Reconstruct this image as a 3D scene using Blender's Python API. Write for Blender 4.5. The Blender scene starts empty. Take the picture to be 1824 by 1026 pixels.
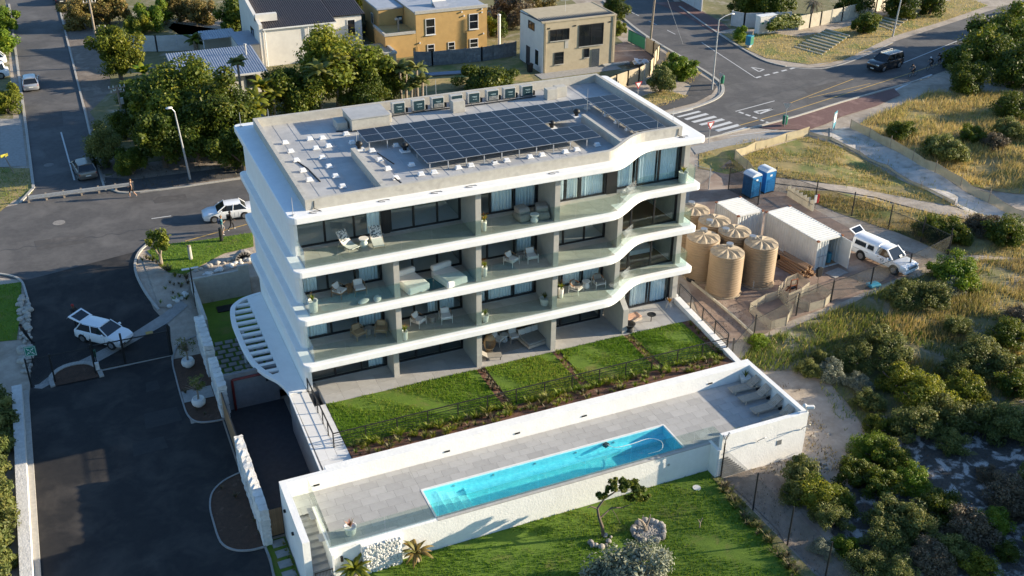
import bpy, bmesh, math, random
import numpy as np
from mathutils import Vector, Matrix, Quaternion
from mathutils.geometry import tessellate_polygon

sc = bpy.context.scene
C = sc.collection
RND = random.Random(11)
NR = np.random.default_rng(5)

# ---------------------------------------------------------------- camera
FPX, YAW, PITCH, ROLL = 1888.89, 0.415533, 0.507069, 0.008758
CAM = Vector((-10.4989, -53.5901, 35.5613))
_f = Vector((math.sin(YAW)*math.cos(PITCH), math.cos(YAW)*math.cos(PITCH), -math.sin(PITCH)))
_r0 = Vector((math.cos(YAW), -math.sin(YAW), 0))
_u0 = _r0.cross(_f)
_r = _r0*math.cos(ROLL) + _u0*math.sin(ROLL)
_u = -_r0*math.sin(ROLL) + _u0*math.cos(ROLL)
cam = bpy.data.cameras.new('camera'); camo = bpy.data.objects.new('camera', cam); C.objects.link(camo)
m = Matrix.Identity(4)
for i in range(3):
    m[i][0], m[i][1], m[i][2], m[i][3] = _r[i], _u[i], -_f[i], CAM[i]
camo.matrix_world = m
cam.sensor_width = 36; cam.lens = FPX/1824*36; cam.clip_end = 3000; cam.clip_start = 0.5
sc.camera = camo

# ---------------------------------------------------------------- light
LDIR = Vector((-3.65, 0.88, -1.0)).normalized()          # the way the sunlight travels
SUN_EL = math.asin(-LDIR.z); SUN_AZ = math.atan2(-LDIR.x, -LDIR.y)
sun = bpy.data.lights.new('sun', 'SUN'); sun.energy = 5.0; sun.angle = math.radians(0.5); sun.color = (1, 0.855, 0.64)
suno = bpy.data.objects.new('sun', sun); C.objects.link(suno)
suno.rotation_euler = LDIR.to_track_quat('-Z', 'Y').to_euler()
w = bpy.data.worlds.new('World'); sc.world = w; w.use_nodes = True
nt = w.node_tree; nt.nodes.clear()
sky = nt.nodes.new('ShaderNodeTexSky'); sky.sky_type = 'NISHITA'; sky.sun_disc = False
sky.sun_elevation = SUN_EL; sky.sun_rotation = SUN_AZ; sky.air_density = 1.2; sky.dust_density = 0.5; sky.ozone_density = 2.0
bg = nt.nodes.new('ShaderNodeBackground'); bg.inputs[1].default_value = 0.09
wo = nt.nodes.new('ShaderNodeOutputWorld')
skm = nt.nodes.new('ShaderNodeMix'); skm.data_type = 'RGBA'; skm.blend_type = 'MULTIPLY'; skm.inputs[0].default_value = 1; skm.inputs[7].default_value = (.72, .92, 1.16, 1)
nt.links.new(sky.outputs[0], skm.inputs[6]); nt.links.new(skm.outputs[2], bg.inputs[0]); nt.links.new(bg.outputs[0], wo.inputs[0])
sc.view_settings.view_transform = 'Standard'; sc.view_settings.look = 'None'
sc.view_settings.gamma = 1; sc.view_settings.exposure = 1.3; sc.view_settings.use_curve_mapping = False
sc.cycles.transparent_max_bounces = 12; sc.cycles.max_bounces = 6

# ---------------------------------------------------------------- helpers
def at(px, py, z):
    """Point of the photograph (1824 x 1026) dropped on the level z."""
    d = _f + _r*((px-912)/FPX) - _u*((py-513)/FPX)
    t = (z-CAM.z)/d.z
    return CAM + d*t
def ss(t):
    t = min(1, max(0, t)); return t*t*(3-2*t)
def nz(x, y):
    return math.sin(x*.31+1.3)*math.cos(y*.27-.4)*.5 + math.sin(x*.73-y*.51)*.3 + math.sin(x*1.7+y*1.3)*.12
def zg(x, y):
    """Ground level."""
    left = -5.3 if (x > -4.3 and y < 20.7) else -5.3 + 2.0*ss((y-12)/14)
    right = -4.65 + 1.05*ss((y+13)/16) + 0.3*ss((y-16)/14)
    a = ss(x/26)
    if y < -7: left2 = -5.3 if x < -3.65 else -4.5
    else: left2 = left
    z = left2 if y < -7 and x < 20.6 else (left*(1-a) + right*a)
    if x > 29: z += nz(x, y)*0.35*ss((x-29)/8)*ss((6-y)/10)
    if x > 50 and y < 33: z += 0.9*nz(x*.7, y*.7)*ss((x-50)/20)*ss((30-y)/10)
    return z
def gp(px, py, dz=0):
    z = -4
    for _ in range(12):
        p = at(px, py, z+dz); z = zg(p.x, p.y)
    return Vector((p.x, p.y, z+dz))

MATS = {}
def new_mat(name):
    m = bpy.data.materials.new(name); m.use_nodes = True
    t = m.node_tree; t.nodes.clear()
    o = t.nodes.new('ShaderNodeOutputMaterial'); MATS[name] = m
    return m, t, o
def N(t, k, **kw):
    n = t.nodes.new(k)
    for a, b in kw.items(): setattr(n, a, b)
    return n
def ramp_mix(t, fac, c1, c2, lo=.35, hi=.65):
    mr = N(t, 'ShaderNodeMapRange'); mr.inputs[1].default_value = lo; mr.inputs[2].default_value = hi
    t.links.new(fac, mr.inputs[0])
    mx = N(t, 'ShaderNodeMix', data_type='RGBA'); t.links.new(mr.outputs[0], mx.inputs[0])
    for i, c in ((6, c1), (7, c2)):
        if hasattr(c, 'is_linked') or isinstance(c, bpy.types.NodeSocket): t.links.new(c, mx.inputs[i])
        else: mx.inputs[i].default_value = (*c, 1)
    return mx.outputs[2]
def noise(t, scale, detail=5, rough=.6, vec=None, dist=0):
    n = N(t, 'ShaderNodeTexNoise'); n.inputs['Scale'].default_value = scale; n.inputs['Detail'].default_value = detail
    n.inputs['Roughness'].default_value = rough; n.inputs['Distortion'].default_value = dist
    if vec is not None: t.links.new(vec, n.inputs['Vector'])
    return n.outputs['Fac']
def mat(name, c, c2=None, rough=.7, scale=2.0, bump=0.0, bscale=25, metal=0, spec=.4, c3=None, s3=.5, lo3=.55, hi3=.7, objvar=0.0, stretch=None, coat=0, streak=None):
    """Procedural surface: two tones mixed by fine noise, a third by broad noise, and bump."""
    m, t, o = new_mat(name)
    tc = N(t, 'ShaderNodeTexCoord'); vec = tc.outputs['Object']
    if stretch:
        mp = N(t, 'ShaderNodeMapping'); mp.inputs['Scale'].default_value = stretch
        t.links.new(vec, mp.inputs['Vector']); vec = mp.outputs[0]
    if c2 is None: c2 = tuple(x*.86 for x in c)
    col = ramp_mix(t, noise(t, scale, 6, .65, vec), c, c2)
    if c3 is not None: col = ramp_mix(t, noise(t, s3, 5, .6, vec, .4), col, c3, lo3, hi3)
    if streak is not None:
        mp2 = N(t, 'ShaderNodeMapping'); mp2.inputs['Scale'].default_value = (1,1,.06); t.links.new(tc.outputs['Object'], mp2.inputs['Vector'])
        col = ramp_mix(t, noise(t, 3.2, 6, .7, mp2.outputs[0]), col, streak, .56, .84)
    if objvar:
        oi = N(t, 'ShaderNodeObjectInfo'); hs = N(t, 'ShaderNodeHueSaturation')
        mr = N(t, 'ShaderNodeMapRange'); mr.inputs[3].default_value = 1-objvar; mr.inputs[4].default_value = 1+objvar
        t.links.new(oi.outputs['Random'], mr.inputs[0]); t.links.new(mr.outputs[0], hs.inputs['Value'])
        t.links.new(col, hs.inputs['Color']); col = hs.outputs[0]
    b = N(t, 'ShaderNodeBsdfPrincipled'); t.links.new(col, b.inputs['Base Color'])
    b.inputs['Roughness'].default_value = rough; b.inputs['Metallic'].default_value = metal
    b.inputs['Specular IOR Level'].default_value = spec; b.inputs['Coat Weight'].default_value = coat
    if bump:
        bp = N(t, 'ShaderNodeBump'); bp.inputs['Strength'].default_value = bump; bp.inputs['Distance'].default_value = .05
        t.links.new(noise(t, bscale, 4, .6, vec), bp.inputs['Height']); t.links.new(bp.outputs[0], b.inputs['Normal'])
    t.links.new(b.outputs[0], o.inputs[0])
    return m
def glass(name, tint, refl=.9, rough=.0, ior=1.5):
    m, t, o = new_mat(name)
    tr = N(t, 'ShaderNodeBsdfTransparent'); tr.inputs[0].default_value = (*tint, 1)
    gl = N(t, 'ShaderNodeBsdfGlossy'); gl.inputs['Roughness'].default_value = rough; gl.inputs[0].default_value = (refl, refl, refl, 1)
    lw = N(t, 'ShaderNodeLayerWeight'); lw.inputs[0].default_value = .5
    pw = N(t, 'ShaderNodeMath', operation='POWER'); t.links.new(lw.outputs['Facing'], pw.inputs[0]); pw.inputs[1].default_value = 4.0
    r0 = ((ior-1)/(ior+1))**2
    fr = N(t, 'ShaderNodeMath', operation='MULTIPLY_ADD'); t.links.new(pw.outputs[0], fr.inputs[0]); fr.inputs[1].default_value = 1-r0; fr.inputs[2].default_value = r0
    mx = N(t, 'ShaderNodeMixShader'); t.links.new(fr.outputs[0], mx.inputs[0]); t.links.new(tr.outputs[0], mx.inputs[1]); t.links.new(gl.outputs[0], mx.inputs[2])
    t.links.new(mx.outputs[0], o.inputs[0])
    return m
def leafmat(name, c1, c2, c3, trans=.25, rough=.55):
    """Leaves: colour by the random 'tint' of each leaf and of each copy of the plant."""
    m, t, o = new_mat(name)
    a = N(t, 'ShaderNodeAttribute', attribute_name='tint')
    sp = N(t, 'ShaderNodeSeparateColor'); t.links.new(a.outputs['Color'], sp.inputs[0])
    c = ramp_mix(t, sp.outputs[0], c1, c2, .1, .9)
    c = ramp_mix(t, sp.outputs[1], c, c3, .45, .95)
    oi = N(t, 'ShaderNodeObjectInfo'); hs = N(t, 'ShaderNodeHueSaturation')
    mr = N(t, 'ShaderNodeMapRange'); mr.inputs[3].default_value = .85; mr.inputs[4].default_value = 1.18
    t.links.new(oi.outputs['Random'], mr.inputs[0]); t.links.new(mr.outputs[0], hs.inputs['Value']); t.links.new(c, hs.inputs['Color'])
    d = N(t, 'ShaderNodeBsdfPrincipled'); d.inputs['Roughness'].default_value = rough; d.inputs['Specular IOR Level'].default_value = .3
    tl = N(t, 'ShaderNodeBsdfTranslucent')
    t.links.new(hs.outputs[0], d.inputs['Base Color']); t.links.new(hs.outputs[0], tl.inputs[0])
    mx = N(t, 'ShaderNodeMixShader'); mx.inputs[0].default_value = trans
    t.links.new(d.outputs[0], mx.inputs[1]); t.links.new(tl.outputs[0], mx.inputs[2]); t.links.new(mx.outputs[0], o.inputs[0])
    return m

class MB:
    """Collects boxes, prisms, tubes ... and links them as one mesh object."""
    def __init__(s): s.v = []; s.f = []; s.mi = []; s.cur = 0
    def add(s, vs, fs):
        n = len(s.v); s.v += [tuple(p) for p in vs]
        for f in fs: s.f.append(tuple(i+n for i in f)); s.mi.append(s.cur)
        return s
    def m(s, i): s.cur = i; return s
    def box(s, x0, y0, z0, x1, y1, z1):
        return s.add([(x0,y0,z0),(x1,y0,z0),(x1,y1,z0),(x0,y1,z0),(x0,y0,z1),(x1,y0,z1),(x1,y1,z1),(x0,y1,z1)],
                     [(0,3,2,1),(4,5,6,7),(0,1,5,4),(1,2,6,5),(2,3,7,6),(3,0,4,7)])
    def cbox(s, c, d, rz=0, M=None):
        x, y, z = d[0]/2, d[1]/2, d[2]/2
        if M is None: M = Matrix.Rotation(rz, 3, 'Z')
        vs = [Vector(c)+M@Vector(p) for p in [(-x,-y,-z),(x,-y,-z),(x,y,-z),(-x,y,-z),(-x,-y,z),(x,-y,z),(x,y,z),(-x,y,z)]]
        return s.add(vs, [(0,3,2,1),(4,5,6,7),(0,1,5,4),(1,2,6,5),(2,3,7,6),(3,0,4,7)])
    def bar(s, a, b, w, h):
        """Box beam from a to b, w wide (level), h high."""
        a = Vector(a); b = Vector(b); d = (b-a); L = d.length; d.normalize()
        sd = d.cross(Vector((0,0,1)))
        if sd.length < 1e-4: sd = Vector((1,0,0))
        sd.normalize(); up = sd.cross(d)
        vs = []
        for p in (a, b):
            for i, j in ((-1,-1),(1,-1),(1,1),(-1,1)): vs.append(p + sd*(i*w/2) + up*(j*h/2))
        return s.add(vs, [(3,2,1,0),(4,5,6,7),(0,1,5,4),(1,2,6,5),(2,3,7,6),(3,0,4,7)])
    def prism(s, poly, z0, z1):
        n = len(poly); A = sum(poly[i][0]*poly[(i+1)%n][1]-poly[(i+1)%n][0]*poly[i][1] for i in range(n))
        if A < 0: poly = poly[::-1]
        vs = [(p[0],p[1],z0) for p in poly]+[(p[0],p[1],z1) for p in poly]
        return s.add(vs, [tuple(range(n-1,-1,-1)), tuple(range(n,2*n))]+[(i,(i+1)%n,n+(i+1)%n,n+i) for i in range(n)])
    def band(s, pa, pb, z0, z1):
        """Solid strip between two parallel polylines (2D)."""
        n = len(pa)
        vs = [(p[0],p[1],z) for z in (z0,z1) for q in (pa,pb) for p in q]
        fs = []
        for i in range(n-1):
            fs += [(i,n+i,n+i+1,i+1),(2*n+i,2*n+i+1,3*n+i+1,3*n+i),(i,i+1,2*n+i+1,2*n+i),(n+i,3*n+i,3*n+i+1,n+i+1)]
        fs += [(0,2*n,3*n,n),(n-1,2*n-1,4*n-1,3*n-1)]
        return s.add(vs, fs)
    def cyl(s, a, b, r0, r1=None, n=10, caps=True):
        r1 = r0 if r1 is None else r1
        a = Vector(a); b = Vector(b); d = (b-a).normalized()
        e = d.orthogonal().normalized(); g = d.cross(e)
        vs = []
        for p, r in ((a,r0),(b,r1)):
            for k in range(n):
                t = 2*math.pi*k/n; vs.append(p+e*(r*math.cos(t))+g*(r*math.sin(t)))
        fs = [(k,(k+1)%n,n+(k+1)%n,n+k) for k in range(n)]
        if caps: fs += [tuple(range(n-1,-1,-1)), tuple(range(n,2*n))]
        return s.add(vs, fs)
    def tube(s, pts, r, n=6):
        for a, b in zip(pts[:-1], pts[1:]): s.cyl(a, b, r, r, n)
        return s
    def limb(s, pts, rs, n=7):
        for i in range(len(pts)-1): s.cyl(pts[i], pts[i+1], rs[i], rs[i+1], n)
        return s
    def lathe(s, prof, n=16, c=(0,0,0), cap=True):
        vs = []
        for r, z in prof:
            for k in range(n):
                t = 2*math.pi*k/n; vs.append((c[0]+r*math.cos(t), c[1]+r*math.sin(t), c[2]+z))
        fs = []
        for i in range(len(prof)-1):
            for k in range(n): fs.append((i*n+k, i*n+(k+1)%n, (i+1)*n+(k+1)%n, (i+1)*n+k))
        if cap: fs += [tuple(range(n-1,-1,-1)), tuple(range((len(prof)-1)*n, len(prof)*n))]
        return s.add(vs, fs)
    def ball(s, c, r, nu=10, nv=7, M=None):
        if not hasattr(r, '__len__'): r = (r,r,r)
        vs = []; 
        for i in range(nv+1):
            ph = math.pi*i/nv
            for k in range(nu):
                th = 2*math.pi*k/nu
                p = Vector((r[0]*math.sin(ph)*math.cos(th), r[1]*math.sin(ph)*math.sin(th), r[2]*math.cos(ph)))
                if M is not None: p = M@p
                vs.append(Vector(c)+p)
        fs = [(i*nu+k, (i+1)*nu+k, (i+1)*nu+(k+1)%nu, i*nu+(k+1)%nu) for i in range(nv) for k in range(nu)]
        return s.add(vs, fs)
    def quad(s, *p): return s.add(p, [tuple(range(len(p)))])
    def loft(s, rings, cap=True):
        n = len(rings[0]); vs = [p for r in rings for p in r]; fs = []
        for i in range(len(rings)-1):
            for k in range(n): fs.append((i*n+k, i*n+(k+1)%n, (i+1)*n+(k+1)%n, (i+1)*n+k))
        if cap: fs += [tuple(range(n-1,-1,-1)), tuple(range((len(rings)-1)*n, len(rings)*n))]
        return s.add(vs, fs)
    def build(s, name, mats, parent=None, loc=None, rz=0, smooth=False, bevel=0, seg=2):
        me = bpy.data.meshes.new(name); me.from_pydata(s.v, [], s.f)
        for mm in (mats if isinstance(mats, (list, tuple)) else [mats]): me.materials.append(MATS[mm])
        if any(s.mi): me.polygons.foreach_set('material_index', s.mi)
        if smooth: me.polygons.foreach_set('use_smooth', [True]*len(s.f))
        me.validate()
        o = bpy.data.objects.new(name, me); C.objects.link(o)
        if parent: o.parent = parent
        if loc is not None: o.location = loc
        if rz: o.rotation_euler = (0,0,rz)
        if bevel:
            b = o.modifiers.new('bevel', 'BEVEL'); b.width = bevel; b.segments = seg; b.limit_method = 'ANGLE'; b.angle_limit = .6
        if smooth and not bevel:
            try: me.set_sharp_from_angle(angle=.7)
            except Exception: pass
        return o
def tag(o, label=None, cat=None, group=None, kind=None):
    if label: o['label'] = label
    if cat: o['category'] = cat
    if group: o['group'] = group
    if kind: o['kind'] = kind
    return o
def thing(name, label, cat, loc=(0,0,0), rz=0, group=None):
    o = bpy.data.objects.new(name, None); C.objects.link(o); o.empty_display_size = .3
    o.location = loc; o.rotation_euler = (0,0,rz)
    return tag(o, label, cat, group)
def dup(root, loc=None, rz=None, label=None, group=None, scale=None):
    """Copy a thing with its parts and sub-parts."""
    r = root.copy(); C.objects.link(r)
    if loc is not None: r.location = loc
    if rz is not None: r.rotation_euler = (0,0,rz)
    if scale is not None: r.scale = scale if hasattr(scale, '__len__') else (scale,)*3
    if label: r['label'] = label
    if group: r['group'] = group
    for ch in KIDS(root):
        c = ch.copy(); C.objects.link(c); c.parent = r
        for g in KIDS(ch):
            d = g.copy(); C.objects.link(d); d.parent = c
    return r
def KIDS(o): return list(o.children)
def share(o, name, parent, loc=None, rz=0):
    """Another object on the mesh data of o."""
    c = o.copy(); c.name = name; C.objects.link(c); c.parent = parent
    if loc is not None: c.location = loc
    c.rotation_euler = (0,0,rz)
    return c
def in_poly(P, poly):
    x, y = P[:,0], P[:,1]; ins = np.zeros(len(P), bool); n = len(poly)
    for i in range(n):
        x1, y1 = poly[i][:2]; x2, y2 = poly[(i+1)%n][:2]
        c = ((y1 > y) != (y2 > y)) & (x < (x2-x1)*(y-y1)/((y2-y1) or 1e-9)+x1); ins ^= c
    return ins
def scatter(poly, dens, seed=0, holes=()):
    r = np.random.default_rng(seed); a = np.array([p[:2] for p in poly]); lo, hi = a.min(0), a.max(0)
    n = int((hi-lo).prod()*dens); P = lo + r.random((n,2))*(hi-lo)
    k = in_poly(P, poly)
    for h in holes: k &= ~in_poly(P, h)
    return P[k]
def sheet(name, poly, mt, dz=.02, cell=1.0, label=None, kind='structure', flat=None, thick=0):
    """Ground sheet cut to a grid so that it follows the ground."""
    bm = bmesh.new(); vs = [bm.verts.new((p[0],p[1],0)) for p in poly]
    for tr in tessellate_polygon([[Vector((p[0],p[1],0)) for p in poly]]):
        try: bm.faces.new([vs[i] for i in tr])
        except ValueError: pass
    if flat is None:
        xs = [p[0] for p in poly]; ys = [p[1] for p in poly]
        for ax, lo, hi in ((0,min(xs),max(xs)),(1,min(ys),max(ys))):
            v = math.ceil(lo/cell)*cell
            while v < hi:
                co = (v,0,0) if ax == 0 else (0,v,0); no = (1,0,0) if ax == 0 else (0,1,0)
                bmesh.ops.bisect_plane(bm, geom=bm.verts[:]+bm.edges[:]+bm.faces[:], plane_co=co, plane_no=no); v += cell
    bmesh.ops.triangulate(bm, faces=bm.faces[:], ngon_method='EAR_CLIP')
    A = abs(sum(poly[i][0]*poly[(i+1)%len(poly)][1]-poly[(i+1)%len(poly)][0]*poly[i][1] for i in range(len(poly))))/2
    B_ = sum(f.calc_area() for f in bm.faces)
    if abs(A-B_) > .02*A: print('SHEET AREA', name, mt, A, B_)
    for v in bm.verts: v.co.z = (zg(v.co.x, v.co.y) if flat is None else flat)+dz
    bmesh.ops.recalc_face_normals(bm, faces=bm.faces[:])
    for f in bm.faces:
        if f.normal.z < 0: f.normal_flip()
    me = bpy.data.meshes.new(name); bm.to_mesh(me); bm.free(); me.materials.append(MATS[mt])
    o = bpy.data.objects.new(name, me); C.objects.link(o)
    if kind: o['kind'] = kind
    if label: o['label'] = label
    return o
def mesh_np(name, V, Fq, mt, tint=None, smooth=False):
    """Mesh of quads (or triangles) from numpy arrays with a per-vertex 'tint'."""
    me = bpy.data.meshes.new(name); k = Fq.shape[1]
    me.vertices.add(len(V)); me.vertices.foreach_set('co', V.astype(np.float32).ravel())
    me.loops.add(Fq.size); me.loops.foreach_set('vertex_index', Fq.astype(np.int32).ravel())
    me.polygons.add(len(Fq)); me.polygons.foreach_set('loop_start', np.arange(0, Fq.size, k, dtype=np.int32))
    try: me.polygons.foreach_set('loop_total', np.full(len(Fq), k, dtype=np.int32))
    except Exception: pass
    me.update(calc_edges=True)
    if tint is not None:
        at_ = me.attributes.new('tint', 'FLOAT_COLOR', 'POINT')
        c = np.ones((len(V),4), np.float32); c[:,:3] = tint; at_.data.foreach_set('color', c.ravel())
    me.materials.append(MATS[mt])
    return me
def obj(name, me, parent=None, loc=None, rz=0, scale=None):
    o = bpy.data.objects.new(name, me); C.objects.link(o)
    if parent: o.parent = parent
    if loc is not None: o.location = loc
    if rz: o.rotation_euler = (0,0,rz)
    if scale is not None: o.scale = scale if hasattr(scale, '__len__') else (scale,)*3
    return o
def leaves(P, Nrm, size, rng, asp=1.6, droop=.0):
    """Quads (diamond leaves) at P facing Nrm with random roll."""
    n = len(P); Nn = Nrm/np.maximum(np.linalg.norm(Nrm,axis=1,keepdims=True),1e-6)
    a = rng.normal(size=(n,3)); a -= (a*Nn).sum(1,keepdims=True)*Nn; a /= np.linalg.norm(a,axis=1,keepdims=True)
    a[:,2] -= droop; b = np.cross(Nn, a)
    s = (size*rng.uniform(.6,1.3,n))[:,None]
    V = np.empty((n,4,3)); V[:,0] = P-a*s*asp/2; V[:,1] = P+b*s/2; V[:,2] = P+a*s*asp/2; V[:,3] = P-b*s/2
    return V.reshape(-1,3), np.arange(4*n).reshape(n,4)
def crown_mesh(name, mt, rx, ry, rz, n, size, clumps=26, seed=0, spread=.33, low=-.5, asp=1.6):
    """Crown: leaf quads spread through clumps that fill an uneven ellipsoid."""
    r = np.random.default_rng(seed); c = []
    while len(c) < clumps:
        d = r.normal(size=3); d /= np.linalg.norm(d)
        if d[2] < low: continue
        c.append(d*r.uniform(.35,.85)*(1+.22*math.sin(d[0]*3.1+seed)*math.cos(d[1]*2.7-seed)+.1*r.normal()))
    c = np.array(c); ct = r.random(clumps); cs = r.uniform(.6,1.25,clumps)*spread
    k = r.integers(0,clumps,n); d = r.normal(size=(n,3)); d /= np.linalg.norm(d,axis=1,keepdims=True)
    rad = (r.random(n)**.35)[:,None]; out = r.random(n) < .10; rad[out] *= r.uniform(1.05,1.45,out.sum())[:,None]; lsz = size*r.uniform(.65,1.4,clumps)[k]
    P = c[k] + d*rad*cs[k][:,None]
    nr = d*.9 + r.normal(size=(n,3))*.6 + np.array([0,0,.35])
    P = P*np.array([rx,ry,rz])
    V, Fq = leaves(P, nr, lsz, r, asp)
    t = np.empty((n,3)); t[:,0] = np.clip(ct[k]*.55+r.random(n)*.45,0,1); t[:,1] = r.random(n)*(.5+.5*ct[k]); t[:,2] = 0
    return mesh_np(name, V, Fq, mt, np.repeat(t,4,axis=0))
# ---------------------------------------------------------------- materials
mat('white_paint', (.80,.80,.79), (.74,.745,.74), .6, 1.2, .08, 60, c3=(.71,.71,.70), s3=.9, lo3=.58, hi3=.8, streak=(.70,.69,.67))
mat('white_wall', (.82,.81,.78), (.76,.75,.72), .75, 1.5, .3, 9, c3=(.74,.73,.70), s3=.5, lo3=.55, hi3=.8, streak=(.69,.68,.65))
mat('render_grey', (.40,.385,.35), (.35,.34,.31), .85, 2.5, .1, 60)
mat('concrete', (.46,.44,.39), (.38,.36,.32), .9, 3, .15, 40, c3=(.32,.30,.27), s3=1.2, lo3=.58, hi3=.75)
mat('concrete_dark', (.20,.205,.215), (.16,.165,.17), .9, 2, .1, 30)
mat('membrane', (.40,.40,.395), (.33,.33,.33), .6, 1.1, .15, 12, metal=.05, c3=(.50,.495,.48), s3=.45, lo3=.5, hi3=.75)
mat('ac_casing', (.42,.42,.40), (.36,.36,.34), .6, 3)
mat('frame_black', (.018,.018,.02), None, .45)
mat('metal_grey', (.35,.36,.37), None, .45, metal=.6)
mat('galv', (.5,.51,.52), (.4,.41,.42), .5, 6, metal=.5)
mat('black_rubber', (.02,.02,.02), None, .7)
mat('tile_grey', (.40,.39,.375), (.345,.335,.32), .6, 1.6, .05, 40, objvar=.09, c3=(.45,.44,.42), s3=1.1)
mat('tile_white', (.72,.71,.69), (.65,.64,.62), .6, 2, .05, 30, objvar=.04)
mat('tile_warm', (.44,.415,.375), (.37,.35,.315), .6, 1.8, .05, 40, objvar=.07)
mat('curtain', (.93,.95,.95), (.86,.89,.90), .9, 3)
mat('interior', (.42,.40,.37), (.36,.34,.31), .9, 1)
mat('wood_floor', (.30,.18,.10), (.22,.13,.07), .5, 3, stretch=(1,12,1))
mat('timber', (.36,.22,.12), (.25,.15,.08), .6, 3, .2, 20, stretch=(10,10,.6), objvar=.12)
mat('fabric_white', (.72,.70,.66), (.66,.64,.60), .95, 6, .1, 30)
mat('fabric_grey', (.30,.28,.25), (.24,.225,.2), .95, 6, .15, 40)
mat('wicker', (.42,.30,.18), (.30,.21,.12), .8, 30, .4, 60)
mat('teak_grey', (.50,.42,.33), (.40,.33,.26), .8, 8, .2, 30, objvar=.08)
mat('pot_white', (.74,.72,.68), (.66,.64,.6), .7, 4)
mat('pv_cell', (.006,.008,.017), (.009,.011,.022), .3, 1.5, spec=.22, objvar=.2)
mat('pv_frame', (.50,.51,.53), None, .35, metal=.7)
mat('unit_dark', (.012,.035,.045), (.02,.05,.06), .35, 3)
mat('print_pale', (.45,.6,.62), None, .5)
mat('black', (.012,.012,.012), None, .5)
mat('rail_black', (.022,.022,.022), None, .5)
glass('glass_green', (.90,.955,.935), .8)
glass('glass_window', (.92,.97,.98), .95, ior=1.5)

# ---------------------------------------------------------------- apartment building
B = thing('apartment_building', 'white four storey apartment building with curved balcony slabs and glass balustrades', 'building')
def front(x): return 2.05*ss((x-20)/4.0)
def fpath(d, x0, x1, step=.25):
    """Front edge of the slabs, set in by d."""
    pts = []; n = max(2, int((x1-x0)/step)); x = x0
    for i in range(n+1):
        x = x0+(x1-x0)*i/n; e = .01; g = (front(x+e)-front(x-e))/(2*e); L = math.hypot(1,g)
        pts.append((x-g/L*d, front(x)+1/L*d))
    return pts
def slab_outline(d=0, xl=-.42, xr=28.1, yb=16.25, rl=.45, rr=.35):
    p = []
    xl += d; xr -= d; yb -= d; rl = max(.05,rl-d); rr = max(.05,rr-d)
    for k in range(7): a = math.pi+math.pi/2*k/6; p.append((xl+rl+rl*math.cos(a), d+rl+rl*math.sin(a)))
    p += [q for q in fpath(d, xl+rl+.02, xr-rr-.02, .3) if xl+rl+.01 < q[0] < xr-rr-.01]
    yf = front(xr)+d
    for k in range(7): a = -math.pi/2+math.pi/2*k/6; p.append((xr-rr+rr*math.cos(a), yf+rr+rr*math.sin(a)))
    for k in range(5): a = math.pi/2*k/4; p.append((xr-rr+rr*math.cos(a), yb-rr+rr*math.sin(a)))
    for k in range(5): a = math.pi/2+math.pi/2*k/4; p.append((xl+rr+rr*math.cos(a), yb-rr+rr*math.sin(a)))
    return p
ZB = [0, 3.2, 6.4, 9.82]           # undersides of the slabs
for z in ZB:
    MB().prism(slab_outline(), z, z+.45).build('floor_slab', 'white_paint', B, bevel=.07, seg=3)
FL = [-2.7, .47, 3.67, 6.87]       # floor levels
CE = [0, 3.2, 6.4, 9.82]           # ceilings
# outer walls
for i in range(4):
    z0 = (-2.72 if i == 0 else ZB[i-1]+.45); z1 = CE[i]
    MB().prism([(.0,2.5),(.04,2.25),(.2,2.1),(.42,2.08),(.42,2.6),(.3,3.0),(.3,15.7),(.0,15.7)], z0, z1).build('side_wall', 'white_wall', B)
    MB().box(27.1,2.95,z0,27.5,15.7,z1).build('side_wall', 'render_grey', B)
    MB().box(.3,15.4,z0,27.1,15.7,z1).build('rear_wall', 'white_wall', B)
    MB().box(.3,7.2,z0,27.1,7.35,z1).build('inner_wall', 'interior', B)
    if i: MB().box(27.85,4.2,z0-.005,28.02,12.5,z0+1.15).build('side_upstand', 'white_paint', B, bevel=.03)
MB().box(.0,2.0,-5.5,27.4,15.7,-2.75).build('base_wall', 'concrete_dark', B)
# partitions between the flats
PX = [5.78, 11.1, 16.42, 21.5]
for i in range(4):
    for j, x in enumerate(PX):
        if i == 3 and j in (0, 3): continue
        y0 = .5
        if i == 0 and j == 0: y0 = 1.5
        if j == 3: y0 = 1.35 if i else .5
        xx = 21.9 if (i == 0 and j == 3) else x
        z0 = FL[i]-.02
        if i == 0 and j == 3:
            MB().add([(xx-.2,.5,z0),(xx+.2,.5,z0),(xx+.2,3.2,z0),(xx-.2,3.2,z0),(xx-.2,.5,z0+1.9),(xx+.2,.5,z0+1.9),(xx+.2,3.2,CE[0]),(xx-.2,3.2,CE[0]),(xx-.2,1.5,CE[0]),(xx+.2,1.5,CE[0])],
                [(3,2,1,0),(0,1,5,4),(4,5,9,8),(8,9,6,7),(1,2,6,9,5),(0,4,8,7,3),(2,3,7,6)]).build('partition_wall', 'render_grey', B)
        else:
            MB().box(xx-.18,y0,z0,xx+.18,3.1,CE[i]).build('partition_wall', 'render_grey', B)
    # rooms divided behind the glass
    for x in PX: MB().box(x-.1,3.2,FL[i]-.02,x+.1,7.2,CE[i]).build('room_divider', 'interior', B)
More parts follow.
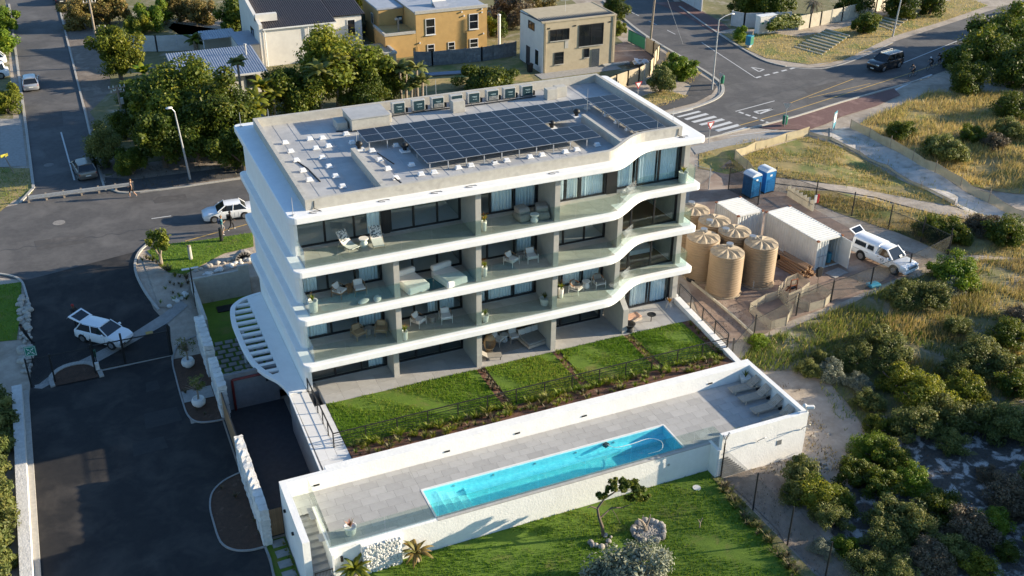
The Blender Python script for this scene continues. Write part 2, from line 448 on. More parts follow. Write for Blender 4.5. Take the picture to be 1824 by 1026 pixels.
# glazing: (x0, x1, y, panels)
def glazing(i, x0, x1, y, n, cuts=None):
    z0, z1 = FL[i]+.02, CE[i]-.02; w = .09
    fr = MB().box(x0,y-.05,z0,x1,y+.05,z0+.1).box(x0,y-.05,z1-.1,x1,y+.05,z1)
    xs = cuts or [x0+(x1-x0)*k/n for k in range(n+1)]
    for k, x in enumerate(xs):
        a = .14 if k in (0, len(xs)-1) else .06
        fr.box(max(x0,x-a),y-.047-.02*(k%2),z0+.1,min(x1,x+a),y+.047,z1-.1)
    d = fr.build('sliding_door', 'frame_black', B)
    for a, b in zip(xs[:-1], xs[1:]):
        MB().box(a+.06,y-.006,z0+.1,b-.06,y+.006,z1-.1).build('pane', 'glass_window', d)
    MB().box(x0,y-.16,FL[i]-.01,x1,y-.06,FL[i]+.03).build('door_track', 'galv', B)
def curtain(i, x0, x1, y=3.25, k=0):
    z0, z1 = FL[i]+.06, CE[i]-.05; n = int((x1-x0)/.035)+2; vs = []; fs = []
    r = random.Random(k*31+i*7+int(x0*10)); ph = r.random()*6; fq = r.uniform(26,36)
    for j in range(n):
        x = x0+(x1-x0)*j/(n-1); yy = y+.045*math.sin(x*fq+ph+math.sin(x*3))+.02*math.sin(x*11+ph)
        vs += [(x,yy,z0),(x+.015*math.sin(x*9),yy,z1)]
    for j in range(n-1): fs.append((2*j,2*j+2,2*j+3,2*j+1))
    MB().add(vs, fs).build('curtain', 'curtain', B, smooth=True)
Y0, Y1 = 3.05, 3.4
for i in range(4):
    if i == 3:
        glazing(i,.4,5.85,Y0,3); glazing(i,6.25,10.92,Y0,3)
        MB().box(5.85,Y0-.1,FL[i],6.25,Y0+.1,CE[i]).build('glazing_column', 'frame_black', B)
        glazing(i,11.28,16.24,Y0,0,[11.28,12.9,14.6,16.24]); glazing(i,16.6,21.2,Y0,0,[16.6,17.4,19.3,21.2])
        MB().box(21.2,Y0-.12,FL[i],22.0,Y0+.25,CE[i]).build('glazing_column', 'frame_black', B)
        glazing(i,22.0,27.1,Y1,3)
    else:
        glazing(i,.4,5.6,Y0,3); glazing(i,5.96,10.92,Y0,3); glazing(i,11.28,16.24,Y0,0,[11.28,12.7,14.6,16.24])
        glazing(i,16.6,21.3,Y0,3); glazing(i,22.1 if i == 0 else 21.7,27.1,Y1,3)
for i, a, b in ((3,4.9,5.7),(3,11.4,12.3),(3,13.1,14.5),(3,14.7,16.1),(3,16.7,18.2),(3,18.4,19.2),(3,19.4,21.1),
                (2,.6,1.5),(2,4.2,5.4),(2,14.9,15.9),(1,.6,1.9),(1,3.8,5.4),(1,9.2,10.4),(1,8.6,9.1),(1,11.4,12.6),(1,12.8,14.5),(1,14.7,16.1),
                (1,16.7,18.0),(1,18.2,19.6),(1,19.7,21.1),(0,4.4,5.4)):
    curtain(i, a, b)
for i, a, b in ((3,22.2,23.5),(3,23.7,25.2),(3,25.4,26.9),(0,22.4,23.6),(0,23.9,25.3),(0,25.4,26.9)): curtain(i, a, b, 3.62)
for i in (1, 2):
    MB().box(21.7,3.5,FL[i]-.01,27.0,7.15,FL[i]+.015).build('room_floor', 'wood_floor', B)
MB().box(24.6,5.2,FL[1]+.02,26.6,6.1,FL[1]+.4).box(24.6,5.95,FL[1]+.4,26.6,6.2,FL[1]+.85).build('sofa', 'fabric_white', B, bevel=.06)
# balcony tiles, one mesh per size shared by all
def tiles(name, parent, mt, x0, x1, y0, y1, z, tx, ty, stagger=0, test=None, gap=.008, th=.025):
    protos = {}; j = 0; y = y0
    while y < y1-.05:
        hy = min(ty, y1-y); x = x0-(stagger*(j%3) if stagger else 0)
        while x < x1-.03:
            a, b = max(x,x0), min(x+tx,x1); x += tx
            if b-a < .05 or (test and not test((a+b)/2, y+hy/2)): continue
            key = (round(b-a,2), round(hy,2))
            if key in protos: share(protos[key], name, parent, (a,y,z))
            else: protos[key] = MB().box(gap/2,gap/2,-th,b-a-gap/2,hy-gap/2,0).build(name, mt, parent, (a,y,z))
        y += ty; j += 1
for i in (1,2,3):
    z = FL[i]
    poly = fpath(.42,.3,20,.5)+fpath(.42,20,27.1,.2)
    MB().prism(poly+[(27.1,3.5),(.3,3.5)], z-.03, z-.026).build('floor_screed', 'concrete', B)
    tiles('floor_tile', B, 'tile_warm', .32, 27.08, .44, 3.34, z, 1.2, .9725, test=lambda x,y: y-.42 > front(x+.3)+.12)
tiles('floor_tile', B, 'tile_grey', .78, 27.2, .28, 3.3, -2.7, 1.2, 1.0066)
MB().box(.74,.24,-3.2,27.25,3.4,-2.728).build('terrace_slab', 'concrete', B)
# glass balustrades
for i in (1,2,3):
    z = FL[i]; P = fpath(.36,.36,27.75,.12); s = 0; seg = []; L = 0
    cut = []; acc = 0; cur = [P[0]]
    for a, b in zip(P[:-1],P[1:]):
        acc += math.dist(a,b); cur.append(b)
        if acc > (1.83 if b[0] < 20 or b[0] > 24 else 1.25): cut.append(cur); cur = [b]; acc = 0
    if len(cur) > 1: cut.append(cur)
    for c in cut:
        e = .012
        if len(c) < 3 or c[-1][0] < 19.8: c = [c[0], c[-1]]
        d0 = Vector((c[1][0]-c[0][0], c[1][1]-c[0][1])).normalized(); d1 = Vector((c[-1][0]-c[-2][0], c[-1][1]-c[-2][1])).normalized()
        c = [tuple(Vector(c[0])+d0*e)]+list(c[1:-1])+[tuple(Vector(c[-1])-d1*e)]
        n2 = []
        for k in range(len(c)):
            a, b = c[max(0,k-1)], c[min(len(c)-1,k+1)]; t = Vector((b[0]-a[0],b[1]-a[1])).normalized()
            n2.append((c[k][0]-t.y*.016, c[k][1]+t.x*.016))
        MB().band(c, n2, z-.1, z+1.1).build('glass_panel', 'glass_green', B)
    MB().box(.33,.40,z-.1,.348,2.05,z+1.1).build('glass_panel', 'glass_green', B)
    MB().box(27.75,front(28)+.5,z-.1,27.766,4.15,z+1.1).build('glass_panel', 'glass_green', B)
# roof
def pring(d, xl, xr, yb):
    f = fpath(d, xl, xr+.0, .3); f = [q for q in f if xl <= q[0] <= xr]
    return [(xl,d)]+f+[(xr,front(xr)+d),(xr,yb),(xl,yb)]
outer = pring(.75,.75,26.62,15.1)
fo = fpath(.75,.75,26.62,.25); fi = fpath(.99,.75,26.62,.25)
fo[0] = (.75,.75); fo[-1] = (26.62,front(26.62)+.75); fi[0] = (.99,.99); fi[-1] = (26.38,front(26.4)+.99)
fi = [(min(26.38,max(.99,x)),y) for x,y in fi]
pa = MB().band(fo, fi, 10.2, 10.92).band([(26.62,fo[-1][1]),(26.62,15.1)],[(26.38,fi[-1][1]),(26.38,14.86)],10.2,10.92)
pa.band([(26.62,15.1),(.75,15.1)],[(26.38,14.86),(.99,14.86)],10.2,10.92).band([(.75,15.1),(.75,.75)],[(.99,14.86),(.99,.99)],10.2,10.92)
pa.build('parapet', 'concrete', B)
MB().prism(fi+[(26.38,14.86),(.99,14.86)],10.25,10.33).build('roof_membrane', 'membrane', B)
for k in range(1,26):
    x = .99+k*1.0
    yf = max(front(x-.1),front(x+.1))+1.02
    MB().box(x-.045,yf,10.33,x+.045,14.84,10.342).build('roof_seam', 'membrane', B)
MB().box(5.3,1.0,10.32,5.62,7.45,10.9).build('roof_upstand', 'concrete', B)
MB().box(21.5,2.0,10.32,21.75,7.5,10.9).build('roof_upstand', 'concrete', B)
MB().box(6.6,11.65,10.32,9.2,13.9,11.15).build('roof_hatch_box', 'concrete', B)
MB().box(6.55,11.6,11.15,9.25,13.95,11.22).build('roof_hatch_lid', 'membrane', B)
MB().box(5.75,12.2,10.32,6.45,13.4,10.85).build('duct_box', 'concrete', B, bevel=.02)
for x, y, s in ((8.95,12.75,.7),(14.2,12.75,.9),(21.4,12.75,.85),(22.25,13.0,.85)):
    MB().cbox((x+.3,y,10.33+s*.45),(s,.6,s*.9)).build('duct_box', 'concrete', B, bevel=.02)
cb = MB().tube([(6.9,11.5,10.4),(9.4,11.35,10.4),(22.5,11.3,10.4)],.07,6)
cb.build('conduit', 'white_paint', B)
for pts in ([(5.6,12.1,10.36),(6.5,11.7,10.38),(7.5,11.55,10.4),(9.3,11.6,10.4)], [(9.8,13.4,10.4),(12,13.5,10.4),(14.2,13.4,10.4),(17,13.3,10.42),(20.8,13.4,10.4)],[(1.9,8.2,10.36),(2.3,6.6,10.36),(2.5,4.3,10.36)],[(6.9,7.0,10.5),(7.3,4.9,10.5)],[(6.6,2.6,10.6),(6.9,1.3,10.45)]):
    MB().tube(pts,.045,5).build('cable', 'black', B)
# lightning rods with looped cables
for x, y, h in ((-.05,.42,1.1),(.0,15.6,1.0),(1.9,15.6,1.0),(13.2,15.5,1.3),(13.9,15.5,1.6),(16.7,.95,.9),(24.8,3.0,1.3),(27.5,5.4,1.0),(22.5,8.6,1.9),(6.0,8.5,1.2)):
    z = 10.27 if (y < .8 or y > 15.2 or x > 26.7) else 10.33
    MB().cyl((x,y,z),(x,y,z+h),.02,.012,6).cyl((x,y,z),(x,y,z+.05),.12,.1,10).build('lightning_rod', 'galv', B)
for x, y in ((1.2,.35),(5.2,.35),(8.4,.3),(10.6,.35),(16.0,.3),(26.6,2.55)):
    pts = [(x+.35*math.cos(t)*(1+.3*math.sin(3*t)),y+.12*math.sin(t),10.285) for t in [k*.8 for k in range(7)]]
    MB().tube(pts,.018,4).build('cable', 'black', B)
MB().tube([(1.25,.74,10.8),(1.22,.72,10.35),(1.5,.45,10.285)],.02,5).build('cable', 'black', B)
MB().tube([(26.3,front(26.3)+.73,10.8),(26.3,front(26.3)+.72,10.35),(26.5,front(26.5)+.45,10.285)],.02,5).build('cable', 'black', B)
# solar arrays: things on the roof
mat('pv_line', (.05,.056,.075), None, .4)
pvp = None
def array(label, cells, x0, y1, px=1.189, py=1.185, z=10.85):
    global pvp
    t = thing('solar_array', label, 'solar panels', (x0,y1,10.33), 0, 'solar arrays on the flat roof')
    rails = MB()
    for (c, r) in cells:
        x, y = c*px, -(r+1)*py
        if pvp is None:
            pb = MB().box(.01,.01,0,px-.01,py-.01,.035).m(1).box(.035,.035,.035,px-.035,py-.035,.039).m(2).box(px/2-.006,.035,.039,px/2+.006,py-.035,.0405)
            for q in range(1,4): pb.box(.035,py*q/4-.003,.039,px-.035,py*q/4+.003,.0405)
            pvp = pb.build('solar_panel', ['pv_frame','pv_cell','pv_line'], t, (x,y,z-10.33))
        else: share(pvp, 'solar_panel', t, (x,y,z-10.33))
    rows = {}
    for c, r in cells: rows.setdefault(r, []).append(c)
    for r, cs in rows.items():
        rails.box(min(cs)*px, -(r+.5)*py-.03, z-10.33-.07, (max(cs)+1)*px, -(r+.5)*py+.03, z-10.33-.005)
    cols = {}
    for c, r in cells: cols.setdefault(c, []).append(r)
    for c, rs in cols.items():
        for rr in range(min(rs), max(rs)+2, 2):
            rails.box(c*px+.1, -rr*py+(-.1 if rr else -.3), -.0, c*px+.16, -rr*py+(-.04 if rr else -.24), z-10.33-.02)
    rails.build('mounting_rail', 'galv', t)
    return t
main = [(c,r) for r in (0,1) for c in (-2,-1)]+[(c,r) for r in range(6) for c in range(10) if not (r == 3 and c > 7)]+[(10,0),(11,0)]
array('large dark solar array covering the middle of the flat roof', main, 8.93, 10.45)
array('smaller strip of dark solar panels beside the right parapet', [(c,r) for r in range(6) for c in range(2)], 23.25, 10.42)
# ballast blocks
def rb(px, py): p = at(px, py, 10.42); return (p.x, p.y)
bl = []
for a, b in ((205,765),(235,812),(265,860),(300,915),(335,965),(337,745),(405,740),(370,795),(438,783),(403,845),(440,893),(475,945),(513,1000),(533,718),(565,765),(800,780),(672,808),(712,858),(757,905),(800,955),(885,885),(935,935),(1005,925),(1135,900),(1203,888),(1330,873)):
    bl.append(rb(440+a/3.017, b/3.017))
for a, b in ((730,240),(860,215),(1110,175),(1240,155),(1490,120)): bl.append(rb(760+a/6.036, 250+b/6.036))
for a, b in ((625,380),(735,355),(680,158),(785,195),(843,233),(903,273)): bl.append(rb(820+a/3.017, 140+b/3.017))
blk = None
for x, y in bl:
    if blk is None:
        blk = MB().box(-.21,-.18,0,.21,.18,.06).box(-.15,-.12,.06,.15,.12,.2).build('ballast_block', 'white_paint', None, (x,y,10.345), bevel=.015)
        tag(blk, 'small white stepped ballast block on the grey roof membrane', 'ballast block', 'white ballast blocks on the flat roof')
    else:
        o = blk.copy(); C.objects.link(o); o.location = (x,y,10.345); o.rotation_euler = (0,0,RND.uniform(-.06,.06))
# roof vents with a black dome
for k, (a, b) in enumerate(((845,805),(0,0))):
    pass
vt = None
for lab, (px, py) in (('black domed roof vent in front of the left solar panels',(721,266)),('black domed roof vent beside the right end of the solar array',(1027,205)),('black domed roof vent in the notch of the solar array',(983,226)),('black pipe vent by the end of the left roof upstand',(640,263))):
    p = at(px, py, 10.5)
    if vt is None:
        vt = thing('roof_vent', lab, 'roof vent', (p.x,p.y,10.345), 0, 'black domed roof vents')
        MB().box(-.3,-.25,0,.3,.25,.12).build('base', 'white_paint', vt)
        MB().cyl((0,0,.12),(0,0,.3),.13,.13,12).build('pipe', 'black', vt)
        MB().ball((0,0,.42),(.24,.24,.2),12,8).build('cowl', 'black', vt, smooth=True)
    else: dup(vt, (p.x,p.y,10.345), None, lab)
# air conditioning condensers
ac = None
ACX = [10.06,11.52,12.93,14.35,15.65,17.1,18.42,19.8]
ACL = ['leftmost','second from the left','third from the left with its pale grille showing','fourth from the left partly behind a duct box','fifth from the left','sixth from the left with its pale grille showing','seventh from the left','rightmost']
for k, x in enumerate(ACX):
    lab = 'white air conditioner by the rear parapet, %s' % ACL[k]
    if ac is None:
        ac = thing('air_conditioner', lab, 'air conditioner', (x,13.75,10.345), 0, 'row of white air conditioning units by the rear parapet')
        MB().box(0,0,.06,.95,.38,.8).build('casing', 'ac_casing', ac, bevel=.03)
        MB().box(.05,.04,0,.15,.36,.06).box(.83,.04,0,.93,.36,.06).build('foot', 'black', ac)
        MB().box(.14,-.015,.1,.9,.0,.76).build('front_panel', 'unit_dark', ac)
        MB().box(.32,-.02,.52,.72,-.0152,.545).box(.42,-.02,.46,.7,-.0152,.475).box(.4,-.02,.3,.46,-.0152,.34).box(.5,-.02,.31,.72,-.0152,.33).build('print', 'print_pale', ac)
        MB().tube([(1.05,.15,0),(1.05,.15,.35)],.05,6).tube([(1.16,.2,0),(1.16,.2,.3)],.04,6).build('pipe', 'black', ac)
        nb = MB()
        for q in range(7): nb.box(.22+q*.1,-.03,.12,.25+q*.1,-.02,.38)
        for q in range(3): nb.box(.2,-.031,.14+q*.1,.9,-.0215,.165+q*.1)
        GR = nb
    else:
        t = dup(ac, (x,13.75,10.345), 0, lab)
        if k in (2,5): GR.build('grille', 'ac_casing', t)
# ---------------------------------------------------------------- ground materials
mat('sand', (.43,.365,.295), (.34,.285,.23), .95, 1.8, .6, 6, c3=(.25,.205,.155), s3=.5, lo3=.48, hi3=.7)
mat('sand_pale', (.52,.485,.44), (.43,.395,.35), .95, 1.6, .6, 5, c3=(.29,.26,.21), s3=.8, lo3=.5, hi3=.72); mat('track', (.27,.225,.185), (.20,.165,.135), .95, 2, .5, 8, c3=(.35,.30,.25), s3=.6); mat('verge_dirt', (.20,.165,.135), (.14,.115,.095), .95, 1.5, .5, 8, c3=(.28,.24,.20), s3=.4)
mat('dirt', (.27,.19,.145), (.205,.145,.11), .95, 1.8, .4, 8, c3=(.36,.29,.235), s3=.45, lo3=.5, hi3=.7)
mat('soil', (.10,.055,.035), (.065,.038,.025), .95, 4, .5, 12, c3=(.16,.10,.07), s3=2.0, lo3=.6, hi3=.75)
mat('mulch', (.20,.095,.06), (.12,.06,.04), .95, 5, .6, 14, c3=(.28,.17,.11), s3=1.5, lo3=.58, hi3=.75)
mat('asphalt_new', (.030,.028,.027), (.021,.0205,.0205), .75, 2, .15, 60, c3=(.075,.066,.058), s3=.4, lo3=.45, hi3=.8, spec=.25)
mat('asphalt', (.092,.088,.086), (.073,.070,.069), .85, 2.5, .15, 60, c3=(.14,.132,.126), s3=.35, lo3=.45, hi3=.75)
mat('asphalt_walk', (.085,.08,.078), (.065,.062,.06), .9, 2, .15, 50, c3=(.12,.11,.105), s3=.6)
mat('ramp_paving', (.045,.047,.052), (.035,.036,.04), .85, 3, .2, 18)
mat('paving_light', (.33,.32,.30), (.26,.25,.235), .9, 3, .2, 20)
mat('kerb_conc', (.42,.40,.36), (.33,.315,.285), .9, 4, .1, 30)
mat('brick_red', (.17,.09,.078), (.13,.07,.062), .9, 6, .15, 30, c3=(.24,.14,.12), s3=.5)
mat('road_white', (.62,.62,.60), (.46,.46,.45), .8, 7)
mat('road_yellow', (.52,.33,.08), (.36,.25,.10), .8, 4)
mat('turf', (.115,.19,.016), (.085,.15,.013), .95, 1.6, .5, 30, c3=(.15,.155,.035), s3=.7)
mat('turf_dry', (.36,.27,.115), (.23,.185,.075), .95, 1.2, .5, 20, c3=(.15,.17,.045), s3=.32, lo3=.5, hi3=.62, )
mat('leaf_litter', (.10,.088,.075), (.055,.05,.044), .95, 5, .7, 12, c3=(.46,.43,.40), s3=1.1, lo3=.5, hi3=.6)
mat('scrub_floor', (.20,.17,.085), (.12,.125,.045), .95, 2, .6, 10, c3=(.33,.29,.23), s3=.4, lo3=.55, hi3=.7)
leafmat('lawn_blade', (.10,.20,.012), (.17,.27,.02), (.27,.27,.05), .45)
leafmat('dry_blade', (.46,.34,.12), (.58,.44,.17), (.26,.24,.06), .35)
leafmat('green_blade', (.11,.16,.025), (.19,.22,.04), (.38,.31,.09), .35)
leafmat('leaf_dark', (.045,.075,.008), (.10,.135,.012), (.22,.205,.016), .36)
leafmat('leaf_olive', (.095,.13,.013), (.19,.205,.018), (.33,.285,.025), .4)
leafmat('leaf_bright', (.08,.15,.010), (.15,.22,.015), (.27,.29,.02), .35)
leafmat('leaf_sage', (.085,.112,.026), (.165,.18,.045), (.28,.255,.07), .35)
leafmat('leaf_grey', (.15,.17,.11), (.29,.30,.22), (.12,.14,.07), .2)
leafmat('leaf_autumn', (.16,.13,.03), (.26,.17,.05), (.14,.15,.035), .3)
leafmat('leaf_brown', (.12,.09,.05), (.17,.125,.08), (.09,.09,.045), .2)
leafmat('leaf_orange', (.45,.16,.03), (.5,.28,.05), (.2,.2,.04), .3)
leafmat('leaf_pink', (.42,.16,.12), (.46,.25,.16), (.2,.22,.06), .3)
mat('bark', (.17,.13,.10), (.10,.08,.06), .95, 6, .5, 20, stretch=(6,6,1))
mat('bark_pale', (.32,.26,.20), (.22,.18,.14), .95, 5, .4, 20)
mat('stone_white', (.72,.70,.66), (.58,.56,.52), .9, 3, .6, 9, objvar=.1)
mat('rock', (.46,.42,.36), (.34,.31,.27), .95, 4, .6, 9, objvar=.15)
mat('rock_dark', (.26,.24,.22), (.18,.17,.16), .95, 4, .6, 9, objvar=.2)
mat('wall_tan', (.44,.37,.255), (.37,.31,.21), .9, 1.5, .1, 20)
mat('red_pipe', (.16,.022,.018), None, .4)

# ---------------------------------------------------------------- terrain
def axis(fine0, fine1, lo, hi, extra=()):
    a = list(np.arange(fine0, fine1+.1, 1.0))+list(extra)
    st = 4
    v = fine1
    while v < hi: v += st; st *= 1.35; a.append(v)
    st = 4; v = fine0
    while v > lo: v -= st; st *= 1.35; a.append(v)
    return np.unique(np.round(a, 3))
gx = axis(-30, 110, -900, 1400, (-4.35,-4.25,-3.7,-3.6,20.55,20.65)); gy = axis(-30, 60, -300, 1500, (20.65,20.75,-7.05,-6.95))
V = np.array([(x,y,zg(x,y)) for y in gy for x in gx]); nx, ny = len(gx), len(gy)
ii = np.arange(nx*ny).reshape(ny,nx)
Fq = np.stack([ii[:-1,:-1],ii[:-1,1:],ii[1:,1:],ii[1:,:-1]],-1).reshape(-1,4)
tag(obj('ground', mesh_np('ground', V, Fq, 'sand')), kind='structure')
ZS = -3.3
def S(*px): return [tuple(at(a, b, ZS)[:2]) for a, b in px]
def G(*px): return [tuple(gp(a, b)[:2]) for a, b in px]
# streets
near = [(-90,26),(-30,26.2),(-17.6,27),(-15.8,25.8),(-7.2,27.6),(1.5,27.4),(20,28.6),(44.3,30.9),(58.6,32.9)]+S((1500,180),(1600,152),(1660,135),(1760,96),(1824,72))+[(150,58)]
far = [(150,74)]+S((1824,0),(1760,20),(1680,46),(1590,75),(1530,103),(1480,118),(1440,121),(1400,118),(1365,108),(1330,90),(1270,52),(1210,10))+[(82,110),(110,200)]+[(92,200),(70,110)]+S((1075,0),(1110,32),(1150,62),(1230,110),(1276,140),(1289,158),(1278,176),(1240,192),(1190,205))+[(20,39.6),(3.5,38.9),(-5.9,39.2),(-8.9,43.5),(-8.9,115),(-8.9,220),(-15.7,220),(-15.7,118),(-15.2,98),(-14.7,44),(-16,40.8),(-30,38.5),(-90,38)]
sheet('street', near+far, 'asphalt', .02, flat=ZS)
sheet('pavement', S((1100,214),(1190,196),(1240,183),(1268,168),(1277,155),(1264,143),(1225,120),(1150,75),(1128,60))+S((1133,85),(1180,125),(1232,152),(1222,172),(1160,190),(1090,203)), 'asphalt_walk', .035, flat=ZS)
sheet('pavement_far', [(-8.6,40.2),(-5.9,39.9),(3.5,39.6),(30,40.3),(36,41),(36,43.5),(3,42.2),(-6,42.6),(-8.5,44.2)], 'asphalt_walk', .035, flat=ZS)
sheet('brick_pavement', S((1350,228),(1392,217),(1440,203),(1500,184),(1560,167),(1592,158),(1604,170),(1560,190),(1500,208),(1470,222),(1440,232),(1380,231)), 'brick_red', .05, flat=ZS)
sheet('brick_pavement', S((1165,5),(1220,3),(1285,40),(1300,52),(1270,58),(1215,25)), 'brick_red', .05, flat=ZS)
sheet('verge', S((1230,262),(1330,240),(1460,232),(1470,244),(1400,243),(1300,260),(1240,275)), 'paving_light', .03, flat=ZS)
# kerbs
def kerb(name, pts, w=.16, h=.12, mt='kerb_conc', z=None, label=None):
    mb = MB()
    L, Rr = [], []
    for i, p in enumerate(pts):
        a, b = pts[max(0,i-1)], pts[min(len(pts)-1,i+1)]; d = Vector((b[0]-a[0], b[1]-a[1])).normalized()
        L.append((p[0]-d.y*w/2, p[1]+d.x*w/2)); Rr.append((p[0]+d.y*w/2, p[1]-d.x*w/2))
    n = len(pts); vs = []
    for side in (L, Rr):
        for q in side:
            g = zg(*q) if z is None else z; vs += [(q[0],q[1],g-.2),(q[0],q[1],g+h)]
    fs = []
    for i in range(n-1):
        a, b, c, d = 2*i, 2*i+2, 2*n+2*i, 2*n+2*i+2
        fs += [(a,b,b+1,a+1),(c+1,d+1,d,c),(a+1,b+1,d+1,c+1)]
    fs += [(0,1,2*n+1,2*n),(2*n-2,4*n-2,4*n-1,2*n-1)]
    o = mb.add(vs, fs).build(name, mt); tag(o, kind='structure'); return o
def fine(pts, k=4):
    o = []
    for i in range(len(pts)-1):
        p0, p1, p2, p3 = [Vector(pts[min(len(pts)-1,max(0,j))][:2]) for j in (i-1,i,i+1,i+2)]
        for q in range(k):
            t = q/k; o.append(tuple(.5*((2*p1)+(p2-p0)*t+(2*p0-5*p1+4*p2-p3)*t*t+(3*p1-p0-3*p2+p3)*t**3)))
    o.append(tuple(pts[-1][:2])); return o
kerb('kerb', fine(S((1110,212),(1190,203),(1240,191),(1278,175),(1288,158),(1275,141),(1230,112),(1150,64),(1110,33),(1075,2))), .35)
kerb('kerb', fine(S((1400,119),(1365,110),(1330,92),(1270,54),(1210,12)))+[], .25)
kerb('kerb', fine(S((1590,76),(1530,104),(1480,120),(1440,123),(1400,119))), .2, .05)
kerb('kerb', fine([(44.3,30.8),(58.6,32.8)]+S((1500,182),(1600,154),(1660,136))), .18)
kerb('kerb', fine([(20,39.8),(3.5,39.1),(-5.9,39.4),(-8.2,41),(-8.8,44),(-8.8,70),(-8.8,115)]), .2)
kerb('kerb', [(-15.3,115),(-15.1,98),(-14.7,60),(-14.6,44),(-15.8,41)], .25)
# road markings
def mark(px, mt='road_white', name='road_marking', dz=.03):
    return sheet(name, S(*px), mt, dz, flat=ZS)
def line(a, b, w=.12, mt='road_white', dash=None, dz=.03):
    a = Vector(a[:2]); b = Vector(b[:2]); d = (b-a); L = d.length; d.normalize(); n = Vector((-d.y,d.x))*w/2
    mb = MB(); t = 0
    while t < L:
        e = L if not dash else min(L, t+dash[0]); p, q = a+d*t, a+d*e
        mb.quad((*(p-n),0),(*(q-n),0),(*(q+n),0),(*(p+n),0)); t = e + (dash[1] if dash else 1)
    return tag(mb.build('road_marking', mt, None, (0,0,ZS+dz)), kind='structure')
def spx(a, b): p = at(a, b, ZS); return (p.x, p.y)
zx = lambda x, y: (1190+x/7.33, 150+y/7.33)
for q in (((50,385),(320,325),(330,335),(60,400)),((110,425),(395,350),(435,365),(150,435)),((205,455),(490,380),(535,398),(250,472)),((300,490),(600,415),(640,435),(345,508)),((400,525),(700,450),(745,470),(440,543)),((520,568),(800,488),(845,508),(560,585)),((610,602),(905,523),(948,545),(655,624)),((710,645),(1015,560),(1062,585),(760,662))):
    mark([zx(*p) for p in q])
line(spx(*zx(880,358)), spx(*zx(1390,220)), .14)
for k in range(6):
    a = (925+k*88, 365+k*32.5); b = (985+k*88, 385+k*32.5); line(spx(*zx(*a)), spx(*zx(*b)), .32)
def tri(px, w=.16):
    p = [Vector(spx(*q)) for q in px]
    for i in range(3): line(p[i], p[(i+1)%3], w)
tri([zx(1125,362),zx(1195,388),zx(1375,322)], .28); tri([(1338,120),(1352,128),(1361,124)], .2)
line(spx(1200,262), spx(1270,243), .14, 'road_yellow'); line(spx(1316,224), spx(1402,200), .14, 'road_yellow'); line(spx(1402,200), spx(1630,128), .14, 'road_yellow'); line(spx(1630,128), spx(1690,108), .14, 'road_yellow')
line(spx(1402,186), spx(1520,141), .12, 'road_yellow'); line(spx(1440,175), spx(1550,149), .1, 'road_yellow')
line(spx(1346,139), spx(1420,120), .3, 'road_white', (.9,.6)); line(spx(1250,76), spx(1346,139), .12)
line(spx(1125,22), spx(1210,65), .12, 'road_white', (2.2,2.8)); line(spx(1460,117), spx(1590,78), .1, 'road_yellow')
line(spx(1590,120), spx(1824,25), .12, 'road_white'); line(spx(1400,213), spx(1560,177), .14); line(spx(1560,177), spx(1625,146), .3); line(spx(1625,146), spx(1660,133), .2)
line(spx(270,390), spx(305,385), .12); line(spx(1385,232), spx(1300,243), .12); line((-11.1,44.5),(-11.5,58), .14)
line(spx(330,430), spx(440,400), .14, 'road_yellow')
for px, py, r in ((105,397,.5),(87,294,.45),(1160,103,.4)):
    x, y = spx(px, py); tag(MB().cyl((0,0,0),(0,0,.006),r,r,18).build('manhole_cover', 'rock_dark', None, (x,y,ZS+.022)), 'round iron manhole cover in the tarmac, %s' % ('left on the main street' if py > 350 else 'yellow ringed in the side road' if px < 200 else 'in the road by the bend'), 'manhole cover')
# asphalt of the estate and its driveway
drive = [(-16.4,-30),(-7.0,-30),(-5.1,-22),(-5.1,5.2),(-7.0,5.2),(-7.1,13.4)]+G((318,636),(330,600),(312,560),(283,552),(258,520),(241,482),(247,452),(268,432),(190,470),(150,492),(80,492),(40,487),(95,502),(130,548),(148,600),(154,665))+[(-15.9,13.6)]
sheet('driveway', [(-16.4,-30),(-5.1,-30),(-5.1,5.2),(-7.0,5.2),(-7.1,13.4),(-6.9,14.6),(-6.6,17),(-7.4,19.3)]+G((258,515),(241,480),(250,448),(246,446))+G((205,450),(165,460),(100,478),(54,490),(30,493),(39,503),(45,517),(54,550),(55,620),(54,680))+[(-16.4,12)], 'asphalt_new', .015, 1.0)
sheet('ramp', [(-5.0,-7.3),(-.9,-7.3),(-.9,5.7),(-5.0,5.7)], 'ramp_paving', .02, flat=-5.3)
cr = G((60,692),(95,665),(165,632),(230,598),(290,560),(322,535),(335,545),(300,575),(235,612),(175,645),(120,668),(75,693))
sheet('cobble_strip', cr, 'paving_light', .03, .6)
kerb('kerb', fine(G((283,553),(258,520),(241,482),(247,452),(268,432))), .18)
kerb('kerb', fine(G((-20,489),(0,489),(26,494),(39,503),(45,517),(54,550))), .15)
kerb('gate_track', [(-16.0,13.52),(-11.9,13.79),(-7.03,13.89)], .22, .03)
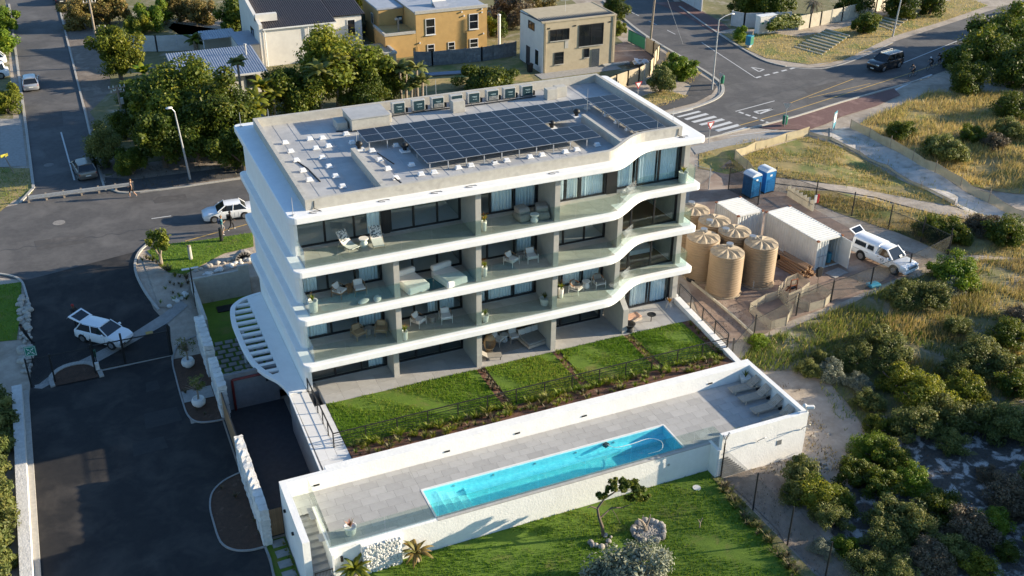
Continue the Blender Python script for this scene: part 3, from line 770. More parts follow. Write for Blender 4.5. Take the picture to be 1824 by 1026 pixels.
# kerbed planting beds along the wall
pl1 = fine([(-4.5,15.5),(-6.2,15.0),(-7.0,13.3),(-7.12,11.0),(-7.13,8.0),(-7.05,6.2),(-6.6,5.2),(-5.6,4.85),(-4.6,4.85)])
kerb('kerb', pl1, .1, .1, 'paving_light'); sheet('planting_bed', pl1+[(-4.6,15.4)], 'soil', .06, flat=-5.3)
pl2 = fine([(-5.05,-1.0),(-6.1,-1.4),(-6.9,-2.2),(-7.25,-3.4),(-7.3,-4.8),(-7.22,-6.6),(-6.7,-7.5),(-5.9,-7.9),(-5.05,-7.95)])
kerb('kerb', pl2, .1, .1, 'paving_light'); sheet('planting_bed', pl2, 'soil', .06, flat=-5.3)
kerb('kerb', [(-5.05,-7.9),(-5.0,-9),(-5.1,-10.3),(-5.1,-16)], .12, .1, 'paving_light')
sheet('grass_path', [(-5.0,-7.5),(-3.85,-7.5),(-3.85,-30),(-5.0,-30)], 'turf', .02, flat=-5.3)
pv = None
for k in range(9):
    y = -7.95-k*.86
    tag(MB().box(-.36,-.28,0,.36,.28,.05).build('stepping_stone', 'paving_light', None, (-4.3+.03*math.sin(k*2),y,-5.28), RND.uniform(-.05,.05)), 'square grey stepping stone in the narrow grass path beside the stair wall', 'stepping stone', 'stepping stones in the grass path')
sheet('bed_paving', [(-7.05,7.6),(-5.1,7.6),(-5.1,9.0),(-7.05,9.0)], 'paving_light', .11, flat=-5.3)

# ---------------------------------------------------------------- stone walls
def stone_wall(label, x0, x1, y0, y1, z0, z1):
    t = thing('stone_wall', label, 'wall', (x0,y0,z0), 0, 'white stone garden walls'); nz_ = round((z1-z0)/.36); h = (z1-z0)/nz_; pr = []
    for k in range(4):
        bm = bmesh.new(); bmesh.ops.create_cube(bm, size=1); bmesh.ops.subdivide_edges(bm, edges=bm.edges[:], cuts=1, use_grid_fill=True)
        for v in bm.verts: v.co = Vector((v.co.x*(x1-x0), v.co.y*.68, v.co.z*(h-.02))) + Vector([RND.uniform(-.035,.035) for _ in range(3)])
        me = bpy.data.meshes.new('stone'); bm.to_mesh(me); bm.free(); me.materials.append(MATS['stone_white']); pr.append(me)
    for j in range(nz_):
        y = y0-(.3 if j % 2 else 0)
        while y < y1-.05:
            L = RND.uniform(.5,.85); a, b = max(y,y0), min(y+L,y1); y += L
            if b-a < .12: continue
            o = obj('stone', RND.choice(pr), t, ((x1-x0)/2,(a+b)/2-y0,(j+.5)*h)); o.scale = (RND.uniform(.98,1.04),(b-a-.015)/.68,1)
    return t
stone_wall('white rough stone wall behind the two potted shrubs, nearer the timber sliding gate', -5.05,-4.5,4.95,8.65,-5.35,-2.78)
stone_wall('white rough stone wall at the rear, between the lobby garden and the bed', -5.05,-4.42,10.1,14.5,-5.35,-2.78)
stone_wall('long white rough stone wall between the car park and the ramp', -5.1,-4.6,-7.92,-.65,-5.35,-2.78)
# timber sliding gate and garden gate
t = thing('sliding_gate', 'timber slatted sliding gate between the two white stone walls', 'gate', (-4.9,-.6,-5.3))
MB().box(0,0,.05,.06,5.5,.12).box(0,0,2.0,.06,5.5,2.07).build('gate_frame', 'rail_black', t)
sl = None
for k in range(50):
    if sl is None: sl = MB().box(-.03,0,.06,-.002,.1,2.06).build('slat', 'timber', t, (0,.02,0))
    else: share(sl, 'slat', t, (0,.02+k*.11,0))
t = thing('garden_gate', 'timber plank gate at the top of the stepping stone path', 'gate', (-4.6,-7.25,-5.3))
MB().box(-.02,.03,0,.8,.07,1.9).build('gate_frame', 'rail_black', t); sl = None
for k in range(7):
    if sl is None: sl = MB().box(0,0,.04,.105,.028,1.88).build('plank', 'timber', t, (0,0,0))
    else: share(sl, 'plank', t, (k*.112,0,0))
# ramp side: dark wall, red pipe
t = thing('ramp_wall', 'dark grey wall across the top of the basement ramp carrying a red pipe', 'wall', (-4.5,5.7,-5.3))
MB().box(0,0,0,3.4,.25,2.7).build('wall', 'concrete_dark', t)
MB().tube([(3.4,-.1,2.35),(.45,-.1,2.35),(.45,-.1,0)],.085,8).build('fire_pipe', 'red_pipe', t)
MB().box(2.6,-.08,1.7,2.75,0,2.0).build('wall_lamp', 'black', t)
# lobby garden
sheet('lobby_garden', [(-4.25,8.7),(-.02,8.7),(-.02,20.6),(-4.25,20.6)], 'turf', .02, flat=-5.3)
sheet('lobby_court', [(-4.4,5.95),(-.02,5.95),(-.02,8.9),(-4.4,8.9)], 'paving_light', .03, flat=-5.3)
pvp2 = None
for j in range(8):
    for k in range(5):
        x, y = -3.95+k*.72+(j%2)*.3, 9.9+j*.62
        if x > -.3: continue
        if pvp2 is None: pvp2 = MB().box(-.27,-.22,0,.27,.22,.05).build('paver', 'paving_light', None, (x,y,-5.28)); o = pvp2
        else: o = pvp2.copy(); C.objects.link(o); o.location = (x,y,-5.28); o.rotation_euler = (0,0,RND.uniform(-.08,.08))
        tag(o, 'grey paver set in grass in the lobby garden beside the canopy', 'paver', 'pavers in the lobby garden')
t = thing('garden_steps', 'grey steps rising to the lobby under the canopy', 'steps', (-2.2,6.0,-5.27))
for k in range(4): MB().box(.35*k,0,0,2.2,1.6,.16*(k+1)).build('step', 'paving_light', t)
mb = MB()
for k in range(26):
    a = math.pi*(.1+.8*k/25); mb.ball((-2.6+1.3*math.cos(a)*(1+.05*(k%2)),8.7+.75*math.sin(a),-5.15+.12*(k%3)),(.17,.14,.13),6,4)
tag(mb.build('rock_edging', 'rock'), 'curved edging of rough stones round the lobby garden', 'stone edging')
t = thing('retaining_wall', 'grey stepped retaining wall between the street garden and the lobby garden', 'wall', (-4.4,20.6,-5.4))
MB().box(0,0,0,3.6,.25,2.35).box(3.6,.001,0,4.42,.251,2.75).build('wall', 'concrete', t)
MB().box(-.02,-6.2,0,.24,-.002,2.2).build('side_wall', 'concrete', t)
MB().box(1.5,-1.9,.1,3.0,-1.0,.2).build('drain_grate', 'black', t)
# curved white canopy with louvre slots
t = thing('entrance_canopy', 'white curved entrance canopy with a row of open slots along the building side', 'canopy', (0,0,-2.8))
rim = fine([(-.02,15.8),(-.9,15.62),(-1.7,15.25),(-2.35,14.55),(-2.62,13.7),(-2.8,12.2),(-2.82,10.4),(-2.78,8.4),(-2.58,6.5),(-2.1,4.95),(-1.55,3.9),(-1.25,2.95),(-1.14,2.02)], 5)
inn = []
for i, p in enumerate(rim):
    a, b = rim[max(0,i-1)], rim[min(len(rim)-1,i+1)]; d = Vector((b[0]-a[0],b[1]-a[1])).normalized(); inn.append((min(-.02,p[0]-d.y*.34), p[1]+d.x*.34))
inn[0] = (-.02,15.45)
MB().band(rim, inn, 0, .26).build('rim', 'white_paint', t, bevel=.03)
ip = [p for p in inn if p[1] < 4.6]+[(-.02,2.02),(-.02,4.6)]
def xin(y):
    for p, q in zip(inn[:-1], inn[1:]):
        if q[1] <= y <= p[1]: return p[0]+(q[0]-p[0])*(y-p[1])/((q[1]-p[1]) or 1)
    return -.5
xr = -1.12
plate = [(xr,15.25),(-.02,15.4),(-.02,2.02),(-1.12,2.02)]
MB().prism(plate, .01, .25).build('plate', 'white_paint', t)
y = 5.1
while y < 15.2:
    a = xin(y+.14)-.05
    if a < xr-.1: MB().box(a,y,.02,xr+.01,y+.3,.245).build('louvre', 'white_paint', t, bevel=.06)
    y += .84
MB().prism([p for p in inn if p[1] < 4.75 and p[0] < xr+.0]+[(xr+.005,2.02),(xr+.005,4.75)], .012, .248).build('infill', 'white_paint', t)
for y in (6,11): MB().cyl((-2.3 if y == 11 else -1.9,y,-2.5),(-2.3 if y == 11 else -1.9,y,.02),.12,.12,12).build('column', 'white_paint', t)
# tiled ledge along the ramp
t = thing('tiled_ledge', 'white tiled ledge running beside the lawn above the basement ramp', 'ledge', (0,0,0))
MB().prism([(-1.14,1.98),(-1.26,-7.0),(.72,-7.0),(.72,.22),(.02,.22),(.02,1.98)], -5.35, -2.64).build('ledge_base', 'concrete_dark', t)
MB().prism([(-1.15,1.98),(-1.27,-7.0),(-1.17,-7.0),(-1.05,1.98)], -2.70, -2.58).build('coping', 'white_paint', t)
tiles('tile', t, 'tile_white', -1.04, .02, -5.2, 1.95, -2.605, .53, 1.19)
tiles('tile', t, 'tile_white', -1.04, .7, -7.0, -5.21, -2.605, 1.74, 1.79)
tiles('tile', t, 'tile_white', .03, .7, -5.2, .2, -2.607, .67, 1.35)

# ground of the blocks behind the street, patches and seams in the tarmac
sheet('block_ground', [(-8.4,44.5),(36,44),(46,47),(56,58),(58.5,72),(63,100),(63,200),(-8.4,200)], 'scrub_floor', .012, flat=ZS)
sheet('block_ground', [(-15.9,42),(-15.6,200),(-90,200),(-90,40),(-30,39.5)], 'scrub_floor', .012, flat=ZS)
sheet('block_ground', [(75,79),(72,66),(80,62.5),(105,67),(150,80),(180,200),(112,200)], 'scrub_floor', .012, flat=ZS)
sheet('sandy_plot', S((345,78),(300,50),(330,18),(450,18),(470,60)), 'sand', .03, flat=ZS)
sheet('side_pavement', [(-8.6,45),(-6.6,44.6),(-6.4,60),(-5.2,75),(-5,110),(-8.6,110)], 'verge_dirt', .02, flat=ZS)
mat('tar_seam', (.05,.05,.051), None, .6); mat('asphalt_patch', (.036,.034,.033), (.026,.026,.026), .8, 2, .15, 60)
for px, mt_ in ((((60,430),(150,418),(158,432),(66,446)),'asphalt_walk'),(((270,352),(330,346),(334,356),(276,363)),'asphalt_walk'),(((1430,160),(1500,142),(1512,148),(1440,168)),'asphalt_walk'),(((70,200),(110,195),(113,225),(72,230)),'asphalt_walk')):
    sheet('tarmac_patch', S(*px), mt_, .026, flat=ZS)
for a_, b_ in (((0,448),(240,412)),((240,412),(440,378)),((1300,190),(1560,118)),((95,60),(150,300))):
    p_, q_ = at(*a_, ZS), at(*b_, ZS); o_ = MB(); n_ = 24
    for k in range(n_):
        u0, u1 = k/n_, (k+1)/n_; w0 = .25*math.sin(k*1.7); w1 = .25*math.sin((k+1)*1.7); A_ = p_+(q_-p_)*u0; B_ = p_+(q_-p_)*u1; o_.quad((A_.x,A_.y+w0-.04,0),(B_.x,B_.y+w1-.04,0),(B_.x,B_.y+w1+.04,0),(A_.x,A_.y+w0+.04,0))
    tag(o_.build('tar_seam','tar_seam',None,(0,0,ZS+.027)), kind='structure')
r_ = random.Random(2)
for k in range(3):
    x0_, y0_ = r_.uniform(-13.5,-9), r_.uniform(-9,11); w_, h_ = r_.uniform(.8,3), r_.uniform(1.0,3.5)
    sheet('tarmac_patch', [(x0_,y0_),(x0_+w_,y0_+.1),(x0_+w_*.95,y0_+h_),(x0_+.1,y0_+h_)], 'asphalt_patch', .02, flat=-5.3)
# ---------------------------------------------------------------- pool terrace
mat('pool_finish', (.55,.86,.90), (.34,.72,.80), .6, 3.5); mat('pool_step_finish', (.80,.90,.90), (.70,.84,.86), .6, 6)  # basin tones mottled to paint the water's rippled, refracted light into the colour
m_, t_, o_ = new_mat('water')
tr_ = N(t_, 'ShaderNodeBsdfTransparent'); tr_.inputs[0].default_value = (.50,.93,.96,1)
gl_ = N(t_, 'ShaderNodeBsdfGlossy'); gl_.inputs['Roughness'].default_value = .02
tc_ = N(t_, 'ShaderNodeTexCoord'); bp_ = N(t_, 'ShaderNodeBump'); bp_.inputs['Strength'].default_value = .8; bp_.inputs['Distance'].default_value = .08
t_.links.new(noise(t_, 3.2, 3, .55, tc_.outputs['Object'], .8), bp_.inputs['Height']); t_.links.new(bp_.outputs[0], gl_.inputs['Normal'])
lw_ = N(t_, 'ShaderNodeLayerWeight'); t_.links.new(bp_.outputs[0], lw_.inputs['Normal'])
pw_ = N(t_, 'ShaderNodeMath', operation='POWER'); t_.links.new(lw_.outputs['Facing'], pw_.inputs[0]); pw_.inputs[1].default_value = 5
fr_ = N(t_, 'ShaderNodeMath', operation='MULTIPLY_ADD'); t_.links.new(pw_.outputs[0], fr_.inputs[0]); fr_.inputs[1].default_value = .95; fr_.inputs[2].default_value = .025
mx_ = N(t_, 'ShaderNodeMixShader'); t_.links.new(fr_.outputs[0], mx_.inputs[0]); t_.links.new(tr_.outputs[0], mx_.inputs[1]); t_.links.new(gl_.outputs[0], mx_.inputs[2])
t_.links.new(mx_.outputs[0], o_.inputs[0])
ZD = -2.54
T = thing('pool_terrace', 'raised white walled pool terrace with grey tiles in front of the apartment building', 'terrace', (0,0,0))
zb = -5.6
for x0,y0,x1,y1 in ((-2.4,-12.36,3.4,-7.7),(3.4,-9.85,18.85,-7.7),(18.85,-12.36,20.62,-7.7),(20.62,-13.1,26.36,-7.7),(-3.4,-9.1,-2.4,-7.7)):
    MB().box(x0+(.012 if x0 == 18.85 else .001),y0,-4.9,x1-(.012 if x1 == 3.4 else .001),y1,ZD-.028).build('deck_slab', 'concrete', T)
px0, px1, py0, py1 = 3.5, 18.75, -12.22, -9.95
tst = lambda x, y: not (px0-.1 < x+.25 and x-.25 < px1+.1 and py0-.2 < y+.2 and y < py1+.1)
tiles('deck_tile', T, 'tile_grey', -3.38, 3.4, -12.33, -7.72, ZD, .95, .6, .32, lambda x, y: x > -2.4 or y > -9.1)
tiles('deck_tile', T, 'tile_grey', 3.4, 18.85, -9.80, -7.72, ZD, .95, .52, .32)
tiles('deck_tile', T, 'tile_grey', 18.85, 26.34, -13.08, -7.72, ZD, .95, .6, .32, lambda x, y: x > 20.6 or y > -12.36)
MB().box(3.4,-9.94,-3,18.85,-9.83,ZD+.015).box(3.38,-12.33,-3,3.485,-9.941,ZD+.014).box(18.765,-12.33,-3,18.87,-9.941,ZD+.014).build('pool_coping', 'tile_white', T)
wl = MB()
wl.box(-1.2,-7.7,zb,26.36,-7.05,-1.5).box(-3.8,-7.7,zb,-1.2,-7.4,-1.502)
wl.box(-3.8,-12.65,zb,-3.42,-7.7,-1.503).box(26.36,-13.4,zb,26.66,-7.05,-1.498).box(20.62,-13.4,zb,26.36,-13.1,-1.5)
wl.build('perimeter_wall', 'white_wall', T)
MB().box(-2.42,-12.62,zb,20.62,-12.36,-2.50).box(20.4,-13.4,zb,20.62,-12.36,-2.502).build('front_wall', 'white_wall', T)
MB().box(3.4,-12.621,-2.56,20.4,-12.34,-2.49).build('pool_edge_coping', 'tile_grey', T)
MB().box(-2.46,-13.05,zb,-2.36,-9.0,-3.6).add([(-2.46,-13.05,-3.6),(-2.36,-13.05,-3.6),(-2.36,-9.0,-3.6),(-2.46,-9.0,-3.6),(-2.46,-13.05,-2.5),(-2.36,-13.05,-2.5),(-2.36,-9.0,-2.46),(-2.46,-9.0,-2.46)],[(4,5,6,7),(0,1,5,4),(1,2,6,5),(2,3,7,6),(3,0,4,7)]).build('stair_wall', 'white_wall', T)
for k in range(10): MB().box(-3.42,-9.1-.4*(k+1),zb,-2.46,-9.1-.4*k+.02,ZD-.17*(k+1)).build('step', 'tile_grey', T)
g_ = T
for a, b in ((-2.33,.55),(.58,3.5),(3.53,6.4),(6.43,9.3),(9.33,12.2),(12.23,15.1),(15.13,18.0),(18.03,19.3),(19.33,20.55)):
    MB().box(a,-12.455,-2.55,b,-12.44,-1.4).build('glass_panel', 'glass_green', g_)
for a, b in ((-12.43,-10.9),(-10.87,-9.4),(-9.37,-7.75)): MB().box(-2.345,a,-2.55,-2.33,b,-1.4).build('glass_panel', 'glass_green', g_)
MB().box(20.56,-13.09,-2.5,20.575,-12.45,-1.4).build('glass_panel', 'glass_green', g_)
for px, py in ((565,867),(797,805),(921,771),(1040,740),(1265,683)):
    x = at(px, py, -2.15).x; MB().box(x-.17,-7.73,-2.2,x+.17,-7.69,-2.1).build('wall_lamp', 'black', T)
for x, y, z in ((-3.83,-8.6,-2.6),(-3.83,-10.4,-2.7)): MB().cyl((x-.09,y,z),(x+.03,y,z),.1,.1,10).build('wall_lamp', 'black', T)
MB().box(-1.95,-12.75,-3.35,-1.82,-12.6,-3.05).build('wall_lamp', 'black', T)
MB().cyl((17.6,-12.64,-3.2),(17.6,-12.61,-3.2),.09,.09,10).build('pool_fitting', 'galv', T)
MB().box(24.6,-13.42,-3.35,24.95,-13.39,-3.0).build('vent_cover', 'metal_grey', T)
# stone faced panel on the front wall
MB().box(-.85,-12.85,-4.6,1.3,-12.6,-2.6).build('stone_panel_core', 'white_wall', T)
mb = MB(); r = random.Random(3)
for k in range(420):
    x, z = r.uniform(-.78,1.22), r.uniform(-4.5,-2.68); M = Matrix.Rotation(r.uniform(0,6),3,'Y')@Matrix.Rotation(r.uniform(-.5,.5),3,'X')
    mb.ball((x,-12.87-r.uniform(0,.04),z),(r.uniform(.06,.13),.07,r.uniform(.05,.1)),6,4,M)
tag(mb.build('stone_facing', 'stone_white', T), kind='stuff')
# the pool
W = thing('swimming_pool', 'long narrow turquoise swimming pool at the front edge of the terrace', 'swimming pool', (px0,py0,ZD))
L_, D_ = px1-px0, py1-py0
mb = MB().add([(0,0,-.02),(L_,0,-.02),(L_,D_,-.02),(0,D_,-.02),(0,0,-1.0),(L_,0,-1.0),(L_,D_,-1.0),(0,D_,-1.0)],[(4,5,6,7),(0,4,7,3),(1,2,6,5),(0,1,5,4),(3,7,6,2)])
mb.build('basin', 'pool_finish', W)
for k in range(4): MB().box(.001,.001,-.99,2.4-.55*k,D_-.001,-.8+.2*k).build('pool_step', 'pool_step_finish', W)
MB().box(2.41,D_-.42,-.99,L_-.01,D_-.002,-.62).build('bench', 'pool_finish', W)
MB().quad((.0,.0,-.09),(L_,.0,-.09),(L_,D_,-.09),(.0,D_,-.09)).build('water', 'water', W)
for x in (1.8,4.2,6.8,9.4,11.9): MB().cyl((x,D_-.03,-.25),(x,D_,-.25),.07,.07,8).build('inlet', 'galv', W)
t = thing('pool_cleaner', 'white hose of a pool cleaner lying in the deep end of the pool', 'pool cleaner', (px0,py0,ZD))
MB().tube([tuple(Vector((x,y,-.07))) for x, y in fine([(11.3,2.15),(11.6,1.6),(12.6,1.5),(13.9,1.55),(14.4,1.0),(14.0,.35),(13.1,.3)],5)],.016,6).build('hose', 'pot_white', t)
MB().cbox((11.3,2.1,-.15),(.35,.3,.2),.4).build('head', 'unit_dark', t, bevel=.05)
# gate at the foot of the stair
t = thing('stair_gate', 'small black barred gate at the foot of the pool stair', 'gate', (-3.42,-13.12,-4.3))
mb = MB().box(0,0,0,.94,.04,.05).box(0,0,1.0,.94,.04,1.05).box(0,0,0,.04,.04,1.05).box(.9,0,0,.94,.04,1.05); mb.build('frame', 'rail_black', t)
mb = MB()
for k in range(11): mb.box(.06+k*.075,.01,.05,.08+k*.075,.03,1.0)
mb.build('bars', 'rail_black', t)
# ---------------------------------------------------------------- private lawns, bed, railings
sheet('garden_soil', [(.72,-7.05),(27.0,-7.05),(27.2,.24),(.72,.24)], 'mulch', 0, flat=-2.69)
def bedz(y): return -2.66+.34*ss((-4.4-y)/2.4)
mb = MB(); ys = [-4.3,-4.8,-5.3,-5.9,-6.5,-7.04]
for j in range(5): mb.quad((.73,ys[j],bedz(ys[j])),(.73,ys[j+1],bedz(ys[j+1])),(26.9,ys[j+1],bedz(ys[j+1])),(26.9,ys[j],bedz(ys[j])))
tag(mb.build('flower_bed', 'mulch'), kind='structure')
LW = [(.76,10.75),(11.35,16.2),(16.75,21.65),(22.2,26.3)]
for a, b in LW: sheet('terrace_lawn', [(a,-4.4),(b,-4.4+(-.25 if b > 26 else 0)),(b,.22),(a,.22)], 'turf', .0, flat=-2.65)
def blades(name, poly, dens, h, wd, mt, zf, seed=0, lean=.35, holes=(), label=None, cat=None, clump=0, patchy=0):
    P = scatter(poly, dens, seed, holes); r = np.random.default_rng(seed+1)
    if patchy:
        g_ = np.sin(P[:,0]*.9+1.7*np.sin(P[:,1]*.7+seed))+np.sin(P[:,1]*1.1-1.3*np.sin(P[:,0]*.53))+.8*np.sin(P[:,0]*2.3+P[:,1]*1.9); P = P[g_+r.normal(size=len(P))*.6 > patchy-1]
    n = len(P)
    if clump: P = P + r.normal(size=(n,2))*clump
    z = np.array([zf(x,y) for x, y in P]) if callable(zf) else np.full(n, zf)
    a = r.random(n)*2*np.pi; hh = h*r.uniform(.5,1.25,n); ww = wd*r.uniform(.6,1.3,n); b = r.random(n)*2*np.pi; le = lean*hh*r.random(n)
    V = np.empty((n,3,3)); V[:,0,0] = P[:,0]-np.cos(a)*ww/2; V[:,0,1] = P[:,1]-np.sin(a)*ww/2; V[:,0,2] = z-.01
    V[:,1,0] = P[:,0]+np.cos(a)*ww/2; V[:,1,1] = P[:,1]+np.sin(a)*ww/2; V[:,1,2] = z-.01
    V[:,2,0] = P[:,0]+np.cos(b)*le; V[:,2,1] = P[:,1]+np.sin(b)*le; V[:,2,2] = z+hh
    f = np.sin(P[:,0]*.55+np.sin(P[:,1]*.8))*.5+np.sin(P[:,1]*.63+P[:,0]*.21)*.5
    t = np.zeros((n,3)); t[:,0] = np.clip(r.random(n)*.6+.2+f*.25,0,1); t[:,1] = np.clip(r.random(n)*.75+f*.35,0,1)
    me = mesh_np(name, V.reshape(-1,3), np.arange(3*n).reshape(n,3), mt, np.repeat(t,3,axis=0))
    o = tag(obj(name, me), label, cat, None, 'stuff'); return o
for k, (a, b) in enumerate(LW):
    blades('lawn_grass', [(a,-4.42),(b,-4.42),(b,.26),(a,.26)], 300, .12, .05, 'lawn_blade', -2.65, 20+k, .5, patchy=.15, label='short green grass of the '+('left','second','third','right')[k]+' private terrace lawn')
def railing(label, pts, z, n, h=1.05, wires=5):
    t = thing('railing', label, 'railing', (*pts[0],z), 0, 'thin black garden railings')
    a = Vector((0,0,0)); b = Vector((pts[1][0]-pts[0][0], pts[1][1]-pts[0][1],0))
    MB().bar(a+Vector((0,0,h)), b+Vector((0,0,h)), .06, .05).build('top_rail', 'rail_black', t)
    for k in range(n+1):
        p = a+(b-a)*k/n; MB().box(p.x-.03,p.y-.03,0,p.x+.03,p.y+.03,h-.02).build('post', 'rail_black', t)
    mb = MB()
    for k in range(wires): z_ = .15+(h-.3)*k/(wires-1); mb.bar(a+Vector((0,0,z_)), b+Vector((0,0,z_)), .018, .018)
    mb.build('wires', 'rail_black', t); return t
railing('long thin black railing between the lawns and the flower bed', ((.05,-4.25),(27.05,-4.25)), -2.66, 14)
railing('short black handrail between the tiled ledge and the left terrace', ((.05,1.9),(.05,-4.2)), -2.62, 5, 1.05, 2)
railing('short black handrail on the low white wall at the right end of the lawns', ((27.75,3.0),(27.12,-4.2)), -2.36, 4, 1.05, 2)
t = thing('low_side_wall', 'low white wall along the right side of the lawns', 'wall', (0,0,0))
MB().prism([(27.35,3.5),(27.85,3.5),(26.92,-7.04),(26.5,-7.04)], -5.2, -2.36).build('wall', 'white_wall', t, bevel=.02)
# ---------------------------------------------------------------- furniture
def uniq(d, key, f):
    if key not in d: d[key] = f(); return d[key], True
    return d[key], False
PROT = {}
def make(key, label, cat, loc, rz, group, build, name):
    """First of a kind is built, the others are copied with their parts."""
    if key not in PROT:
        t = thing(name, label, cat, loc, rz, group); build(t); PROT[key] = t
    else:
        t = dup(PROT[key], loc, rz, label, group)
    return t
def b_teak(t):
    mb = MB()
    for k in range(17): mb.box(-.3,-1.0+.075*k,.3,.3,-.945+.075*k,.33)
    mb.build('seat_slats', 'teak_grey', t)
    mb = MB(); M = Matrix.Rotation(math.radians(38),3,'X')
    for k in range(11):
        c = Vector((0,.29,.315))+M@Vector((0,.04+.075*k,0)); mb.cbox(c,(.6,.055,.03),M=M)
    for x in (-.27,.27): mb.cbox(Vector((x,.29,.29))+M@Vector((0,.42,-.02)),(.04,.9,.03),M=M)
    mb.build('back_slats', 'teak_grey', t)
    MB().box(-.31,-1.02,.24,-.26,1.1,.3).box(.26,-1.02,.24,.31,1.1,.3).box(-.26,-1.02,.24,.26,-.97,.3).box(-.26,1.05,.24,.26,1.1,.3).build('frame', 'teak_grey', t)
    for x in (-.28,.28):
        MB().box(x-.025,-.8,0,x+.025,-.74,.24).build('leg', 'teak_grey', t)
        MB().cyl((x-.04,.85,.13),(x+.04,.85,.13),.13,.13,14).build('wheel', 'black_rubber', t)
        MB().box(x-.025,.82,.13,x+.025,.88,.24).build('leg', 'teak_grey', t)
for k, (y, l) in enumerate(((-8.75,'nearest the lawn wall and the potted plant'),(-9.85,'second from the lawn wall'),(-11.1,'third from the lawn wall'),(-12.3,'nearest the front wall, half hidden by it'))):
    make('teak', 'grey slatted teak lounger on the pool deck, '+l, 'sun lounger', (25.35,y,ZD), -math.pi/2+.04*k-.05, 'teak loungers at the end of the pool deck', b_teak, 'sun_lounger')
def plant_mesh(name, mt, n, h, spread, wdt, seed=0, curve=.5):
    """Tuft of n strap leaves rising from the middle."""
    r = random.Random(seed); V = []; Fc = []; Tn = []
    for k in range(n):
        a = r.uniform(0,6.28); L = h*r.uniform(.6,1.1); o = spread*r.uniform(.3,1); d = Vector((math.cos(a),math.sin(a),0)); s = Vector((-d.y,d.x,0)); b0 = len(V); t = (r.random(),r.random(),0)
        for q in range(4):
            u = q/3; p = d*(o*u**1.3)+Vector((0,0,L*(u-curve*u*u*.5))); ww = wdt*(1-.85*u)*(.6 if q == 0 else 1)
            V += [p-s*ww/2, p+s*ww/2]; Tn += [t,t]
        for q in range(3): Fc.append((b0+2*q,b0+2*q+1,b0+2*q+3,b0+2*q+2))
    return mesh_np(name, np.array([tuple(v) for v in V]), np.array(Fc), mt, np.array(Tn))
def b_planter(hh, r0, r1, leaf, flower, seed):
    def f(t):
        MB().lathe([(r0*.9,0),(r0,.03),(r1,hh*.9),(r1+.02,hh),(r1-.04,hh),(r1-.05,hh-.06),(.02,hh-.06)],18).build('pot', 'pot_white', t, smooth=True)
        obj('foliage', plant_mesh('foliage', leaf, 46, .55, .3, .06, seed), t, (0,0,hh-.05))
        if flower:
            rr = random.Random(seed); mb = np.array([(rr.gauss(0,.13),rr.gauss(0,.13),hh+rr.uniform(.25,.6)) for _ in range(60)])
            V_, F_ = leaves(mb, np.random.default_rng(seed).normal(size=(60,3)), .075, np.random.default_rng(seed), 1.0)
            obj('flowers', mesh_np('flowers', V_, F_, flower, np.random.default_rng(1).random((len(V_),3))), t)
    return f
def bal(px, py, i, dz=.2, ymin=.75, ymax=2.8):
    p = at(px, py, FL[i]+dz); return (p.x, min(ymax,max(ymin,p.y)), FL[i])
FN = ['ground floor terrace','first floor balcony','second floor balcony','top floor balcony']
for key, px, py, i, lab, h, r0, r1, lf, fl in (
    ('a',558,552,2,'tall white planter of pink flowers at the left end of the second floor balcony',.75,.27,.3,'leaf_bright','leaf_pink'),
    ('b',862,408,3,'slim white planter of orange flowers beside the partition on the top floor balcony',.65,.15,.17,'leaf_olive','leaf_orange'),
    ('c',863,489,2,'slim white planter with yellow leaves beside the partition on the second floor balcony',.65,.15,.18,'leaf_bright','leaf_orange'),
    ('d',864,570,1,'rounded white planter with a yellow conical plant on the first floor balcony',.5,.2,.26,'leaf_bright',None),
    ('e',721,602,1,'white planter with yellow leaves by the left partition of the first floor balcony',.6,.18,.2,'leaf_bright','leaf_orange'),
    ('f',970,540,1,'wide white pot with a dark bushy plant on the first floor balcony',.5,.26,.34,'leaf_dark',None),
    ('g',999,527,1,'slim white planter of orange flowers by the third partition on the first floor balcony',.65,.15,.18,'leaf_bright','leaf_orange'),
    ('h',1216,322,3,'white planter with red and green flowers at the right end of the top floor balcony',.75,.28,.32,'leaf_olive','leaf_pink')):
    make('pl'+key, lab, 'planter', bal(px,py,i,.1,.7,2.9), 0, 'white planters on the balconies', b_planter(h,r0,r1,lf,fl,ord(key)), 'planter')
make('pl1', 'white pot with a dark succulent in the corner of the pool deck', 'planter', (25.9,-8.05,ZD), 0, None, b_planter(.5,.25,.33,'leaf_dark',None,5), 'planter')
make('pl2', 'low pot with a yellow green plant at the front of the pool deck', 'planter', (22.1,-12.7,ZD), 0, None, b_planter(.3,.2,.25,'leaf_bright',None,6), 'planter')
make('pl3', 'white glazed pot with a red spiky aloe at the left end of the pool deck', 'planter', (-1.1,-11.75,ZD), 0, None, b_planter(.5,.25,.33,'leaf_pink',None,7), 'planter')
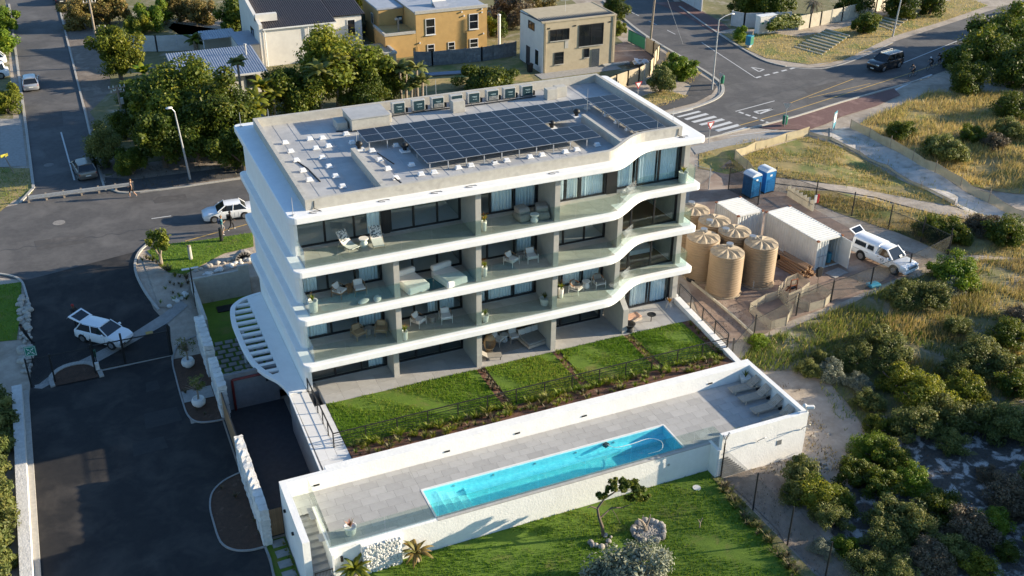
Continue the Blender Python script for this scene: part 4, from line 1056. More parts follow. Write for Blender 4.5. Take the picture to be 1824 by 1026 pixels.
def b_recl(t):
    prof = [(-.75,.32),(-.55,.24),(-.3,.25),(0,.3),(.2,.42),(.45,.72),(.62,.98)]
    mb = MB()
    for a, b in zip(prof[:-1], prof[1:]):
        mb.add([(-.33,a[0],a[1]),(.33,a[0],a[1]),(.33,b[0],b[1]),(-.33,b[0],b[1]),(-.33,a[0],a[1]-.04),(.33,a[0],a[1]-.04),(.33,b[0],b[1]-.04),(-.33,b[0],b[1]-.04)],[(0,1,2,3),(7,6,5,4),(0,4,5,1),(1,5,6,2),(2,6,7,3),(3,7,4,0)])
    mb.build('sling', 'fabric_white', t, smooth=True)
    r = random.Random(4); mb = MB()
    for k in range(70):
        u = r.uniform(.2,.62); z = .42+(u-.2)*1.35; x = r.uniform(-.3,.3); mb.cbox((x,u,z+.012),(.05,.05,.006),M=Matrix.Rotation(.93,3,'X'))
    mb.build('print', 'unit_dark', t)
    for x in (-.35,.35): MB().tube([(x,-.78,.3),(x,-.5,.21),(x,0,.26),(x,.25,.45),(x,.64,.98)],.022,6).tube([(x,-.45,.22),(x,-.5,0)],.022,6).tube([(x,.3,.5),(x,.55,0)],.022,6).build('side_frame', 'teak_grey', t)
make('recl', 'white patterned sling recliner at the left of the round table on the top balcony', 'recliner', bal(620,437,3), math.radians(25), 'patterned recliners on the top balcony', b_recl, 'recliner')
make('recl', 'white patterned sling recliner at the right of the round table on the top balcony', 'recliner', bal(672,431,3), math.radians(-6), 'patterned recliners on the top balcony', b_recl, 'recliner')
def b_round(mt):
    def f(t):
        MB().lathe([(.2,0),(.24,.05),(.25,.2),(.17,.32),(.16,.38),(.28,.46),(.3,.5),(.29,.54),(.02,.54)],20).build('body', mt, t, smooth=True)
    return f
def b_stool(mt):
    def f(t): MB().lathe([(.17,0),(.17,.02),(.15,.4),(.27,.43),(.28,.47),(.02,.47)],18).build('body', mt, t, smooth=True)
    return f
for key, px, py, i, lab, mt in (('w',648,433,3,'white bulbous side table between the two patterned recliners','pot_white'),('w',952,390,3,'pale round side table between two grey bean bag chairs','pot_white'),
    ('s',623,515,2,'turned wooden stool between two dark armchairs on the second floor','timber'),('s2',927,458,2,'small grey side table between two cushioned chairs on the second floor','fabric_grey'),
    ('s2',657,590,1,'grey drum stool between two woven chairs on the first floor','fabric_grey'),('s2',770,569,1,'grey side table between two white rope chairs on the first floor','fabric_grey'),
    ('w',1044,508,1,'pale grey side table between two orange rimmed chairs on the first floor','pot_white'),('w',898,603,0,'white round table among the lounge chairs on the ground terrace','pot_white')):
    make('tb'+key, lab, 'side table', bal(px,py,i), 0, 'side tables on the balconies', (b_round if key == 'w' else b_stool)(mt), 'side_table')
def b_bean(t):
    MB().loft([[(x*s,y*s2,z) for x, y in ((-.45,-.45),(0,-.52),(.45,-.45),(.5,0),(.45,.45),(0,.5),(-.45,.45),(-.5,0))] for s, s2, z in ((.9,.9,0),(1.05,1.05,.2),(1.0,1.0,.42),(.85,.85,.52))]).build('base', 'fabric_grey', t, smooth=True, bevel=.03)
    MB().loft([[(x*.82,y*.7+o,z) for x, y in ((-.5,-.5),(.5,-.5),(.5,.5),(-.5,.5))] for o, z in ((.05,.5),(.1,.72),(.2,.85))]).build('back_cushion', 'fabric_grey', t, bevel=.1, seg=3)
make('bean', 'grey bean bag chair left of the pale table on the top balcony', 'bean bag', bal(931,386,3), .15, 'grey bean bag chairs', b_bean, 'bean_bag_chair')
make('bean', 'grey bean bag chair against the partition on the top balcony', 'bean bag', bal(965,382,3), -.3, 'grey bean bag chairs', b_bean, 'bean_bag_chair')
def b_chair(fr, cu, rope):
    def f(t):
        MB().box(-.33,-.33,.36,.33,.33,.48).build('seat_cushion', cu, t, bevel=.04)
        MB().cbox((0,.28,.66),(.56,.14,.38),M=Matrix.Rotation(-.22,3,'X')).build('back_cushion', cu, t, bevel=.05)
        for x in (-.36,.36):
            for y in (-.36,.36): MB().cyl((x,y,0),(x*.97,y*.97,.62),.025,.022,6).build('leg', fr, t)
        arc = [(.37*math.cos(a),.05+.4*math.sin(a),.62+.16*max(0,math.sin(a))) for a in [math.pi*(-.08+1.16*k/14) for k in range(15)]]
        MB().tube(arc,.03,6).build('arm_rail', rope[0], t)
        mb = MB()
        for k in range(15): p = arc[k]; mb.cyl((p[0]*.92,p[1]*.92,.34),p,.011,.011,4)
        mb.build('rope_back', rope[1], t)
        MB().box(-.36,-.36,.32,.36,.36,.36).build('seat_frame', fr, t)
    return f
mat('orange_trim', (.55,.24,.10), None, .7)
for key, fr, cu, rp, px, py, i, rz, lab in (
    ('c1','timber','fabric_white',('timber','black'),605,522,2,.7,'dark timber armchair with pale seat at the left on the second floor'),
    ('c1','timber','fabric_white',('timber','black'),640,517,2,0,'dark timber armchair with pale seat facing out on the second floor'),
    ('c2','pot_white','fabric_white',('timber','black'),911,466,2,.5,'white framed rope chair at the left in the middle of the second floor'),
    ('c2','pot_white','fabric_white',('timber','black'),946,460,2,-.05,'white framed rope chair facing out in the middle of the second floor'),
    ('c3','wicker','wicker',('wicker','wicker'),639,596,1,.3,'brown woven lounge chair at the left on the first floor'),
    ('c3','wicker','wicker',('wicker','wicker'),679,590,1,-.4,'brown woven lounge chair by the partition on the first floor'),
    ('c2','pot_white','fabric_white',('timber','black'),745,574,1,.6,'white framed rope chair at the left in the second bay of the first floor'),
    ('c2','pot_white','fabric_white',('timber','black'),794,567,1,-.1,'white framed rope chair facing out in the second bay of the first floor'),
    ('c4','pot_white','fabric_grey',('orange_trim','pot_white'),1026,516,1,.6,'white chair with orange rim turned left on the first floor'),
    ('c4','pot_white','fabric_grey',('orange_trim','pot_white'),1066,506,1,0,'white chair with orange rim facing out on the first floor'),
    ('c5','teak_grey','fabric_white',('teak_grey','fabric_grey'),887,608,0,.6,'grey lounge chair with white cushions at the left of the ground terrace'),
    ('c5','teak_grey','fabric_white',('teak_grey','fabric_grey'),915,602,0,0,'grey lounge chair with white cushions beside the daybed')):
    make(key, lab, 'chair', bal(px,py,i), rz, 'lounge chairs on the balconies', b_chair(fr,cu,rp), 'lounge_chair')
def b_bed(t):
    MB().box(-.75,-1.0,0,.75,.95,.5).build('mattress', 'fabric_white', t, bevel=.12, seg=4)
    MB().cbox((0,.85,.68),(1.45,.4,.4)).build('bolster', 'fabric_white', t, bevel=.14, seg=4)
make('bed', 'white soft daybed beside the left partition on the second floor balcony', 'daybed', bal(733,503,2,.3,1.4,1.8), .2, 'white daybeds on the second floor', b_bed, 'daybed')
make('bed', 'white soft daybed near the right partition on the second floor balcony', 'daybed', bal(800,492,2,.3,1.4,1.85), .25, 'white daybeds on the second floor', b_bed, 'daybed')
t = thing('daybed', 'grey square daybed with white back cushions on the ground terrace', 'daybed', bal(950,603,0,.3), .15)
MB().box(-.85,-.75,.12,.85,.85,.32).build('base', 'teak_grey', t); MB().box(-.82,-.73,.32,.82,.7,.48).build('mattress', 'fabric_grey', t, bevel=.05)
for k in range(3): MB().cbox((-.52+.52*k,.68,.66),(.5,.18,.42),M=Matrix.Rotation(-.2,3,'X')).build('cushion', 'fabric_white', t, bevel=.06)
MB().box(.82,-.6,.12,.9,.85,.72).build('arm', 'teak_grey', t)
for px, py, i, rz, lab in ((650,540,2,.5,'pale cushion lying near the left of the second floor balcony floor'),(674,534,2,1.2,'pale cushion lying by the partition on the second floor balcony'),(757,522,2,.3,'long pale pillow on the floor before the left daybed'),(829,507,2,.25,'long pale pillow on the floor before the right daybed')):
    make('pil', lab, 'cushion', bal(px,py,i,.1), rz, 'cushions on the second floor balcony', lambda t: MB().ball((0,0,.09),(.42,.24,.1),14,8).build('pad', 'fabric_white', t, smooth=True), 'floor_cushion')
x, y, z = bal(775,505,2,0,1.3,1.6); tag(MB().box(-.8,-.7,0,.8,.7,.015).build('rug', 'unit_dark', None, (x,y,z+.003), .2), 'dark patterned rug between the two white daybeds', 'rug')
x, y, z = bal(905,612,0,0); tag(MB().box(-1.3,-.9,0,1.3,.9,.015).build('rug', 'fabric_grey', None, (x,y,z+.003), .1), 'brown rug under the lounge chairs of the ground terrace', 'rug')
t = thing('egg_chair', 'woven wicker egg chair beside the partition on the ground terrace', 'egg chair', bal(872,618,0,.5,.9), 0)
mb = MB()
for i in range(9):
    for k in range(14):
        ph0, ph1 = math.pi*i/9, math.pi*(i+1)/9; th0, th1 = 2*math.pi*k/14, 2*math.pi*(k+1)/14
        q = lambda ph, th: (.42*math.sin(ph)*math.cos(th), .38*math.sin(ph)*math.sin(th), .85+.62*math.cos(ph))
        c = q((ph0+ph1)/2,(th0+th1)/2)
        if c[1] < -.22 and .55 < c[2] < 1.1: continue
        mb.quad(q(ph0,th0),q(ph1,th0),q(ph1,th1),q(ph0,th1))
mb.build('shell', 'wicker', t); MB().cyl((0,0,0),(0,0,.25),.3,.2,14).build('base', 'wicker', t)
make('recl2', 'low brown recliner by the edge of the ground terrace', 'recliner', bal(875,636,0,.1,.55), 1.3, None, lambda t: (MB().box(-.3,-.7,.22,.3,.3,.26).build('seat', 'fabric_grey', t), MB().cbox((0,.5,.4),(.6,.55,.04),M=Matrix.Rotation(.6,3,'X')).build('back', 'fabric_grey', t), MB().box(-.28,-.6,0,-.24,-.56,.22).box(.24,-.6,0,.28,-.56,.22).box(-.28,.3,0,-.24,.34,.22).box(.24,.3,0,.28,.34,.22).build('legs', 'rail_black', t)), 'recliner')
mat('peach', (.55,.33,.23), None, .9)
make('recl3', 'peach coloured sun bed on the right ground terrace', 'sun lounger', (22.95,1.9,-2.7), math.pi/2+.12, None, lambda t: (MB().box(-.35,-.95,.2,.35,.4,.32).build('mattress', 'peach', t, bevel=.04), MB().cbox((0,.68,.42),(.7,.62,.1),M=Matrix.Rotation(.35,3,'X')).build('back', 'peach', t, bevel=.03), MB().box(-.36,-.95,0,.36,.95,.2).build('frame', 'teak_grey', t)), 'sun_lounger')
t = thing('fire_bowl', 'dark round bowl stand beside the low partition on the right terrace', 'bowl', (22.35,.75,-2.7))
MB().lathe([(.3,0),(.42,.1),(.34,.3),(.44,.5),(.46,.55),(.36,.55),(.3,.45),(.02,.42)],18).build('body', 'rail_black', t, smooth=True)
t = thing('garden_chair', 'wire garden chair with an orange plant on the right terrace', 'chair', (26.5,2.3,-2.7))
mb = MB()
for a in range(8): c, s = math.cos(a*.785), math.sin(a*.785); mb.cyl((c*.25,s*.25,0),(c*.12,s*.12,.45),.014,.014,4); mb.cyl((c*.12,s*.12,.45),(c*.3,s*.3,.75),.014,.014,4)
mb.build('wire_frame', 'galv', t); obj('foliage', plant_mesh('foliage', 'leaf_orange', 30, .5, .3, .06, 3), t, (0,0,.45))
t = thing('bistro_table', 'small round dark table top on the right terrace', 'table', (24.4,1.2,-2.7))
MB().cyl((0,0,.0),(0,0,.55),.03,.03,6).cyl((0,0,.55),(0,0,.58),.32,.32,18).build('body', 'rail_black', t)
# bed plants
bp = [('leaf_bright','low yellow green strap plant in the flower bed'),('leaf_olive','olive tufted plant in the flower bed'),('leaf_brown','brown leafed tufted plant in the flower bed'),('leaf_bright','leafy young plant close to the railing'),('leaf_sage','grey leafed young plant in the flower bed')]
pm = [plant_mesh('foliage', mt, 26, .5, .4, .07, k) for k, (mt, l) in enumerate(bp)]
for k in range(290):
    near_rail = k % 5 < 2
    x = RND.uniform(.95,26.4); y = RND.uniform(-4.75,-4.4) if near_rail else RND.uniform(-5.9,-4.7)
    j = RND.choice([0,1,3,3,4] if near_rail else [0,1,2,4,1]); s = RND.uniform(.5,1.15)*(1.15 if near_rail else .9)
    o = obj('bed_plant', pm[j], None, (x,y,bedz(y)-.02), RND.uniform(0,6), s)
    tag(o, bp[j][1], 'plant', 'young plants in the flower bed along the pool wall')
for a in (11.05,16.48,21.92):
    for k in range(26):
        j = 2 if a < 12 else (0 if a < 17 else RND.choice([1,4]))
        tag(obj('bed_plant', pm[j], None, (a+RND.uniform(-.22,.22),RND.uniform(-4.2,.2),-2.69), RND.uniform(0,6), RND.uniform(.45,.8)), ('red brown' if a < 12 else 'yellow' if a < 17 else 'olive')+' low plant in the planted strip dividing two lawns', 'plant', 'plants in the strips between the lawns, %s strip' % ('left' if a < 12 else 'middle' if a < 17 else 'right'))
for k in range(14): tag(obj('bed_plant', pm[1], None, (26.6+RND.uniform(-.15,.15),RND.uniform(-4.5,-.2),-2.69), RND.uniform(0,6), RND.uniform(.45,.8)), 'low plant along the white side wall of the right lawn', 'plant', 'plants along the low side wall')
# ---------------------------------------------------------------- vehicles
def paint(name, c, met=.0): mat(name, c, tuple(x*.95 for x in c), .28, 2, metal=met, spec=.5, coat=.6)
paint('paint_white', (.80,.81,.82)); paint('paint_silver', (.46,.47,.49), .5); paint('paint_bronze', (.22,.20,.17), .5); paint('paint_dark', (.02,.022,.026), .2); paint('paint_blue', (.03,.05,.10), .2)
mat('car_glass', (.012,.015,.018), None, .06, spec=.7); mat('tyre', (.018,.018,.018), None, .85); mat('rim', (.45,.46,.47), None, .3, metal=.8)
mat('lamp_red', (.35,.012,.01), None, .25); mat('lamp_clear', (.75,.77,.78), None, .12, spec=.8); mat('plate', (.75,.75,.70), (.55,.55,.5), .6, 30)
def car(label, cat, loc, rz, pnt, L=4.05, W=1.72, zs=.93, H=1.46, gb=(-1.8,1.0), gr=(-1.4,.2), hood=.72, tail=.9, name='parked_car', group=None, wb=1.24, r=.31, tailgate=False, extra=None):
    t = thing(name, label, cat, loc, rz, group); w = W/2; f, b = L/2, -L/2
    st = [(b,.35,tail-.12,.80*w),(b+.08,.24,tail,.92*w),(b+.35,.2,zs,.985*w),(gb[0]+.5,.2,zs,w),(0,.2,zs,w),(gb[1],.2,zs-.01,w),((gb[1]+f)/2,.2,hood+.14,.985*w),(f-.3,.2,hood+.05,.95*w),(f-.08,.24,hood-.03,.86*w),(f,.35,hood-.18,.72*w)]
    rings = []
    for x, z0, z1, ww in st:
        rings.append([(x,-ww*.9,z0),(x,-ww,z0+.14),(x,-ww,z1-.18),(x,-ww*.96,z1-.04),(x,-ww*.84,z1),(x,ww*.84,z1),(x,ww*.96,z1-.04),(x,ww,z1-.18),(x,ww,z0+.14),(x,ww*.9,z0)])
    body = MB().loft(rings)
    # roof and pillars in body colour
    gw, rw = w*.90, w*.72; A = [(gb[0],-gw,zs-.02),(gb[1],-gw,zs-.02),(gb[1],gw,zs-.02),(gb[0],gw,zs-.02)]; Rf = [(gr[0],-rw,H-.04),(gr[1],-rw,H-.04),(gr[1],rw,H-.04),(gr[0],rw,H-.04)]
    for i in range(4): body.bar(A[i], Rf[i], .06, .07)
    mid = (gb[0]+gb[1])/2-.05
    for s in (-1,1): body.bar((mid,s*gw,zs), (mid-.1,s*rw,H-.05), .06, .04)
    rp = []
    for x, k in ((gr[0]-.06,.9),(gr[0]+.2,1),(gr[1]-.2,1),(gr[1]+.06,.92)): rp.append([(x,-rw*k-.03,H-.07),(x,-rw*k*.8,H-.01),(x,0,H+.015),(x,rw*k*.8,H-.01),(x,rw*k+.03,H-.07)])
    body.loft(rp)
    for s in (-1,1): body.cbox((gb[1]-.35,s*(w+.09),zs+.07),(.14,.2,.13))
    body.build('body', pnt, t, smooth=True)
    e = .02; I = lambda P, q: [(p[0]+(e if p[0] < 0 else -e)*0, p[1]*(1-e), p[2]) for p in P]
    a, c = I(A,0), I(Rf,0)
    for nm, q in (('windscreen',(a[1],a[2],c[2],c[1])),('rear_window',(a[3],a[0],c[0],c[3])),('side_window',(a[0],a[1],c[1],c[0])),('side_window',(a[2],a[3],c[3],c[2]))):
        if nm == 'rear_window' and tailgate: continue
        MB().quad(*q).build(nm, 'car_glass', t)
    for x in (-wb,wb*1.02):
        for s in (-1,1):
            wh = MB().cyl((0,-.1,0),(0,.1,0),r,r,20).build('wheel', 'tyre', t, (x,s*(w-.085),r))
            MB().cyl((0,-.108,0),(0,.108,0),r*.66,r*.66,14).build('rim', 'rim', wh)
            MB().cyl((x,s*(w-.16),r),(x,s*(w+.004),r),r+.055,r+.055,20).build('wheel_arch', 'black', t)
    for s in (-1,1):
        MB().cbox((f-.14,s*w*.66,hood-.13),(.22,w*.34,.15)).build('headlight', 'lamp_clear', t, bevel=.03)
        MB().cbox((b+.09,s*w*.76,tail-.17),(.12,w*.26,.2)).build('tail_light', 'lamp_red', t, bevel=.03)
    for s in (-1,1):
        for x in (gb[1]-.25, mid-.1, gb[0]+.75):
            MB().box(x-.008,min(s*(w-.01),s*(w+.003)),.36,x+.008,max(s*(w-.01),s*(w+.003)),zs-.16).build('door_seam', 'black', t)
        for x in (mid+.12, mid-.85): MB().cbox((x,s*(w+.005),zs-.2),(.18,.03,.035)).build('door_handle', pnt, t)
    MB().cbox((f-.05,0,hood-.33),(.1,w*1.1,.17)).build('grille', 'black', t)
    MB().cbox((b+.0,0,.58),(.03,.46,.11)).build('number_plate', 'plate', t)
    MB().cbox((f+.0,0,.42),(.03,.46,.11)).build('number_plate', 'plate', t)
    if tailgate:
        MB().quad((b+.1,-gw*.9,.62),(gr[0],-rw,H-.08),(gr[0],rw,H-.08),(b+.1,gw*.9,.62)).build('boot_opening', 'black', t)
        g = MB().add([(gr[0],-rw,H),(gr[0],rw,H),(gr[0]-.95,rw*1.1,H+.32),(gr[0]-.95,-rw*1.1,H+.32),(gr[0],-rw,H-.05),(gr[0],rw,H-.05),(gr[0]-.95,rw*1.1,H+.25),(gr[0]-.95,-rw*1.1,H+.25)],[(3,2,1,0),(4,5,6,7),(0,1,5,4),(1,2,6,5),(2,3,7,6),(3,0,4,7)]).add([(gr[0]-.95,-rw*1.1,H+.32),(gr[0]-.95,rw*1.1,H+.32),(gr[0]-1.2,rw*1.05,H+.02),(gr[0]-1.2,-rw*1.05,H+.02)],[(0,1,2,3)]).build('tailgate', pnt, t)
        MB().add([(gr[0]-.12,-rw*.8,H+.055),(gr[0]-.12,rw*.8,H+.055),(gr[0]-.8,rw*.85,H+.285),(gr[0]-.8,-rw*.85,H+.285)],[(0,1,2,3)]).build('window', 'car_glass', g)
        # hatch seen from behind: dark underside
        MB().add([(gr[0]-.12,-rw*.8,H-.02),(gr[0]-.12,rw*.8,H-.02),(gr[0]-.85,rw*.9,H+.2),(gr[0]-.85,-rw*.9,H+.2)],[(0,1,2,3)]).build('lining', 'black', g)
    if extra: extra(t)
    return t
def g3(px, py): return tuple(gp(px, py))
def sed(x): return dict(L=4.35, gb=(-1.5,.98), gr=(-1.0,.25), tail=.92, zs=.9, H=1.4)
p = gp(188,606); car('white hatchback with its tailgate raised stopped across the driveway gate', 'car', (p.x,p.y,p.z+.02), math.atan2(-3.1,3.1), 'paint_white', tailgate=True, name='hatchback')
p = at(405,390,ZS); car('old white sedan driving along the street beside the two walkers', 'car', (p.x+.2,p.y+.3,ZS+.02), math.pi-.06, 'paint_white', name='sedan', **sed(0))
p = at(57,163,ZS); car('silver hatchback driving away on the shaded side road', 'car', (p.x,p.y+1.6,ZS+.02), math.pi/2, 'paint_silver', name='hatchback')
p = at(154,321,ZS); car('bronze grey hatchback parked by the kerb at the mouth of the side road', 'car', (p.x,p.y+1.6,ZS+.02), math.pi/2+.12, 'paint_bronze', name='hatchback', L=4.2)
p = at(5,140,ZS); car('white high roofed car parked in the drive at the left edge, nearest the round bush', 'car', (p.x-1.4,p.y+.6,ZS+.02), math.pi+.05, 'paint_white', name='parked_car', H=1.75, zs=1.05, tail=1.0, hood=.95, gr=(-1.7,.4), L=4.4, r=.36)
p = at(5,117,ZS); car('white hatchback parked in the drive at the left edge behind another white car', 'car', (p.x-1.5,p.y+.9,ZS+.02), math.pi+.05, 'paint_white', name='parked_car')
p = at(107,10,ZS); car('black car parked on the right side of the side road at the top edge', 'car', (p.x+.2,p.y+2.0,ZS+.02), math.pi/2+.05, 'paint_dark', name='parked_car')
hd = math.atan2(-.22,-.97)
def suvx(t):
    for s in (-1,1): MB().box(-2.1,s*.7-.03,1.87,.3,s*.7+.03,1.91).build('roof_rail', 'galv', t)
p = at(1572,124,ZS); car('dark four wheel drive car heading down the main road past three cyclists', 'car', (p.x+.6,p.y+.4,ZS+.02), hd, 'paint_dark', L=4.95, W=2.0, zs=1.15, H=1.85, gb=(-2.35,1.15), gr=(-2.2,.45), hood=1.02, tail=1.1, name='suv', wb=1.46, r=.39, extra=suvx)
p = at(1822,26,ZS); car('dark blue car at the far right end of the main road', 'car', (p.x+.6,p.y,ZS+.02), hd, 'paint_blue', name='parked_car')
# pick-up with a canopy
def pickup():
    t = thing('pickup_truck', 'white pick-up with a canopy and raised rear hatch beside the long container', 'pick-up truck', (46.75,3.05,zg(46.7,3)+.0), math.atan2(-2.99,.71)); w = .91; P = 'paint_white'
    rings = []
    for x, z0, z1, ww in ((-2.62,.5,1.05,.84),(-2.55,.42,1.1,.9),(-.3,.42,1.1,.91),(.9,.42,1.08,.91),(1.3,.42,1.05,.91),(1.9,.42,1.0,.9),(2.45,.42,.93,.86),(2.62,.5,.8,.76)):
        rings.append([(x,-ww*.92,z0),(x,-ww,z0+.12),(x,-ww,z1-.15),(x,-ww*.95,z1-.03),(x,-ww*.86,z1),(x,ww*.86,z1),(x,ww*.95,z1-.03),(x,ww,z1-.15),(x,ww,z0+.12),(x,ww*.92,z0)])
    b = MB().loft(rings)
    A = [(-.3,-.83,1.07),(1.32,-.83,1.06),(1.32,.83,1.06),(-.3,.83,1.07)]; Rf = [(-.18,-.66,1.7),(.55,-.66,1.7),(.55,.66,1.7),(-.18,.66,1.7)]
    for i in range(4): b.bar(A[i],Rf[i],.1,.1)
    b.loft([[(x,-.68,1.66),(x,-.5,1.73),(x,.5,1.73),(x,.68,1.66)] for x in (-.25,.2,.62)])
    for s in (-1,1): b.cbox((.95,s*1.02,1.14),(.14,.22,.18))
    b.build('body', P, t, smooth=True)
    MB().loft([[(x,-.85+d,1.1),(x,-.76+d,1.66),(x,-.55,1.8),(x,.55,1.8),(x,.76-d,1.66),(x,.85-d,1.1)] for x, d in ((-2.52,0),(-1.4,0),(-.32,0),(-.22,.05))]).build('canopy', P, t, smooth=True)
    for nm, q in (('windscreen',(A[1],A[2],Rf[2],Rf[1])),('side_window',[(-.02,-.84,1.1),(1.05,-.835,1.1),(.5,-.68,1.64),(.05,-.68,1.64)]),('side_window',[(-.02,.84,1.1),(1.05,.835,1.1),(.5,.68,1.64),(.05,.68,1.64)])): MB().quad(*q).build(nm, 'car_glass', t)
    for s in (-1,1):
        for a, c in ((-2.3,-1.25),(-1.12,-.5)):
            k = MB().quad((a,s*.845,1.2),(c,s*.845,1.2),(c-.03,s*.795,1.54),(a+.06,s*.795,1.54)).build('canopy_window', 'car_glass', t)
            MB().bar((a-.02,s*.85,1.18),(c+.02,s*.85,1.18),.02,.03).bar((a+.04,s*.8,1.56),(c-.01,s*.8,1.56),.02,.03).build('window_trim', 'galv', k)
        x = -2.3
        for k in range(22):
            wd = RND.choice((.035,.05,.06)); MB().box(x,s*.915-.003,.86,x+wd,s*.915+.003,.9).build('print', 'metal_grey', t); x += wd+RND.choice((.02,.02,.07))
        MB().cyl((.42,s*.9,.82),(.42,s*.918,.82),.17,.17,20).build('emblem', 'metal_grey', t); MB().cyl((.42,s*.9,.82),(.42,s*.921,.82),.13,.13,20).build('emblem', P, t); MB().cbox((.42,s*.92,.82),(.28,.008,.07)).build('emblem', 'metal_grey', t)
        MB().cbox((.0,s*.915,.98),(.16,.03,.035)).build('door_handle', 'black', t)
        MB().cbox((2.44,s*.66,.82),(.26,.34,.16)).build('headlight', 'lamp_clear', t, bevel=.03); MB().cbox((-2.58,s*.8,.9),(.1,.12,.3)).build('tail_light', 'lamp_red', t)
        for x in (-1.52,1.58):
            wh = MB().cyl((0,-.12,0),(0,.12,0),.38,.38,20).build('wheel', 'tyre', t, (x,s*.81,.38)); MB().cyl((0,-.126,0),(0,.126,0),.24,.24,14).build('rim', 'rim', wh)
            MB().cyl((x,s*.76,.42),(x,s*.914,.42),.44,.44,20).build('wheel_arch', 'black', t)
    MB().cbox((2.56,0,.8),(.16,1.0,.2)).build('grille', 'metal_grey', t); MB().cbox((2.62,0,.55),(.1,.5,.12)).build('number_plate', 'plate', t); MB().cbox((2.5,0,.5),(.3,1.75,.22)).build('bumper', P, t, bevel=.05)
    MB().quad((-2.53,-.72,1.12),(-2.53,.72,1.12),(-2.53,.6,1.68),(-2.53,-.6,1.68)).build('hatch_opening', 'black', t)
    g = MB().add([(-2.5,-.6,1.74),(-2.5,.6,1.74),(-3.1,.68,2.06),(-3.1,-.68,2.06),(-2.5,-.6,1.79),(-2.5,.6,1.79),(-3.1,.68,2.11),(-3.1,-.68,2.11)],[(0,1,2,3),(7,6,5,4),(0,4,5,1),(1,5,6,2),(2,6,7,3),(3,7,4,0)]).build('rear_hatch', P, t)
    MB().quad((-2.58,-.5,1.835),(-2.58,.5,1.835),(-3.02,.56,2.07),(-3.02,-.56,2.07)).build('window', 'car_glass', g)
    for s in (-1,1): MB().cyl((-2.5,s*.6,1.35),(-3.0,s*.62,2.02),.012,.012,5).build('hatch_strut', 'black', t)
    MB().cbox((1.28,.25,1.16),(.02,.3,.2),M=Matrix.Rotation(-.6,3,'Y')).build('paper', 'plate', t)
pickup()
